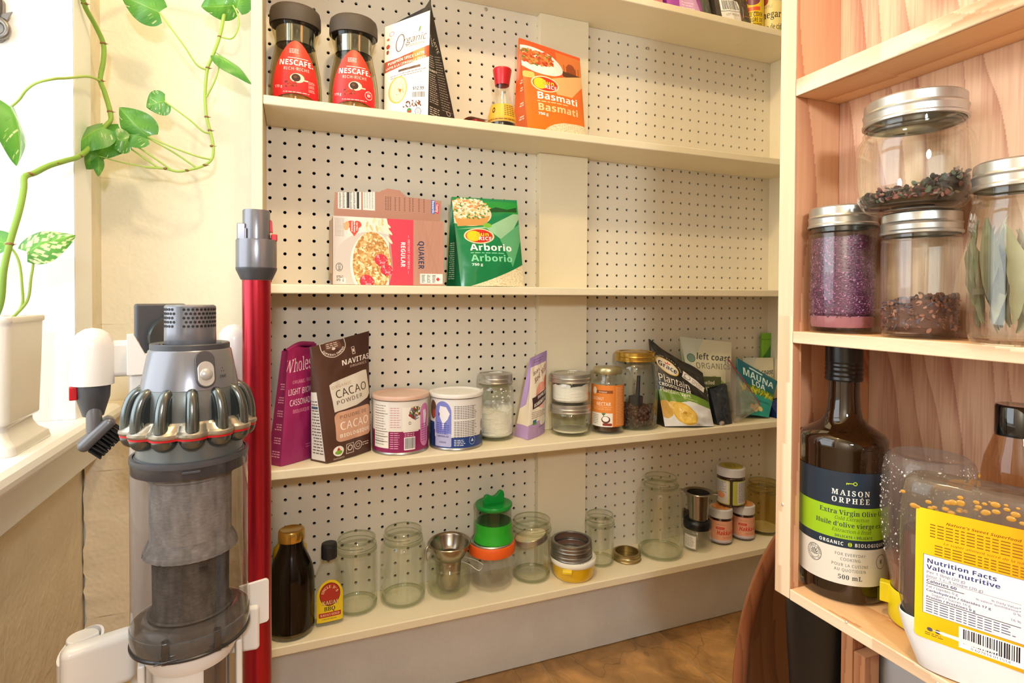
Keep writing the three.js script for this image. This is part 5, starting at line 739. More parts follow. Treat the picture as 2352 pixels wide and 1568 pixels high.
{
  const t = thing('wrapped_candy', 'tiny clear wrapped caramel at the front edge of the shelf', 'candy', [0.918, SH[3], 0.1135], 0.6);
  part('caramel', new RoundedBoxGeometry(0.010, 0.007, 0.008, 3, 0.003).translate(0, 0.0042, 0), std(0x8d4a34, 0.4), t);
  const w = phys({ color: 0xf2e6da, roughness: 0.1, transmission: 0.7, thickness: 0 }); part('wrapper', new RoundedBoxGeometry(0.012, 0.0088, 0.010, 3, 0.004).translate(0, 0.0045, 0), w, t);
  for (const s of [-1, 1]) part('twisted_end', grid(4, 10, (v, u) => { const a = u * 6.283, r = 0.0008 + 0.0042 * v * (1 + 0.3 * Math.sin(a * 3)); return [s * (0.006 + v * 0.007), 0.0055 + r * Math.cos(a), r * 0.6 * Math.sin(a), u, v]; }), w, t);
}
{
  const o = [1.04, SH[3], 0.08], t = thing('macadamia_bag', 'teal bag of macadamia nuts tipped over at the right end of its shelf', 'bag', o);
  const f = at0(o, [[1.0080, 0.5250, 0.076], [1.0720, 0.5150, 0.098], [1.1250, 0.5960, 0.072], [1.0330, 0.6520, 0.036]]), b = at0(o, [[1.0150, SH[3], 0.052], [1.0790, SH[3], 0.068], [1.1255, 0.5950, 0.069], [1.0335, 0.6510, 0.033]]);
  const m = print(640, 768, (c, w, h) => { R(c, 0, 0, w, h, '#12606c'); R(c, 0, 380, w, 388, '#2c9a90'); P(c, [[0, 330], [640, 300], [640, 420], [0, 450]], '#4a7a2c'); for (let i = 0; i < 60; i++) E(c, 640 * hash(i, 1, 4), 350 + 60 * hash(i, 2, 4), 6, 44, ['#c9c42c', '#8da62c', '#e0d44a'][i % 3], -0.7 + 1.4 * hash(i, 3, 4)); T(c, 'MAUNA', 330, 150, 150, '#cfe8e4', { b: 1, sx: 0.95 }); T(c, 'LOA', 330, 265, 130, '#cfe8e4', { b: 1 }); R(c, 180, 40, 220, 24, '#cfe8e4', 10); T(c, 'DRY ROASTED MACADAMIA', 340, 520, 46, '#0d4a50', { b: 1, sx: 0.8 }); for (const [x, y] of [[240, 640], [330, 620], [400, 650], [300, 670]]) E(c, x, y, 54, 40, '#e2cc94', 0.4, '#b79a5a', 4); }, 0.35);
  pouch(t, f, b, m, std(0x155a63, 0.4), std(0x1f7f7c, 0.4), { bulge: 0.008, gusset: -0.002, wr: 0.002, s: 103 });
}
{
  const o = [1.11, SH[3], 0.02], t = thing('seed_pouch', 'pale pouch half hidden behind the tipped teal bag', 'pouch', o);
  const f = at0(o, [[1.0700, SH[3], 0.034], [1.1600, SH[3], 0.030], [1.1600, 0.6480, 0.026], [1.0590, 0.6510, 0.026]]), b = at0(o, [[1.0700, SH[3], 0.014], [1.1600, SH[3], 0.012], [1.1600, 0.6475, 0.022], [1.0590, 0.6505, 0.022]]);
  pouch(t, f, b, print(512, 640, (c, w, h) => { lcArt(c, w, h); lines(c, 200, 330, 300, 5, 28, '#5a5c50', 9); P(c, [[0, 520], [512, 480], [512, 640], [0, 640]], '#8fa650'); }, 0.5), std(0xcbbfa8, 0.5), std(0xcfc7ae, 0.5), { bulge: 0.004, gusset: 0, wr: 0.001, s: 109 });
}
{
  const o = [1.15, SH[3], 0.005], t = thing('green_snack_bag', 'bright green bag standing in the far right corner behind the pouches', 'bag', o);
  const f = at0(o, [[1.1350, SH[3], 0.0105], [1.1640, SH[3], 0.0100], [1.1645, 0.7100, 0.0130], [1.1330, 0.7110, 0.0130]]), b = at0(o, [[1.1350, SH[3], 0.0010], [1.1640, SH[3], 0.0010], [1.1645, 0.7095, 0.0100], [1.1330, 0.7105, 0.0100]]);
  pouch(t, f, b, print(256, 768, (c, w, h) => { R(c, 0, 0, w, h, '#7fbf2c'); R(c, 0, 60, w, 10, '#5c9a1c'); P(c, [[0, 260], [256, 120], [256, 330], [60, 420]], '#3f8a2c'); E(c, 180, 350, 110, 70, '#b5301f'); T(c, 'CHIPS', 180, 350, 54, '#f6e04a', { b: 1 }); }, 0.35), std(0x7ab02c, 0.4), std(0x6fa52a, 0.4), { bulge: 0.001, backBulge: 0, gusset: 0, wr: 0.0008, s: 113 });
}
{
  const o = [1.13, SH[3], 0.08], t = thing('blue_foil_packet', 'crinkled dark blue foil packet lying under the teal bag', 'packet', o);
  const f = at0(o, [[1.0900, SH[3], 0.112], [1.1620, SH[3], 0.105], [1.1620, 0.5620, 0.072], [1.0950, 0.5480, 0.076]]), b = at0(o, [[1.0900, SH[3], 0.058], [1.1620, SH[3], 0.050], [1.1620, 0.5610, 0.066], [1.0950, 0.5470, 0.070]]);
  const m = phys({ color: 0x24386e, roughness: 0.2, metalness: 0.5 }); pouch(t, f, b, m, m, m, { bulge: 0.004, gusset: 0, wr: 0.003, s: 127 });
}

// ================================================================ bottom shelf, left to right
{
  const x = 0.0112, z = 0.0800, t = thing('syrup_bottle', 'large dark brown glass bottle with a gold cap at the left end', 'bottle', onShelf(x, z, 4), angleTo(x, z));
  const pr = [[0.0335, 0], [0.0360, 0.0015], [0.0372, 0.006], [0.0376, 0.015], [0.0376, 0.090], [0.0370, 0.098], [0.0345, 0.110], [0.0300, 0.123], [0.0245, 0.135], [0.0205, 0.145], [0.0190, 0.152], [0.0182, 0.158], [0.0182, 0.162]];
  part('glass', lathe([[0, 0.002], ...pr], 56, { sx: 1 }), phys({ color: 0x120904, roughness: 0.12, specularIntensity: 0.7 }), t);
  part('foot', lathe([[0.0340, 0.0003], [0.0366, 0.0016], [0.0377, 0.006], [0.0379, 0.010], [0.0377, 0.0105]], 56), phys({ color: 0x4a3f1c, roughness: 0.08, clearcoat: 1 }), t);
  part('cap', lathe([[0.0195, 0.1585], [0.0212, 0.1580], [0.0216, 0.1600], [0.0216, 0.1735], [0.0205, 0.1760], [0.0180, 0.1770], [0.0160, 0.1760], [0, 0.1755]], 56), mGold, t);
}
{
  const t = thing('mustard_bottle', 'yellow plastic bottle hidden behind the dark brown bottle', 'bottle', onShelf(0.0085, 0.0215, 4));
  part('body', lathe([[0, 0], [0.019, 0], [0.0205, 0.002], [0.0205, 0.11], [0.0195, 0.122], [0.0150, 0.130], [0.011, 0.134]], 40, { sx: 1.45, sz: 0.95 }), std(0xe5b41e, 0.35), t);
  part('cap', lathe([[0.0100, 0.134], [0.0125, 0.134], [0.0125, 0.146], [0.006, 0.150], [0, 0.150]], 32), std(0xd28f1c, 0.4), t);
}
{
  const x = 0.0735, z = 0.0775, t = thing('barbecue_sauce_bottle', 'small flask of barbecue sauce with a black cap and bright yellow label', 'bottle', onShelf(x, z, 4), angleTo(x, z) + 0.10);
  const fl = (y, a, b, r) => { const q = []; for (let i = 0; i < 40; i++) { const th = i / 40 * 6.2832, c = Math.cos(th), s = Math.sin(th), e = 0.55; q.push([a * Math.sign(s) * Math.pow(Math.abs(s), e), y, b * Math.sign(c) * Math.pow(Math.abs(c), e)]); } return q; };
  const ls = [fl(0.0005, 0.020, 0.009), fl(0.002, 0.0232, 0.0115), fl(0.008, 0.0250, 0.0130), fl(0.075, 0.0250, 0.0130), fl(0.084, 0.0240, 0.0125), fl(0.096, 0.0195, 0.0118), fl(0.106, 0.0140, 0.0110), fl(0.112, 0.0112, 0.0105), fl(0.121, 0.0108, 0.0105)];
  part('glass', grid(ls.length - 1, 40, (v, u) => [...ls[Math.round(v * (ls.length - 1))][Math.round(u * 40) % 40], u, v]), gJar, t); part('glass_foot', grid(2, 40, (v, u) => { const q = ls[1][Math.round(u * 40) % 40]; return [q[0] * v * 0.97, 0.005, q[2] * v * 0.97, u, v]; }), gJar, t);
  part('cap', lathe([[0.0120, 0.1155], [0.0134, 0.1158], [0.0136, 0.118], [0.0136, 0.136], [0.0128, 0.1408], [0.010, 0.1420], [0, 0.1420]], 48, { mod: (r, y, th) => r + (y < 0.137 && r > 0.013 ? 0.00025 * Math.sin(th * 60) : 0) }), std(0x1d1d20, 0.45), t, 'black ribbed cap');
  part('residue', grid(2, 40, (v, u) => { const q = ls[2][Math.round(u * 40) % 40]; return [q[0] * v * 0.93, 0.0062, q[2] * v * 0.9, u, v]; }), std(0xb89a54, 0.6), t);
  const lab = print(512, 768, (c, w, h) => { c.clearRect(0, 0, w, h); c.beginPath(); c.moveTo(0, h); c.lineTo(0, 260); c.quadraticCurveTo(60, 20, 256, 6); c.quadraticCurveTo(452, 20, 512, 260); c.lineTo(512, h); c.closePath(); c.fillStyle = '#e8c71c'; c.fill(); E(c, 256, 270, 196, 206, '#b23024', 0, '#3a1210', 10); "UNCLE D'S".split('').forEach((k, i) => { const a = -2.75 + i * 0.29; T(c, k, 256 + 150 * Math.cos(a), 290 + 160 * Math.sin(a), 66, '#f3dca0', { f: 'serif', b: 1, rot: a + Math.PI / 2 }); }); T(c, 'KAUAI', 256, 420, 92, '#f3dca0', { f: 'serif', b: 1, st: '#3a1210', sw: 8 }); T(c, 'BBQ', 250, 530, 104, '#26201a', { f: 'serif', b: 1 }); R(c, 40, 596, 430, 84, '#b23024', 12); T(c, "KAUA'I GOLD", 256, 638, 54, '#f3dca0', { b: 1, f: 'serif' }); lines(c, 100, 712, 310, 1, 10, '#4a3a14', 9); }, 0.4, { transparent: true });
  part('label', grid(20, 20, (v, u) => { const s = u * 2 - 1, xx = s * 0.0222; return [xx, 0.0075 + v * 0.0745, 0.01335 - 0.0022 * Math.pow(Math.abs(s), 5), u, v]; }), lab, t, 'yellow arched label');
}
{ glassJar('mason_jar', 'empty open glass jar just right of the barbecue sauce flask', 0.1245, 0.0435, 4, 0.0378, 0.1300, 0.0345, 0.092, 'empty open jars'); }
{ const t = glassJar('mason_jar', 'empty open glass jar with embossed lettering, left of the jar holding a strainer', 0.2110, 0.0455, 4, 0.0418, 0.1335, 0.0352, 0.094, 'empty open jars');
  const em = (y, n, r, w) => { const q = []; for (let i = 0; i < n; i++) { const a = -1.35 + i * 0.11; q.push(new THREE.TorusGeometry(w, 0.0006, 5, 10).scale(0.7, 1, 1).rotateY(a).translate(Math.sin(a) * r, y + 0.002 * Math.sin(i * 2.1), Math.cos(a) * r)); } return q; };
  part('embossing', [...em(0.062, 7, 0.0421, 0.0045), ...em(0.030, 8, 0.0421, 0.0030)], gOld, t); }
{
  const x = 0.3010, z = 0.0475, t = thing('wide_jar', 'short wide glass jar holding a steel tea strainer cup', 'jar', onShelf(x, z, 4), angleTo(x, z));
  part('glass', shell([[0.0345, 0], [0.0395, 0.0015], [0.0412, 0.006], [0.0418, 0.014], [0.0418, 0.046], [0.0425, 0.0475], [0.0425, 0.0490], [0.0412, 0.051], [0.0424, 0.0535], [0.0410, 0.0555], [0.0408, 0.064], [0.0400, 0.0655]], 0.0030, 0.007), gOld, t);
  const t2 = thing('tea_strainer', 'dented steel tea strainer with a wire handle resting in a short jar', 'strainer', onShelf(x, z, 4), angleTo(x, z));
  const ms = phys({ color: 0xa59c8c, roughness: 0.22, metalness: 0.95 });
  part('inner_cup', lathe([[0, 0.0095], [0.0195, 0.0095], [0.0215, 0.012], [0.0232, 0.050], [0.0250, 0.0655], [0.0265, 0.066]], 48), ms, t2);
  const bowl = part('bowl', lathe([[0.0262, 0.066], [0.0280, 0.068], [0.0330, 0.076], [0.0365, 0.088], [0.0372, 0.0945], [0.0395, 0.0965], [0.0412, 0.0962], [0.0416, 0.0975], [0.0405, 0.0985], [0.0380, 0.0972], [0.0358, 0.0935], [0.0318, 0.0775], [0.0255, 0.0700], [0, 0.0690]], 56), ms, t2); bowl.rotation.x = 0.05; bowl.position.set(0.001, 0.001, 0);
  part('clip', tube([[-0.036, 0.090, 0.016], [-0.041, 0.0955, 0.019], [-0.0445, 0.0900, 0.021], [-0.0450, 0.078, 0.021], [-0.0435, 0.069, 0.019]], [0.0030, 0.0022], 24, 10), mZinc, t2);
  part('wire_handle', tube([[0.0230, 0.0720, 0.034], [0.0380, 0.0700, 0.044], [0.0560, 0.0620, 0.054], [0.0610, 0.0640, 0.052], [0.0640, 0.0700, 0.050], [0.0500, 0.0760, 0.041], [0.0300, 0.0780, 0.030]], [0.0008, 0.0008], 60, 6), mZinc, t2);
}
{
  const x = 0.3890, z = 0.0500, t = thing('faceted_jar', 'faceted glass jar with a bright orange ring round its lid', 'jar', onShelf(x, z, 4), angleTo(x, z));
  const fac = (r, y, th) => r * (0.985 / Math.max(0.93, Math.cos((((th + Math.PI / 10) % (Math.PI / 5)) + Math.PI / 5) % (Math.PI / 5) - Math.PI / 10)) );
  const pr = [[0.0370, 0], [0.0405, 0.002], [0.0425, 0.008], [0.0425, 0.058], [0.0410, 0.064], [0.0395, 0.067], [0.0395, 0.078]];
  const fj = (r, y, th) => y > 0.060 || r < 0.036 ? r : r * (0.958 / Math.cos(((th % 0.62832) + 0.62832) % 0.62832 - 0.31416));
  part('glass', M(lathe([[0, 0.002], ...pr], 60, { mod: fj }), lathe([[0, 0.006], [0.036, 0.006], ...pr.slice(2).map(([r, y]) => [r - 0.0035, y])], 60, { mod: fj })), gPlain, t);
  part('orange_ring', lathe([[0.0442, 0.0675], [0.0470, 0.0670], [0.0476, 0.069], [0.0474, 0.0830], [0.0462, 0.0860], [0.0440, 0.0868]], 64), std(0xf0641e, 0.45), t);
  part('lid', lathe([[0.0442, 0.0860], [0.0440, 0.0885], [0.0425, 0.0900], [0.0405, 0.0902], [0.0395, 0.0888], [0, 0.0888]], 56), mZinc, t);
  const s = thing('grinder_container', 'clear container with bright green base and green finned lid', 'container', [x + 0.0035, SH[4] + 0.0903, z + 0.002], angleTo(x, z));
  const gr = std(0x2fae2c, 0.35), gr2 = std(0x129a3a, 0.3);
  part('base', lathe([[0, 0], [0.0395, 0], [0.0408, 0.0015], [0.0402, 0.006], [0.0375, 0.014], [0.0368, 0.020], [0.0368, 0.0375], [0.0358, 0.0375], [0.0356, 0.022], [0, 0.021]], 56), gr, s);
  part('wall', lathe([[0.0360, 0.022], [0.0362, 0.068]], 56), glassOf(0xe2e4e2, 0.05), s); part('liner', lathe([[0, 0.0376], [0.0354, 0.0376], [0.0354, 0.022]], 48), std(0x1c6a2e, 0.4), s);
  const lid = part('lid', lathe([[0.0352, 0.064], [0.0362, 0.0665], [0.0374, 0.068], [0.0378, 0.0715], [0.0368, 0.0735], [0, 0.0745]], 56), gr2, s);
  const fs = new THREE.Shape(); fs.moveTo(-0.021, 0); fs.bezierCurveTo(-0.023, 0.015, -0.016, 0.020, -0.009, 0.0145); fs.bezierCurveTo(-0.002, 0.010, 0.004, 0.012, 0.010, 0.0195); fs.bezierCurveTo(0.015, 0.0255, 0.021, 0.022, 0.0205, 0.013); fs.bezierCurveTo(0.0200, 0.008, 0.020, 0.004, 0.021, 0); fs.closePath();
  const fin = part('fin', extrude(fs, 0.0055, 0.0012, 10).translate(0, 0.0740, -0.0028).rotateY(0.35), gr2, lid);
}
{
  const x = 0.4765, z = 0.0525, t = glassJar('mason_jar', 'open wide glass jar with a loose lid tilted inside it', x, z, 4, 0.0386, 0.1190, 0.0388, 0.088);
  const l = thing('loose_lid', 'loose flat lid and band tilted inside an open glass jar', 'lid', [x, SH[4] + 0.074, z], angleTo(x, z)); l.rotation.z = 0.22;
  part('band', lathe([[0.0325, 0], [0.0338, 0], [0.0340, 0.003], [0.0335, 0.011], [0.0325, 0.012]], 48).rotateZ(0.0), mZinc, l); part('disc', lathe([[0.0325, 0.0115], [0.028, 0.0118], [0, 0.0118]], 40), std(0xe9dcb8, 0.5), l);
}
{
  const x = 0.5615, z = 0.0775, t = thing('grated_cheese_tub', 'yellow plastic tub with a white perforated snap lid', 'tub', onShelf(x, z, 4), angleTo(x, z));
  part('tub', lathe([[0, 0.001], [0.034, 0.001], [0.0385, 0], [0.0410, 0.003], [0.0430, 0.008], [0.0455, 0.034], [0.0445, 0.034], [0.0425, 0.010], [0, 0.006]], 64), phys({ color: 0xe9b90e, roughness: 0.25, clearcoat: 0.4 }), t);
  const lid = part('lid', lathe([[0.0440, 0.0300], [0.0466, 0.0300], [0.0480, 0.032], [0.0480, 0.0365], [0.0468, 0.0395], [0.0455, 0.0402], [0.0440, 0.0390], [0, 0.0392]], 64), phys({ color: 0xefebdf, roughness: 0.3 }), t, 'white lid');
  const hs = []; for (let i = 0; i < 34; i++) { const a = i * 2.39996, r = 0.034 + 0.0075 * ((i * 7) % 3) / 2; hs.push(new THREE.CylinderGeometry(0.0009, 0.0009, 0.0003, 8).translate(Math.sin(a) * r, 0.0393, Math.cos(a) * r)); } part('shaker_hole', hs, std(0x6a6252, 0.8), lid);
  part('tab', box(-0.0225, -0.0025, 0.0235, 0.0300, 0.0425, 0.0545, 0.0018, 2), phys({ color: 0xf2cf2a, roughness: 0.3 }), t, 'pale yellow pull tab');
  const ring = (y, r, h, nm, lab) => { const k = thing('jar_band', lab, 'ring', [x - 0.003, SH[4] + y, z - 0.004], 0.3 * y); part('band', lathe([[r - 0.002, 0], [r + 0.0005, 0.0003], [r + 0.0006, 0.002], [r - 0.0004, 0.0035], [r, h * 0.45], [r + 0.0003, h * 0.55], [r - 0.0005, h * 0.62], [r - 0.0006, h * 0.94], [r - 0.002, h], [r - 0.0065, h], [r - 0.0068, h - 0.0008], [r - 0.0022, h - 0.0016], [r - 0.0018, 0.0004]], 120, { mod: (q, yy, th) => q + (yy > h * 0.65 && q > r - 0.001 ? 0.00028 * Math.sin(th * 60) : 0) }), mRing, k); return k; };
  ring(0.0398, 0.0432, 0.0165, 0, 'lower of two grey screw bands stacked on the white perforated lid'); ring(0.0566, 0.0428, 0.0165, 0, 'upper of two grey screw bands stacked on the white perforated lid');
  const d = thing('jar_disc', 'loose pinkish lid disc lying inside the stacked screw bands', 'lid', [x - 0.003, SH[4] + 0.0400, z - 0.004]); part('disc', lathe([[0, 0.0012], [0.024, 0.0012], [0.030, 0.0006], [0.036, 0.0008], [0.037, 0]], 40), std(0xd99a7c, 0.5), d); part('rim', lathe([[0.0360, 0.0008], [0.0385, 0.0012], [0.0388, 0]], 40), mZinc, d);
}
{ glassJar('mason_jar', 'slim empty open glass jar right of the yellow tub', 0.6410, 0.0500, 4, 0.0304, 0.1060, 0.0292, 0.076); }
{
  const t = thing('jar_band', 'loose golden screw band lying alone on the bottom shelf', 'ring', onShelf(0.7060, 0.0560, 4)); const r = 0.0312;
  part('band', lathe([[r - 0.002, 0], [r + 0.0006, 0.0003], [r + 0.0006, 0.002], [r - 0.0006, 0.0035], [r, 0.0075], [r + 0.0002, 0.009], [r - 0.0006, 0.0105], [r - 0.001, 0.0152], [r - 0.003, 0.0162], [r - 0.006, 0.0160], [r - 0.006, 0.0152], [r - 0.0022, 0.0146], [r - 0.0018, 0.0004]], 100, { mod: (q, y, th) => q + (y > 0.0107 && q > r - 0.0015 ? 0.0003 * Math.sin(th * 50) : 0) }), phys({ color: 0xa8966a, roughness: 0.3, metalness: 0.9 }), t);
  part('disc', lathe([[0, 0.0010], [0.020, 0.0010], [0.024, 0.0004], [0.0285, 0.0008]], 40), phys({ color: 0x9c8652, roughness: 0.35, metalness: 0.8 }), t);
}
{
  const x = 0.7935, z = 0.0580, t = glassJar('mason_jar', 'large empty quart jar with an embossed round emblem', x, z, 4, 0.0500, 0.1740, 0.0362, 0.126);
  const a = 0.55, ring = (r, w) => new THREE.TorusGeometry(r, w, 6, 40); const pl = (g) => { const p = g.attributes.position; for (let i = 0; i < p.count; i++) { const th = a + p.getX(i) / 0.0502, rad = 0.0502 + p.getZ(i); p.setXYZ(i, Math.sin(th) * rad, p.getY(i), Math.cos(th) * rad); } g.computeVertexNormals(); return g; };
  const q = [pl(ring(0.0235, 0.0008).translate(0, 0.058, 0)), pl(ring(0.0185, 0.0004).translate(0, 0.058, 0))]; for (let i = 0; i < 16; i++) { const th = i * 0.39, l = 0.006 + 0.008 * hash(i, 1, 2); q.push(pl(new THREE.CapsuleGeometry(0.0007, l, 3, 6).rotateZ(th).translate(0.010 * Math.cos(th * 1.7), 0.058 + 0.010 * Math.sin(th * 1.3), 0))); }
  for (let i = 0; i < 9; i++) q.push(pl(new THREE.TorusGeometry(0.0032, 0.0006, 5, 10).scale(0.6, 1.1, 1).translate(-0.022 + i * 0.0052, 0.098 + 0.001 * (i % 2), 0)), pl(new THREE.TorusGeometry(0.0028, 0.0006, 5, 10).scale(0.7, 1.2, 1).translate(-0.022 + i * 0.0056, 0.020, 0)));
  part('embossing', q, gOld, t);
}
{
  const x = 0.8900, z = 0.0670, t = thing('infuser_jar', 'small glass jar with a black plastic collar and a white sticker', 'jar', onShelf(x, z, 4), angleTo(x, z));
  part('glass', shell([[0.0285, 0], [0.0308, 0.0015], [0.0314, 0.006], [0.0314, 0.036], [0.0300, 0.042], [0.0285, 0.0445], [0.0285, 0.050]], 0.0028, 0.006), gJar, t);
  part('collar', lathe([[0.0285, 0.0480], [0.0312, 0.0485], [0.0318, 0.051], [0.0318, 0.060], [0.0306, 0.0635], [0.0290, 0.0665], [0.0225, 0.0675]], 48), std(0x17181b, 0.25), t, 'black plastic collar'); part('pour_lid', extrude(poly([[-0.0335, 0], [-0.0228, 0], [-0.0232, 0.013], [-0.029, 0.0165], [-0.0335, 0.014]]), 0.018, 0.001).translate(0, 0.0655, -0.0165), std(0x17181b, 0.25), t);
  part('sticker', wrap(0.0317, 0.007, 0.037, -0.55, 0.95, 12), print(256, 256, (c, w, h) => { R(c, 0, 0, w, h, '#e9e4da'); c.strokeStyle = '#8a857c'; c.lineWidth = 4; c.strokeRect(8, 8, w - 16, h - 16); lines(c, 24, 34, 200, 9, 22, '#6a655e', 8); }, 0.5), t);
  const s = thing('steel_infuser', 'polished steel tea infuser cup standing on the black collared jar', 'infuser', [x + 0.002, SH[4] + 0.0678, z], angleTo(x, z));
  part('cup', lathe([[0, 0.0005], [0.0212, 0.0005], [0.0226, 0.002], [0.0255, 0.056], [0.0262, 0.060], [0.0290, 0.0615], [0.0340, 0.0618], [0.0346, 0.0626], [0.0340, 0.0634], [0.0285, 0.0636], [0.0250, 0.0610], [0.0215, 0.004], [0, 0.003]], 64), mSteel, s);
  for (const k of [-1, 1]) part('wing_handle', box(k > 0 ? 0.0325 : -0.0430, k > 0 ? 0.0430 : -0.0325, 0.0614, 0.0634, -0.009, 0.009, 0.0012, 2), mSteel, s);
}
function hotJar(x, y, z, r, h, label, top, turn = 0.15) {
  const t = thing('chili_sauce_jar', label, 'jar', [x, SH[4] + y, z], angleTo(x, z) + turn);
  const lidY = h - 0.0205;
  part('glass', lathe([[0, 0.001], [r * 0.9, 0.001], [r, 0.004], [r, lidY - 0.004], [r * 0.9, lidY], [r * 0.9, lidY + 0.002]], 48), phys({ color: 0x3a1d12, roughness: 0.08, clearcoat: 1 }), t);
  part('lid', lathe([[r * 0.93, lidY], [r + 0.0005, lidY], [r + 0.001, lidY + 0.001], [r + 0.001, h - 0.002], [r - 0.001, h], [0, h]], 72, { mod: (q, yy, th) => q + (q > r && yy < h - 0.001 ? 0.0002 * Math.sin(th * 70) : 0) }), phys({ color: 0xd9d7d6, roughness: 0.35 }), t, 'white ribbed lid');
  const disc = print(128, 128, (c) => { R(c, 0, 0, 128, 128, top ? '#b9a838' : '#dd8a4a'); E(c, 64, 64, 60, 60, top ? '#c4b648' : '#e39a58'); for (let i = 0; i < 5; i++) lines(c, 30, 34 + i * 14, 70, 1, 6, top ? '#6f6a24' : '#a04a26', 6); }, 0.5);
  part('lid_sticker', new THREE.CircleGeometry(r * 0.86, 40).rotateX(-Math.PI / 2).translate(0, h + 0.0003, 0), disc, t);
  const lab = top ? print(1024, 400, (c, w, h2) => { R(c, 0, 0, w, h2, '#3b3420'); R(c, 60, 14, 400, 372, '#c9c27a', 20); R(c, 80, 30, 360, 340, '#d9d6cc', 10); lines(c, 96, 40, 320, 10, 17, '#55585c', 7); R(c, 100, 220, 150, 60, '#c4b23a'); E(c, 320, 250, 70, 50, '#e0956a'); barcode(c, 110, 285, 150, 84); R(c, 500, 14, 420, 372, '#b8b85a', 20); R(c, 570, 30, 340, 340, '#d7d6d4', 10); lines(c, 585, 44, 300, 17, 18, '#4a4c50', 7); }, 0.45)
    : print(1024, 400, (c, w, h2) => { R(c, 0, 0, w, h2, '#e8a686'); R(c, 0, 350, w, 50, '#cfc6cf'); lines(c, 300, 384, 400, 1, 6, '#5a3a5a', 7); R(c, 400, 110, 150, 40, '#cf2f2a', 20); lines(c, 420, 126, 110, 1, 6, '#f3d0c0', 6); c.save(); c.transform(1, 0, -0.18, 1, 0, 0); T(c, 'Hakka-Ku', 640, 215, 110, '#cf2320', { b: 1, sx: 0.72 }); c.restore(); lines(c, 520, 285, 240, 2, 24, '#b0704e', 7); P(c, [[700, 30], [760, 60], [700, 130], [690, 120], [730, 66]], '#d98a5c'); lines(c, 420, 60, 160, 1, 8, '#b0704e', 6); }, 0.5);
  part('label', wrap(r + 0.0003, 0.0055, lidY - 0.0058, 0, 5.2, 56), lab, t); return t;
}
hotJar(0.9650, 0, 0.0600, 0.0258, 0.0828, 'left of two peach labelled chili jars under the stacked green labelled jar', false);
hotJar(1.0325, 0, 0.0610, 0.0258, 0.0826, 'right of two peach labelled chili jars under the stacked green labelled jar', false);
hotJar(0.9990, 0.0832, 0.0550, 0.0318, 0.0930, 'dark jar with a green label and white lid stacked on two peach jars', true, 0.2);
{ const t = glassJar('mason_jar', 'dusty empty open jar in the far right corner of the bottom shelf', 1.1100, 0.0480, 4, 0.0388, 0.1230, 0.0365, 0.088, undefined, glassOf(0xf6f1de, 0.05)); fill(0.0345, 0.0066, 0.009, std(0xd9cfa8, 0.9), t, 'dust_layer', 0.001); }

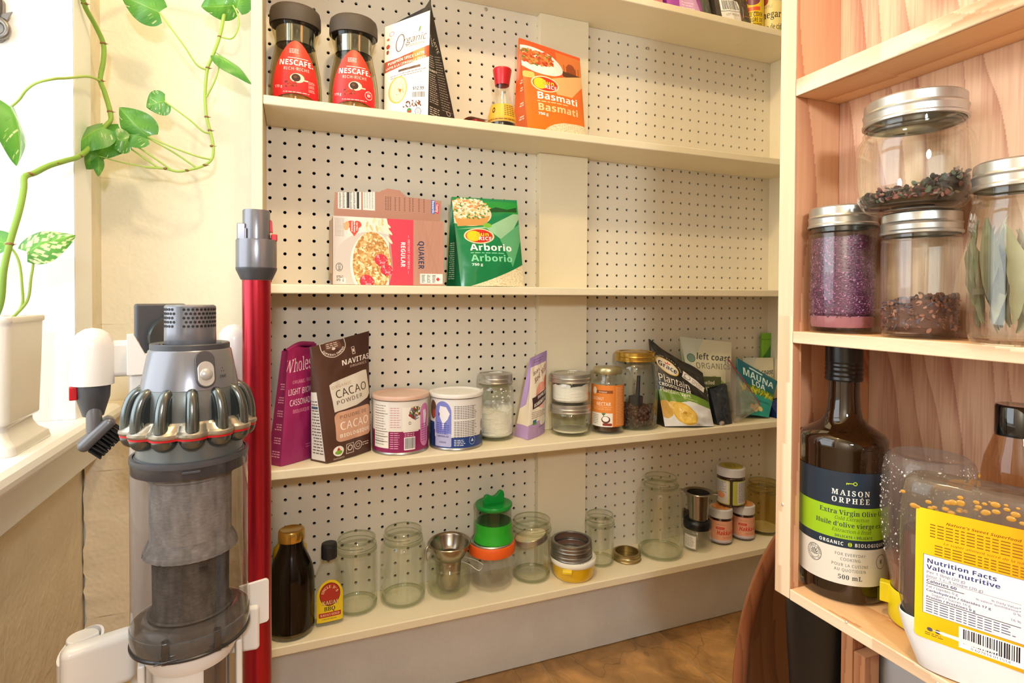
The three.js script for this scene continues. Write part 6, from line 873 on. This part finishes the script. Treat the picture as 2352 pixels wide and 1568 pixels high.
// ================================================================ top shelf: the lower ends of what stands on it
{
  const y = SH[0], q = (n, l, c, x0, x1, h, z0, z1, front, back, o = {}) => { const c0 = [(x0 + x1) / 2, y, (z0 + z1) / 2], t = thing(n, l, c, c0); const f = at0(c0, [[x0, y, z1], [x1, y, z1 + (o.turn || 0)], [x1 - 0.004, y + h, z0 + 0.02], [x0 + 0.004, y + h, z0 + 0.02]]), b = at0(c0, [[x0, y, z0], [x1, y, z0], [x1 - 0.004, y + h, z0 + 0.014], [x0 + 0.004, y + h, z0 + 0.014]]); pouch(t, f, b, front, back, back, { bulge: o.bulge ?? 0.006, gusset: o.g ?? 0.002, wr: o.wr ?? 0.0015, s: x0 * 900 }); return t; };
  q('trail_mix_bag', 'shiny purple bag at the left of the items on the top shelf', 'bag', 0.772, 0.868, 0.16, 0.035, 0.100, print(512, 512, (c, w, h) => { R(c, 0, 0, w, h, '#9a3aa0'); R(c, 0, 330, w, 182, '#a847ae'); P(c, [[150, 512], [180, 380], [420, 360], [470, 470], [400, 512]], '#d9a8d8'); R(c, 60, 330, 70, 60, '#e9e6e4'); lines(c, 200, 420, 180, 3, 20, '#f3d9ef', 7); }, 0.2, { clearcoat: 0.5 }), std(0x8a3390, 0.3));
  q('pink_snack_bag', 'pink edge of a bag standing left of the purple bag', 'bag', 0.712, 0.764, 0.17, 0.030, 0.098, std(0xd98a96, 0.35), std(0xc97884, 0.4));
  q('dark_pouch', 'dark grey green pouch tucked behind the purple bag', 'pouch', 0.872, 0.905, 0.15, 0.030, 0.088, std(0x585a52, 0.4), std(0x4a4a46, 0.4));
  q('coffee_bag', 'crinkled dark brown bag with a white barcode label low on its front', 'bag', 0.908, 1.008, 0.20, 0.030, 0.098, print(512, 1024, (c, w, h) => { R(c, 0, 0, w, h, '#453d36'); for (let i = 0; i < 24; i++) { c.strokeStyle = 'rgba(200,190,178,0.25)'; c.lineWidth = 3; c.beginPath(); c.moveTo(hash(i, 1, 6) * w, h - 320 * hash(i, 2, 6)); c.lineTo(hash(i, 3, 6) * w, h - 320 * hash(i, 4, 6)); c.stroke(); } c.save(); c.translate(150, 800); c.rotate(-0.06); R(c, -90, -80, 270, 260, '#e9e6e1'); R(c, -90, 64, 270, 6, '#2a2a2c'); barcode(c, -80, -80, 250, 140); T(c, 'LOT 081876', 60, 110, 34, '#3a3a3c'); c.restore(); R(c, 400, 760, 8, 130, '#d8d2c8'); R(c, 420, 860, 90, 8, '#c06a3a'); }, 0.3, { clearcoat: 0.3 }), std(0x3d362f, 0.35), { wr: 0.003 });
  const t = thing('vinegar_bottle', 'yellow labelled vinegar bottle beside the dark bag', 'bottle', [1.0345, y, 0.072], angleTo(1.0345, 0.072));
  part('bottle', lathe([[0, 0.001], [0.021, 0.001], [0.0238, 0.004], [0.024, 0.15], [0.012, 0.19], [0.011, 0.22], [0, 0.22]], 40), phys({ color: 0x6a4a1c, roughness: 0.1 }), t);
  part('label', wrap(0.0243, 0.004, 0.12, 0, 5.6, 40), print(1024, 640, (c, w, h) => { R(c, 0, 0, w, h, '#e6c318'); T(c, 'APPLE CIDER', 512, 430, 74, '#2a2414', { b: 1, sx: 0.8 }); T(c, 'VINAIGRE DE', 512, 500, 74, '#2a2414', { b: 1, sx: 0.8 }); T(c, 'DE POMME', 540, 566, 70, '#2a2414', { b: 1, sx: 0.8 }); R(c, 400, 330, 240, 50, '#d8552a', 14); lines(c, 380, 395, 260, 1, 6, '#6a5a14', 8); R(c, 420, 606, 200, 34, '#d8402a', 16); E(c, 520, 240, 120, 70, '#7a3a4a'); }, 0.35), t, 'yellow printed label');
  const t2 = thing('cider_vinegar_jug', 'yellow and cream printed vinegar jug at the far right of the top shelf', 'bottle', [1.0905, y, 0.074], angleTo(1.0905, 0.074));
  part('jug', lathe([[0, 0.001], [0.026, 0.001], [0.0295, 0.004], [0.030, 0.15], [0.014, 0.2], [0.013, 0.23], [0, 0.23]], 40), phys({ color: 0x7a5a20, roughness: 0.1 }), t2);
  part('label', wrap(0.0303, 0.005, 0.13, 0, 5.6, 40), print(1024, 512, (c, w, h) => { R(c, 0, 0, w, h, '#e4d38a'); R(c, 560, 0, 464, 200, '#9fb4cc'); T(c, 'Vinegar', 470, 330, 92, '#3a2a1c', { f: 'serif', b: 1 }); T(c, 'Vinaigre de cidre', 480, 450, 70, '#3a2a1c', { f: 'serif', b: 1, sx: 0.8 }); T(c, 'APPLE', 470, 250, 40, '#9a8a6a'); E(c, 420, 190, 50, 40, '#a8482a'); T(c, 'milk.', 420, 130, 50, '#3a2a1c', { f: 'serif', b: 1 }); R(c, 0, 480, w, 40, '#3d7a3a'); }, 0.4), t2, 'cream printed label');
}

// ================================================================ in the wooden rack
const onRack = (x, z, y) => [x, y, z];
const flakes = (name, parent, n, place, geo, cols, k0, k1) => { const im = new THREE.InstancedMesh(geo, std(0xffffff, 0.8), n), c = new THREE.Color(); im.name = name; im.userData.kind = 'stuff'; for (let i = 0; i < n; i++) { const p = place(i); im.setMatrixAt(i, new THREE.Matrix4().compose(V(...p), new THREE.Quaternion().setFromEuler(new THREE.Euler(rr(0, 6), rr(0, 6), rr(0, 6))), V(1, 1, 1).multiplyScalar(rr(k0, k1)))); im.setColorAt(i, c.set(cols[Math.floor(rnd() * cols.length)])); } parent.add(im); return im; };
const chip = new THREE.SphereGeometry(1, 7, 5).scale(1, 0.22, 0.65);
function rackJar(name, label, x, y, z, r, h, group) {
  const t = thing(name, label, 'jar', [x, y, z], angleTo(x, z)), pr = [[r * 0.86, 0], [r * 0.93, 0.001], [r * 0.955, 0.004], [r * 0.965, h * 0.4], [r * 0.985, h * 0.72], [r * 0.97, h * 0.755], [r * 0.985, h * 0.77], [r * 0.985, h * 0.785], [r * 0.93, h * 0.80], [r * 0.93, h * 0.98]];
  part('glass', shell(pr, 0.0018, 0.0042), gJar, t); return t;
}
{
  const r = 0.0281, h = 0.1135, t = rackJar('berry_jar', 'smallest rack jar, packed with dark purple crumbs above a pinkish layer', 0.4848, RK.mid, 0.7465, r, h);
  part('pink_layer', lathe([[0, 0.005], [r * 0.86, 0.005], [r * 0.895, 0.008], [r * 0.897, 0.015], [0, 0.016]], 40), std(0xa0636a, 0.9), t, 'pinkish settled layer');
  const m = pix(256, 256, (x, y) => { const n = noise2(x / 5, y / 5, 3), k = fbm(x / 24, y / 24, 8, 3); const b = n > 0.74 ? 120 : n * 50; return [52 + b * 0.9 + k * 36, 26 + b * 0.62 + k * 14, 44 + b * 0.8 + k * 24]; }); m.repeat.set(3, 2);
  part('crumbs', lumpyTop(r * 0.905, 0.0135, (x, z) => h * 0.742 + 0.004 * fbm(x * 90, z * 90, 4, 3)), std(0xffffff, 0.35, 0.15, { map: m, bumpMap: m, bumpScale: 0.0012 }), t);
  flakes('loose_crumbs', t, 900, (i) => { const a = rr(0, 6.28), y = rr(0.014, h * 0.74); return [Math.sin(a) * r * 0.9, y, Math.cos(a) * r * 0.9]; }, chip, ['#4a2236', '#6b3450', '#8d5a70', '#3a1a2c', '#a98296'], 0.0006, 0.0014);
  jarLid(t, r * 1.0, h * 0.835, h * 0.165, mZinc, mZinc);
}
{
  const r = 0.0272, h = 0.0990, x = 0.4850, z = 0.8150, t = rackJar('cacao_nib_jar', 'glass jar one third full of brown cacao nibs, with another jar on top', x, RK.mid, z, r, h);
  const top = (px, pz) => 0.026 + 0.010 * fbm(px * 50 + 4, pz * 50, 6, 3) - 0.18 * pz * 0 + 0.15 * px;
  part('nib_bed', lumpyTop(r * 0.895, 0.0045, (a, b) => top(a, b) - 0.002), std(0x5a3a2e, 0.9), t);
  flakes('cacao_nibs', t, 620, (i) => { const a = rr(0, 6.28), q = i < 430 ? r * 0.885 : Math.sqrt(rnd()) * r * 0.86, px = Math.sin(a) * q, pz = Math.cos(a) * q; return [px, i < 430 ? rr(0.006, top(px, pz) + 0.001) : top(px, pz) + rr(-0.002, 0.002), pz]; }, chip, ['#6b4334', '#8a5a46', '#54342a', '#9c6e58', '#7a4e3e', '#5b5058'], 0.0014, 0.0031);
  jarLid(t, r * 1.0, h * 0.825, h * 0.175, mZinc, mZinc);
  // the wide jar that stands on it
  const R2 = 0.0400, y2 = RK.mid + h + 0.0004, h2 = 0.0880, t2 = thing('herb_tea_jar', 'wide round glass jar with dried leaf tea, stacked on the cacao nib jar', 'jar', [0.4735, y2, z + 0.001], angleTo(x, z));
  const pr = [[0.0270, 0], [0.0310, 0.0012], [0.0345, 0.005], [0.0378, 0.012], [0.0396, 0.022], [R2, 0.034], [0.0397, 0.047], [0.0380, 0.055], [0.0355, 0.0595], [0.0338, 0.0615], [0.0345, 0.0630], [0.0345, 0.0640], [0.0330, 0.0655], [0.0328, 0.085]];
  part('glass', shell(pr, 0.0020, 0.0045), gJar, t2);
  const tp = (px, pz) => 0.012 + 0.45 * Math.max(0, px) + 0.006 * fbm(px * 60, pz * 60, 3, 3);
  part('leaf_bed', lumpyTop(0.0325, 0.0050, (a, b) => tp(a, b) - 0.003), std(0x3c3029, 0.95), t2);
  flakes('dried_leaves', t2, 560, (i) => { const a = rr(0, 6.28), q = i < 240 ? 0.0340 : Math.sqrt(rnd()) * 0.033, px = Math.sin(a) * q, pz = Math.cos(a) * q; return [px, i < 240 ? rr(0.008, Math.max(0.0095, tp(px, pz))) : tp(px, pz) + rr(-0.0015, 0.0025), pz]; }, chip, ['#4a4138', '#6a3a34', '#3a3630', '#7a6a5c', '#56604e', '#2e2826', '#8a5a52'], 0.0014, 0.0036);
  jarLid(t2, 0.0345, 0.0690, 0.0190, mZinc, mZinc);
}
{
  const x = 0.4735, z = 0.8850, h = 0.1235, r = 0.0262, t = thing('bay_leaf_jar', 'tall glass jar of dried bay leaves with a silver lid, nearest the camera', 'jar', [x, RK.mid, z], angleTo(x, z));
  part('glass', shell([[0.0205, 0], [0.0240, 0.001], [0.0258, 0.005], [r, 0.012], [r, 0.080], [0.0252, 0.090], [0.0235, 0.0965], [0.0242, 0.098], [0.0242, 0.0995], [0.0230, 0.101], [0.0230, 0.120]], 0.0018, 0.004), gJar, t);
  const lf = (w, l, bend, wav) => grid(16, 6, (v, u) => { const s = u * 2 - 1, q = w * Math.pow(Math.sin(Math.PI * (0.03 + 0.94 * v)), 0.9); return [s * q, v * l, bend * Math.sin(v * 3) + 0.5 * q * s * s + wav * Math.sin(v * 22) * Math.abs(s), u, v]; });
  const gs = [lf(0.0075, 0.078, 0.004, 0.0012), lf(0.0065, 0.070, -0.004, 0.0018), lf(0.0085, 0.084, 0.006, 0.0010)], ms = [std(0x8a8764, 0.7), std(0xa59a74, 0.7), std(0x6c6848, 0.75), std(0x7c6a4a, 0.75)];
  for (let i = 0; i < 30; i++) { const a = i * 2.4 + 0.5, q = i < 18 ? 0.0185 : 0.009, m = part('leaf', gs[i % 3], ms[(i * 3 + (i >> 2)) % 4], t); m.position.set(Math.sin(a) * q, 0.006 + rr(0, 0.010), Math.cos(a) * q); m.rotation.set(rr(-0.10, 0.03), a + rr(-0.9, 0.9), rr(-0.26, 0.26), 'YXZ'); m.scale.set(rr(0.5, 0.85), rr(0.75, 1.0), 0.8); }
  jarLid(t, 0.0245, h - 0.0185, 0.0185, mZinc, mZinc);
}
{
  const x = 0.5090, z = 0.7310, r = 0.0372, t = thing('olive_oil_bottle', 'dark olive oil bottle with a black screw cap and navy, green and white label', 'bottle', [x, RK.low, z], angleTo(x, z) + 0.08);
  const pr = [[0.0335, 0], [0.0362, 0.001], [0.0374, 0.004], [r, 0.010], [r, 0.139], [0.0372, 0.1445], [0.0345, 0.1490], [0.0270, 0.1535], [0.0205, 0.1580], [0.0165, 0.1640], [0.0145, 0.1730], [0.0138, 0.1850], [0.0136, 0.2060]];
  part('glass', lathe([[0, 0.002], ...pr], 64), phys({ color: 0x2a1708, roughness: 0.04, clearcoat: 1, clearcoatRoughness: 0.02, transmission: 0.35, thickness: 0 }), t);
  part('oil', lathe([[0, 0.0055], [0.0345, 0.0055], [0.0362, 0.010], [0.0362, 0.0660], [0, 0.0660]], 48), phys({ color: 0x1c1a06, roughness: 0.2 }), t);
  part('shade_core', lathe([[0, 0.0665], [0.0345, 0.0665], [0.0345, 0.138], [0.022, 0.152], [0.0115, 0.172], [0.011, 0.200], [0, 0.200]], 40), phys({ color: 0x2c1509, roughness: 0.5 }), t);
  part('oil_glint', wrap(r + 0.0002, 0.0035, 0.0165, 0.98, 0.42, 10), phys({ color: 0x7d7a08, roughness: 0.15 }), t);
  part('cap', lathe([[0.0142, 0.1985], [0.0158, 0.1985], [0.0162, 0.2000], [0.0158, 0.2025], [0.0162, 0.2045], [0.0157, 0.2065], [0.0161, 0.2090], [0.0156, 0.2112], [0.0160, 0.2130], [0.0157, 0.2148], [0.0160, 0.2165], [0.0160, 0.2330], [0.0148, 0.2345], [0, 0.2345]], 96, { mod: (q, y, th) => q + (y > 0.217 && q > 0.0155 ? 0.0003 * Math.sin(th * 48) : 0) }), std(0x141518, 0.25, 0.1), t, 'black metal screw cap');
  const lab = print(2048, 1280, (c, w, h) => {
    R(c, 0, 0, w, 400, '#22303f'); R(c, 0, 395, w, 400, '#98c11f'); R(c, 0, 760, w, 110, '#20303f'); R(c, 0, 860, w, 420, '#dcd8cb'); const X = 1090;
    E(c, X + 60, 120, 20, 17, null, 0, '#b9cf2c', 9); R(c, X - 40, 115, 84, 10, '#b9cf2c'); R(c, X - 40, 115, 10, 22, '#b9cf2c'); R(c, X - 20, 115, 10, 18, '#b9cf2c');
    T(c, 'MAISON', X + 24, 232, 84, '#f2f0e8', { f: 'serif', b: 1, ls: 16 }); T(c, 'ORPHÉE', X + 24, 318, 84, '#f2f0e8', { f: 'serif', b: 1, ls: 16 });
    T(c, 'Extra Virgin Olive Oil', X + 60, 460, 74, '#22303f', { f: 'serif', b: 1 }); T(c, 'Cold Extraction', X + 30, 526, 54, '#33491f', { f: 'serif', i: 1 }); T(c, "Huile d'olive vierge extra", X + 60, 598, 70, '#22303f', { f: 'serif', b: 1 }); T(c, 'Extraction à froid', X + 30, 664, 54, '#33491f', { f: 'serif', i: 1 }); T(c, 'DELICATE • DÉLICATE', X + 60, 730, 38, '#22303f', { b: 1, ls: 3 });
    T(c, 'ORGANIC', X - 200, 815, 54, '#f2f0e8', { b: 1, ls: 6 }); E(c, X + 10, 815, 22, 26, '#b9cf2c'); R(c, X + 6, 788, 8, 54, '#20303f'); T(c, 'BIOLOGIQUE', X + 260, 815, 54, '#f2f0e8', { b: 1, ls: 6 });
    E(c, X - 410, 1000, 96, 96, null, 0, '#2a2e33', 6); E(c, X - 410, 1000, 64, 64, null, 0, '#2a2e33', 4); for (let i = 0; i < 7; i++) { const a = -Math.PI / 2 + (i - 3) * 0.62; P(c, [[X - 410, 1030], [X - 410 + 46 * Math.cos(a - 0.15), 1000 + 46 * Math.sin(a - 0.15)], [X - 410 + 52 * Math.cos(a), 1000 + 52 * Math.sin(a)], [X - 410 + 46 * Math.cos(a + 0.15), 1000 + 46 * Math.sin(a + 0.15)]], '#2a2e33'); } 'FAMILY OWNED CO. FAMILIALE'.split('').forEach((k, i) => { const a = -2.6 + i * 0.238; T(c, k, X - 410 + 80 * Math.cos(a), 1000 + 80 * Math.sin(a), 26, '#2a2e33', { rot: a + Math.PI / 2, b: 1 }); }); E(c, X + 420, 1010, 80, 80, null, 0, '#2a2e33', 6); T(c, 'K', X + 420, 1010, 70, '#2a2e33', { b: 1 });
    for (const [i, s] of ['FOR EVERYDAY', 'COOKING', 'POUR LA CUISINE', 'AU QUOTIDIEN'].entries()) T(c, s, X + 20, 935 + i * 56 + (i > 1 ? 10 : 0), 46, '#3a3d40', { ls: 4 }); T(c, '500 mL', X + 20, 1195, 70, '#22303f', { f: 'serif', b: 1, ls: 5 });
  }, 0.35);
  part('label', wrap(r + 0.0004, 0.0175, 0.1195, -0.05, 2 * Math.PI * 0.62, 72), lab, t, 'navy, lime and cream label');
}
const honeyGlass = (col) => phys({ color: col, roughness: 0.07, transmission: 0.92, thickness: 0, ior: 1.4, clearcoat: 0.5 });
{ // upside-down honey bottle with a yellow cap
  const x = 0.5185, z = 0.8035, t = thing('honey_bottle', 'upturned clear honey bottle with a yellow cap, flecked with bubbles, beside the oil', 'bottle', [x, RK.low, z], angleTo(x, z));
  part('cap', lathe([[0, 0.0005], [0.0265, 0.0005], [0.0275, 0.0025], [0.0275, 0.0270], [0.0265, 0.0285]], 56), phys({ color: 0xe9d51c, roughness: 0.3 }), t, 'yellow flip cap'); part('cap_hinge', box(-0.0335, -0.0255, 0.0115, 0.0285, -0.003, 0.006, 0.001), phys({ color: 0xe9d51c, roughness: 0.3 }), t);
  const pr = [[0.0262, 0.0288], [0.0268, 0.036], [0.0295, 0.050], [0.0330, 0.072], [0.0345, 0.098], [0.0340, 0.120], [0.0325, 0.136], [0.0300, 0.1425], [0.0270, 0.1445], [0.0230, 0.1425], [0, 0.1410]];
  part('bottle', lathe(pr, 56), honeyGlass(0xe9e6e2), t);
  part('honey', lathe([[0, 0.029], [0.0255, 0.029], [0.0260, 0.036], [0.0285, 0.050], [0.0290, 0.052], [0, 0.050]], 48), phys({ color: 0xb56a24, roughness: 0.15, transmission: 0.3, thickness: 0 }), t);
  const bub = new THREE.IcosahedronGeometry(1, 1), im = new THREE.InstancedMesh(bub, phys({ color: 0xf1eee8, roughness: 0.15, clearcoat: 0.6 }), 520); im.name = 'bubbles'; im.userData.kind = 'stuff';
  for (let i = 0; i < 520; i++) { const k = rr(0.056, 0.138), a = rr(0, 6.28); let r = 0.03; for (let j = 0; j < pr.length - 1; j++) if (k >= pr[j][1] && k <= pr[j + 1][1]) r = pr[j][0] + (pr[j + 1][0] - pr[j][0]) * (k - pr[j][1]) / (pr[j + 1][1] - pr[j][1]); const s = rr(0.0002, 0.0006) * (rnd() < 0.15 ? 1.9 : 1); im.setMatrixAt(i, new THREE.Matrix4().compose(V(Math.sin(a) * r, k, Math.cos(a) * r), new THREE.Quaternion().setFromAxisAngle(V(0, 1, 0), a), V(s, s * 1.2, s * 0.6))); } t.add(im);
  const w = []; for (let i = 0; i < 9; i++) { const a = 0.2 + i * 0.16; w.push(new THREE.IcosahedronGeometry(rr(0.002, 0.004), 2).scale(1.5, 1, 0.5).rotateY(a).translate(Math.sin(a) * 0.0325, 0.130 + rr(-0.004, 0.004), Math.cos(a) * 0.0325)); } part('crystallised_honey', w, phys({ color: 0xd9a24a, roughness: 0.3, transmission: 0.3, thickness: 0 }), t);
}
{ // flat squeeze bottle standing on its white cap, printed label
  const dir = V(0.40, 0, 0.917).normalize(), left = V(0.4630, 0, 0.8180), hw = 0.0445, c = left.clone().addScaledVector(dir, hw), turn = Math.atan2(-dir.z, dir.x);
  const t = thing('squeeze_honey_bottle', 'flat upturned squeeze honey bottle on a white cap, with a yellow nutrition label', 'bottle', [c.x, RK.low, c.z], turn);
  const se = (y, a, b, e = 0.5) => Array.from({ length: 56 }, (_, i) => { const th = i / 56 * 6.2832, q = Math.cos(th), s = Math.sin(th); return [a * Math.sign(s) * Math.pow(Math.abs(s), e), y, b * Math.sign(q) * Math.pow(Math.abs(q), e)]; });
  const loft = (ls) => grid(ls.length - 1, 56, (v, u) => [...ls[Math.round(v * (ls.length - 1))][Math.round(u * 56) % 56], u, v]);
  const bd = [se(0.050, hw, 0.0205), se(0.095, hw, 0.0210), se(0.128, hw - 0.0006, 0.0205), se(0.1375, hw - 0.0025, 0.0190), se(0.1415, hw - 0.006, 0.0160), se(0.1425, hw - 0.012, 0.011), se(0.1405, hw - 0.018, 0.006), se(0.140, 0.001, 0.001)];
  part('bottle', loft([se(0.034, hw - 0.006, 0.0195), se(0.040, hw - 0.002, 0.0202), ...bd]), honeyGlass(0xe2dccf), t);
  part('cap', loft([se(0, hw - 0.016, 0.016), se(0.001, hw - 0.012, 0.018), se(0.012, hw - 0.008, 0.0192), se(0.024, hw - 0.003, 0.0204), se(0.0365, hw + 0.0002, 0.0210), se(0.0375, hw - 0.001, 0.0205)]), phys({ color: 0xe9ebee, roughness: 0.22, clearcoat: 0.3 }), t, 'white plastic cap');
  part('honey', loft([se(0.0385, 0.001, 0.001), se(0.0385, hw - 0.004, 0.0185), se(0.050, hw - 0.0022, 0.0190), se(0.0985, hw - 0.0022, 0.0194), se(0.100, 0.001, 0.001)]), phys({ color: 0x6e3018, roughness: 0.12, transmission: 0.25, thickness: 0 }), t);
  const dr = []; for (let i = 0; i < 46; i++) dr.push(new THREE.IcosahedronGeometry(rr(0.0006, 0.0022), 1).scale(1.4, 1, 0.4).translate(rr(-hw * 0.92, hw * 0.92), rr(0.118, 0.136), 0.0200)); const dk = part('honey_drops', dr, phys({ color: 0xdca645, roughness: 0.2, transmission: 0.35, thickness: 0 }), t); dk.userData.kind = 'stuff';
  const lab = print(1024, 1600, (q, w, h) => {
    const g = q.createLinearGradient(0, 0, w, 0); g.addColorStop(0, '#dcd21f'); g.addColorStop(0.2, '#f2bd12'); g.addColorStop(0.7, '#f4ab10'); g.addColorStop(1, '#ee7d1a'); q.fillStyle = g; q.beginPath(); q.roundRect(0, 0, w, h, 40); q.fill();
    T(q, "Nature's Sweet Superfood", 520, 130, 44, '#7a4a0c', { b: 1, i: 1 }); for (let i = 0; i < 5; i++) lines(q, 120, 175 + i * 36, 860, 1, 10, '#8a5a10', 13, 0.12); T(q, "Le super aliment sucré de la nature", 560, 375, 42, '#7a4a0c', { i: 1 }); for (let i = 0; i < 4; i++) lines(q, 160, 420 + i * 34, 820, 1, 10, '#8a5a10', 13, 0.12);
    R(q, 70, 560, 760, 720, '#e9e6ee'); q.strokeStyle = '#4a4a66'; q.lineWidth = 4; q.strokeRect(70, 560, 760, 720); T(q, 'Nutrition Facts', 96, 630, 74, '#2c3a72', { b: 1, a: 'left' }); T(q, 'Valeur nutritive', 96, 706, 74, '#2c3a72', { b: 1, a: 'left' }); T(q, 'Per 1 tbsp (20 g)', 96, 770, 42, '#3c3f66', { a: 'left' }); T(q, 'pour 1 c. à soupe (20 g)', 96, 816, 42, '#3c3f66', { a: 'left' }); R(q, 96, 842, 710, 3, '#333'); T(q, 'Calories 60', 96, 876, 46, '#2f3460', { b: 1, a: 'left' }); R(q, 96, 904, 300, 8, '#333'); T(q, '% Daily Value*', 806, 890, 32, '#3c3f66', { a: 'right' }); T(q, '% valeur quotidienne*', 806, 926, 32, '#3c3f66', { a: 'right' }); T(q, 'Fat / Lipides 0 g', 96, 944, 36, '#2f3460', { a: 'left' }); T(q, '0 %', 806, 964, 34, '#2f3460', { a: 'right' }); T(q, 'Carbohydrate / Glucides 17 g', 96, 990, 36, '#2f3460', { b: 1, a: 'left' }); T(q, 'Sugars / Sucres 16 g', 140, 1032, 34, '#2f3460', { a: 'left' }); T(q, '16 %', 806, 1040, 34, '#2f3460', { a: 'right' }); T(q, 'Protein / Protéines 0 g', 96, 1074, 36, '#2f3460', { b: 1, a: 'left' }); R(q, 96, 1098, 710, 8, '#333'); for (let i = 0; i < 5; i++) lines(q, 96, 1124 + i * 30, 690, 1, 10, '#5a5c7a', 11, 0.25);
    for (let i = 0; i < 26; i++) lines(q, 860, 620 + i * 30, 150, 1, 10, '#b0641a', 10); R(q, 850, 740, 170, 140, '#f2d4c4'); for (let i = 0; i < 4; i++) lines(q, 862, 760 + i * 28, 140, 1, 9, '#7a5a5a', 9); E(q, 130, 1470, 24, 24, '#5a5460'); E(q, 196, 1470, 24, 24, '#2c3460'); lines(q, 90, 1512, 160, 2, 22, '#7a5a2a', 9); barcode(q, 360, 1310, 470, 250, '0 627814 011514'); E(q, 920, 1430, 24, 24, null, 0, '#3a3a3a', 8);
  }, 0.3, { transparent: true });
  part('label', grid(24, 20, (v, u) => { const s = u * 2 - 1; return [-hw + 0.0125 + u * 0.0750, 0.0255 + v * 0.0965, 0.02125 - 0.0014 * Math.pow(Math.abs(s), 6) + (v < 0.12 ? -0.0005 : 0), u, v]; }), lab, t, 'yellow printed nutrition label'); t.userData.dirNote = undefined; delete t.userData.dirNote;
}
{
  const x = 0.5590, z = 0.8452, t = thing('syrup_bottle', 'clear bottle with a glossy black cap at the right behind the honey', 'bottle', [x, RK.low, z], angleTo(x, z));
  part('bottle', lathe([[0, 0.001], [0.0205, 0.001], [0.0228, 0.004], [0.0230, 0.110], [0.0228, 0.136], [0.0210, 0.148], [0.0165, 0.162], [0.0130, 0.1730]], 48), glassOf(0xe6d3bc, 0.04), t);
  part('syrup', lathe([[0, 0.004], [0.0212, 0.004], [0.0215, 0.085], [0, 0.085]], 40), phys({ color: 0x5a3015, roughness: 0.3 }), t);
  part('cap', lathe([[0.0130, 0.1675], [0.0146, 0.1672], [0.0150, 0.1690], [0.0148, 0.1905], [0.0138, 0.1920], [0, 0.1917]], 48), phys({ color: 0x0c1216, roughness: 0.1, clearcoat: 1 }), t, 'glossy black cap');
}

// ================================================================ on the floor under the rack
{
  const R0 = 0.2775, cx = 0.8334, cz = 0.5207, t = thing('wooden_bowl', 'huge carved wooden bowl standing on its rim beside the shelving', 'bowl', [cx, R0 + 0.002, cz], 0.0723);
  const w = wood(512, 512, [176, 122, 84], [84, 46, 28], 55, { freq: 16, warp: 2.4, band: 0.35, streak: 0.7 }), m = std(0xffffff, 0.5, 0, { map: w, bumpMap: w, bumpScale: 0.0008 }), rim = std(0xe0c4ae, 0.85, 0, { map: w, bumpMap: w, bumpScale: 0.0015 });
  const prof = [[0.0005, -0.100], [0.06, -0.098], [0.12, -0.085], [0.175, -0.060], [0.222, -0.028], [0.249, -0.004]], outer = [[0.275, -0.002], [0.228, -0.042], [0.175, -0.078], [0.12, -0.102], [0.06, -0.116], [0.0005, -0.118]];
  const sp = (g) => planarUV(g.rotateX(Math.PI / 2), 'y', 1.7);
  part('hollow', sp(lathe(prof, 96)), m, t); part('outside', sp(lathe(outer, 96)), m, t); part('rim', sp(lathe([[0.249, -0.004], [0.254, 0.001], [0.263, 0.0035], [0.271, 0.003], [0.2775, -0.0005], [0.2755, -0.004]], 96)), rim, t, 'worn pale rim');
}
{
  const x = 0.6003, z = 0.632, t = thing('waste_bin', 'black plastic bin with rounded sides under the wooden rack', 'bin', [x, 0, z]);
  part('body', lathe([[0, 0], [0.020, 0], [0.0225, 0.003], [0.0245, 0.15], [0.0290, 0.30], [0.0345, 0.385], [0.0365, 0.430], [0.0362, 0.465], [0.0340, 0.485], [0.0325, 0.485], [0.0345, 0.46], [0.030, 0.33], [0, 0.32]], 56, { sx: 1.0 }), phys({ color: 0x14171b, roughness: 0.4 }), t);
  part('rim', lathe([[0.0338, 0.4850], [0.0350, 0.4865], [0.0345, 0.4885], [0.0325, 0.4870]], 48), std(0x1b1e23, 0.4), t);
}
{
  const t = thing('storage_tub', 'pale blue white plastic tub under the right end of the rack', 'tub', [0.78, 0, 0.83]);
  part('body', new RoundedBoxGeometry(0.33, 0.425, 0.30, 5, 0.028).translate(0, 0.2125, 0), phys({ color: 0xc6d0de, roughness: 0.35 }), t); part('lid_lip', new RoundedBoxGeometry(0.345, 0.016, 0.315, 4, 0.008).translate(0, 0.424, 0), phys({ color: 0xcdd6e2, roughness: 0.35 }), t);
}

// everything on a shelf rests a hair above it
for (const o of scene.children) if (o.userData.category) for (const y of [...SH, RK.mid, RK.low]) if (Math.abs(o.position.y - y) < 1e-6) o.position.y += 0.0006;
scene.traverse((o) => { if (o.isMesh) o.castShadow = o.receiveShadow = true; });
renderer.render(scene, camera);
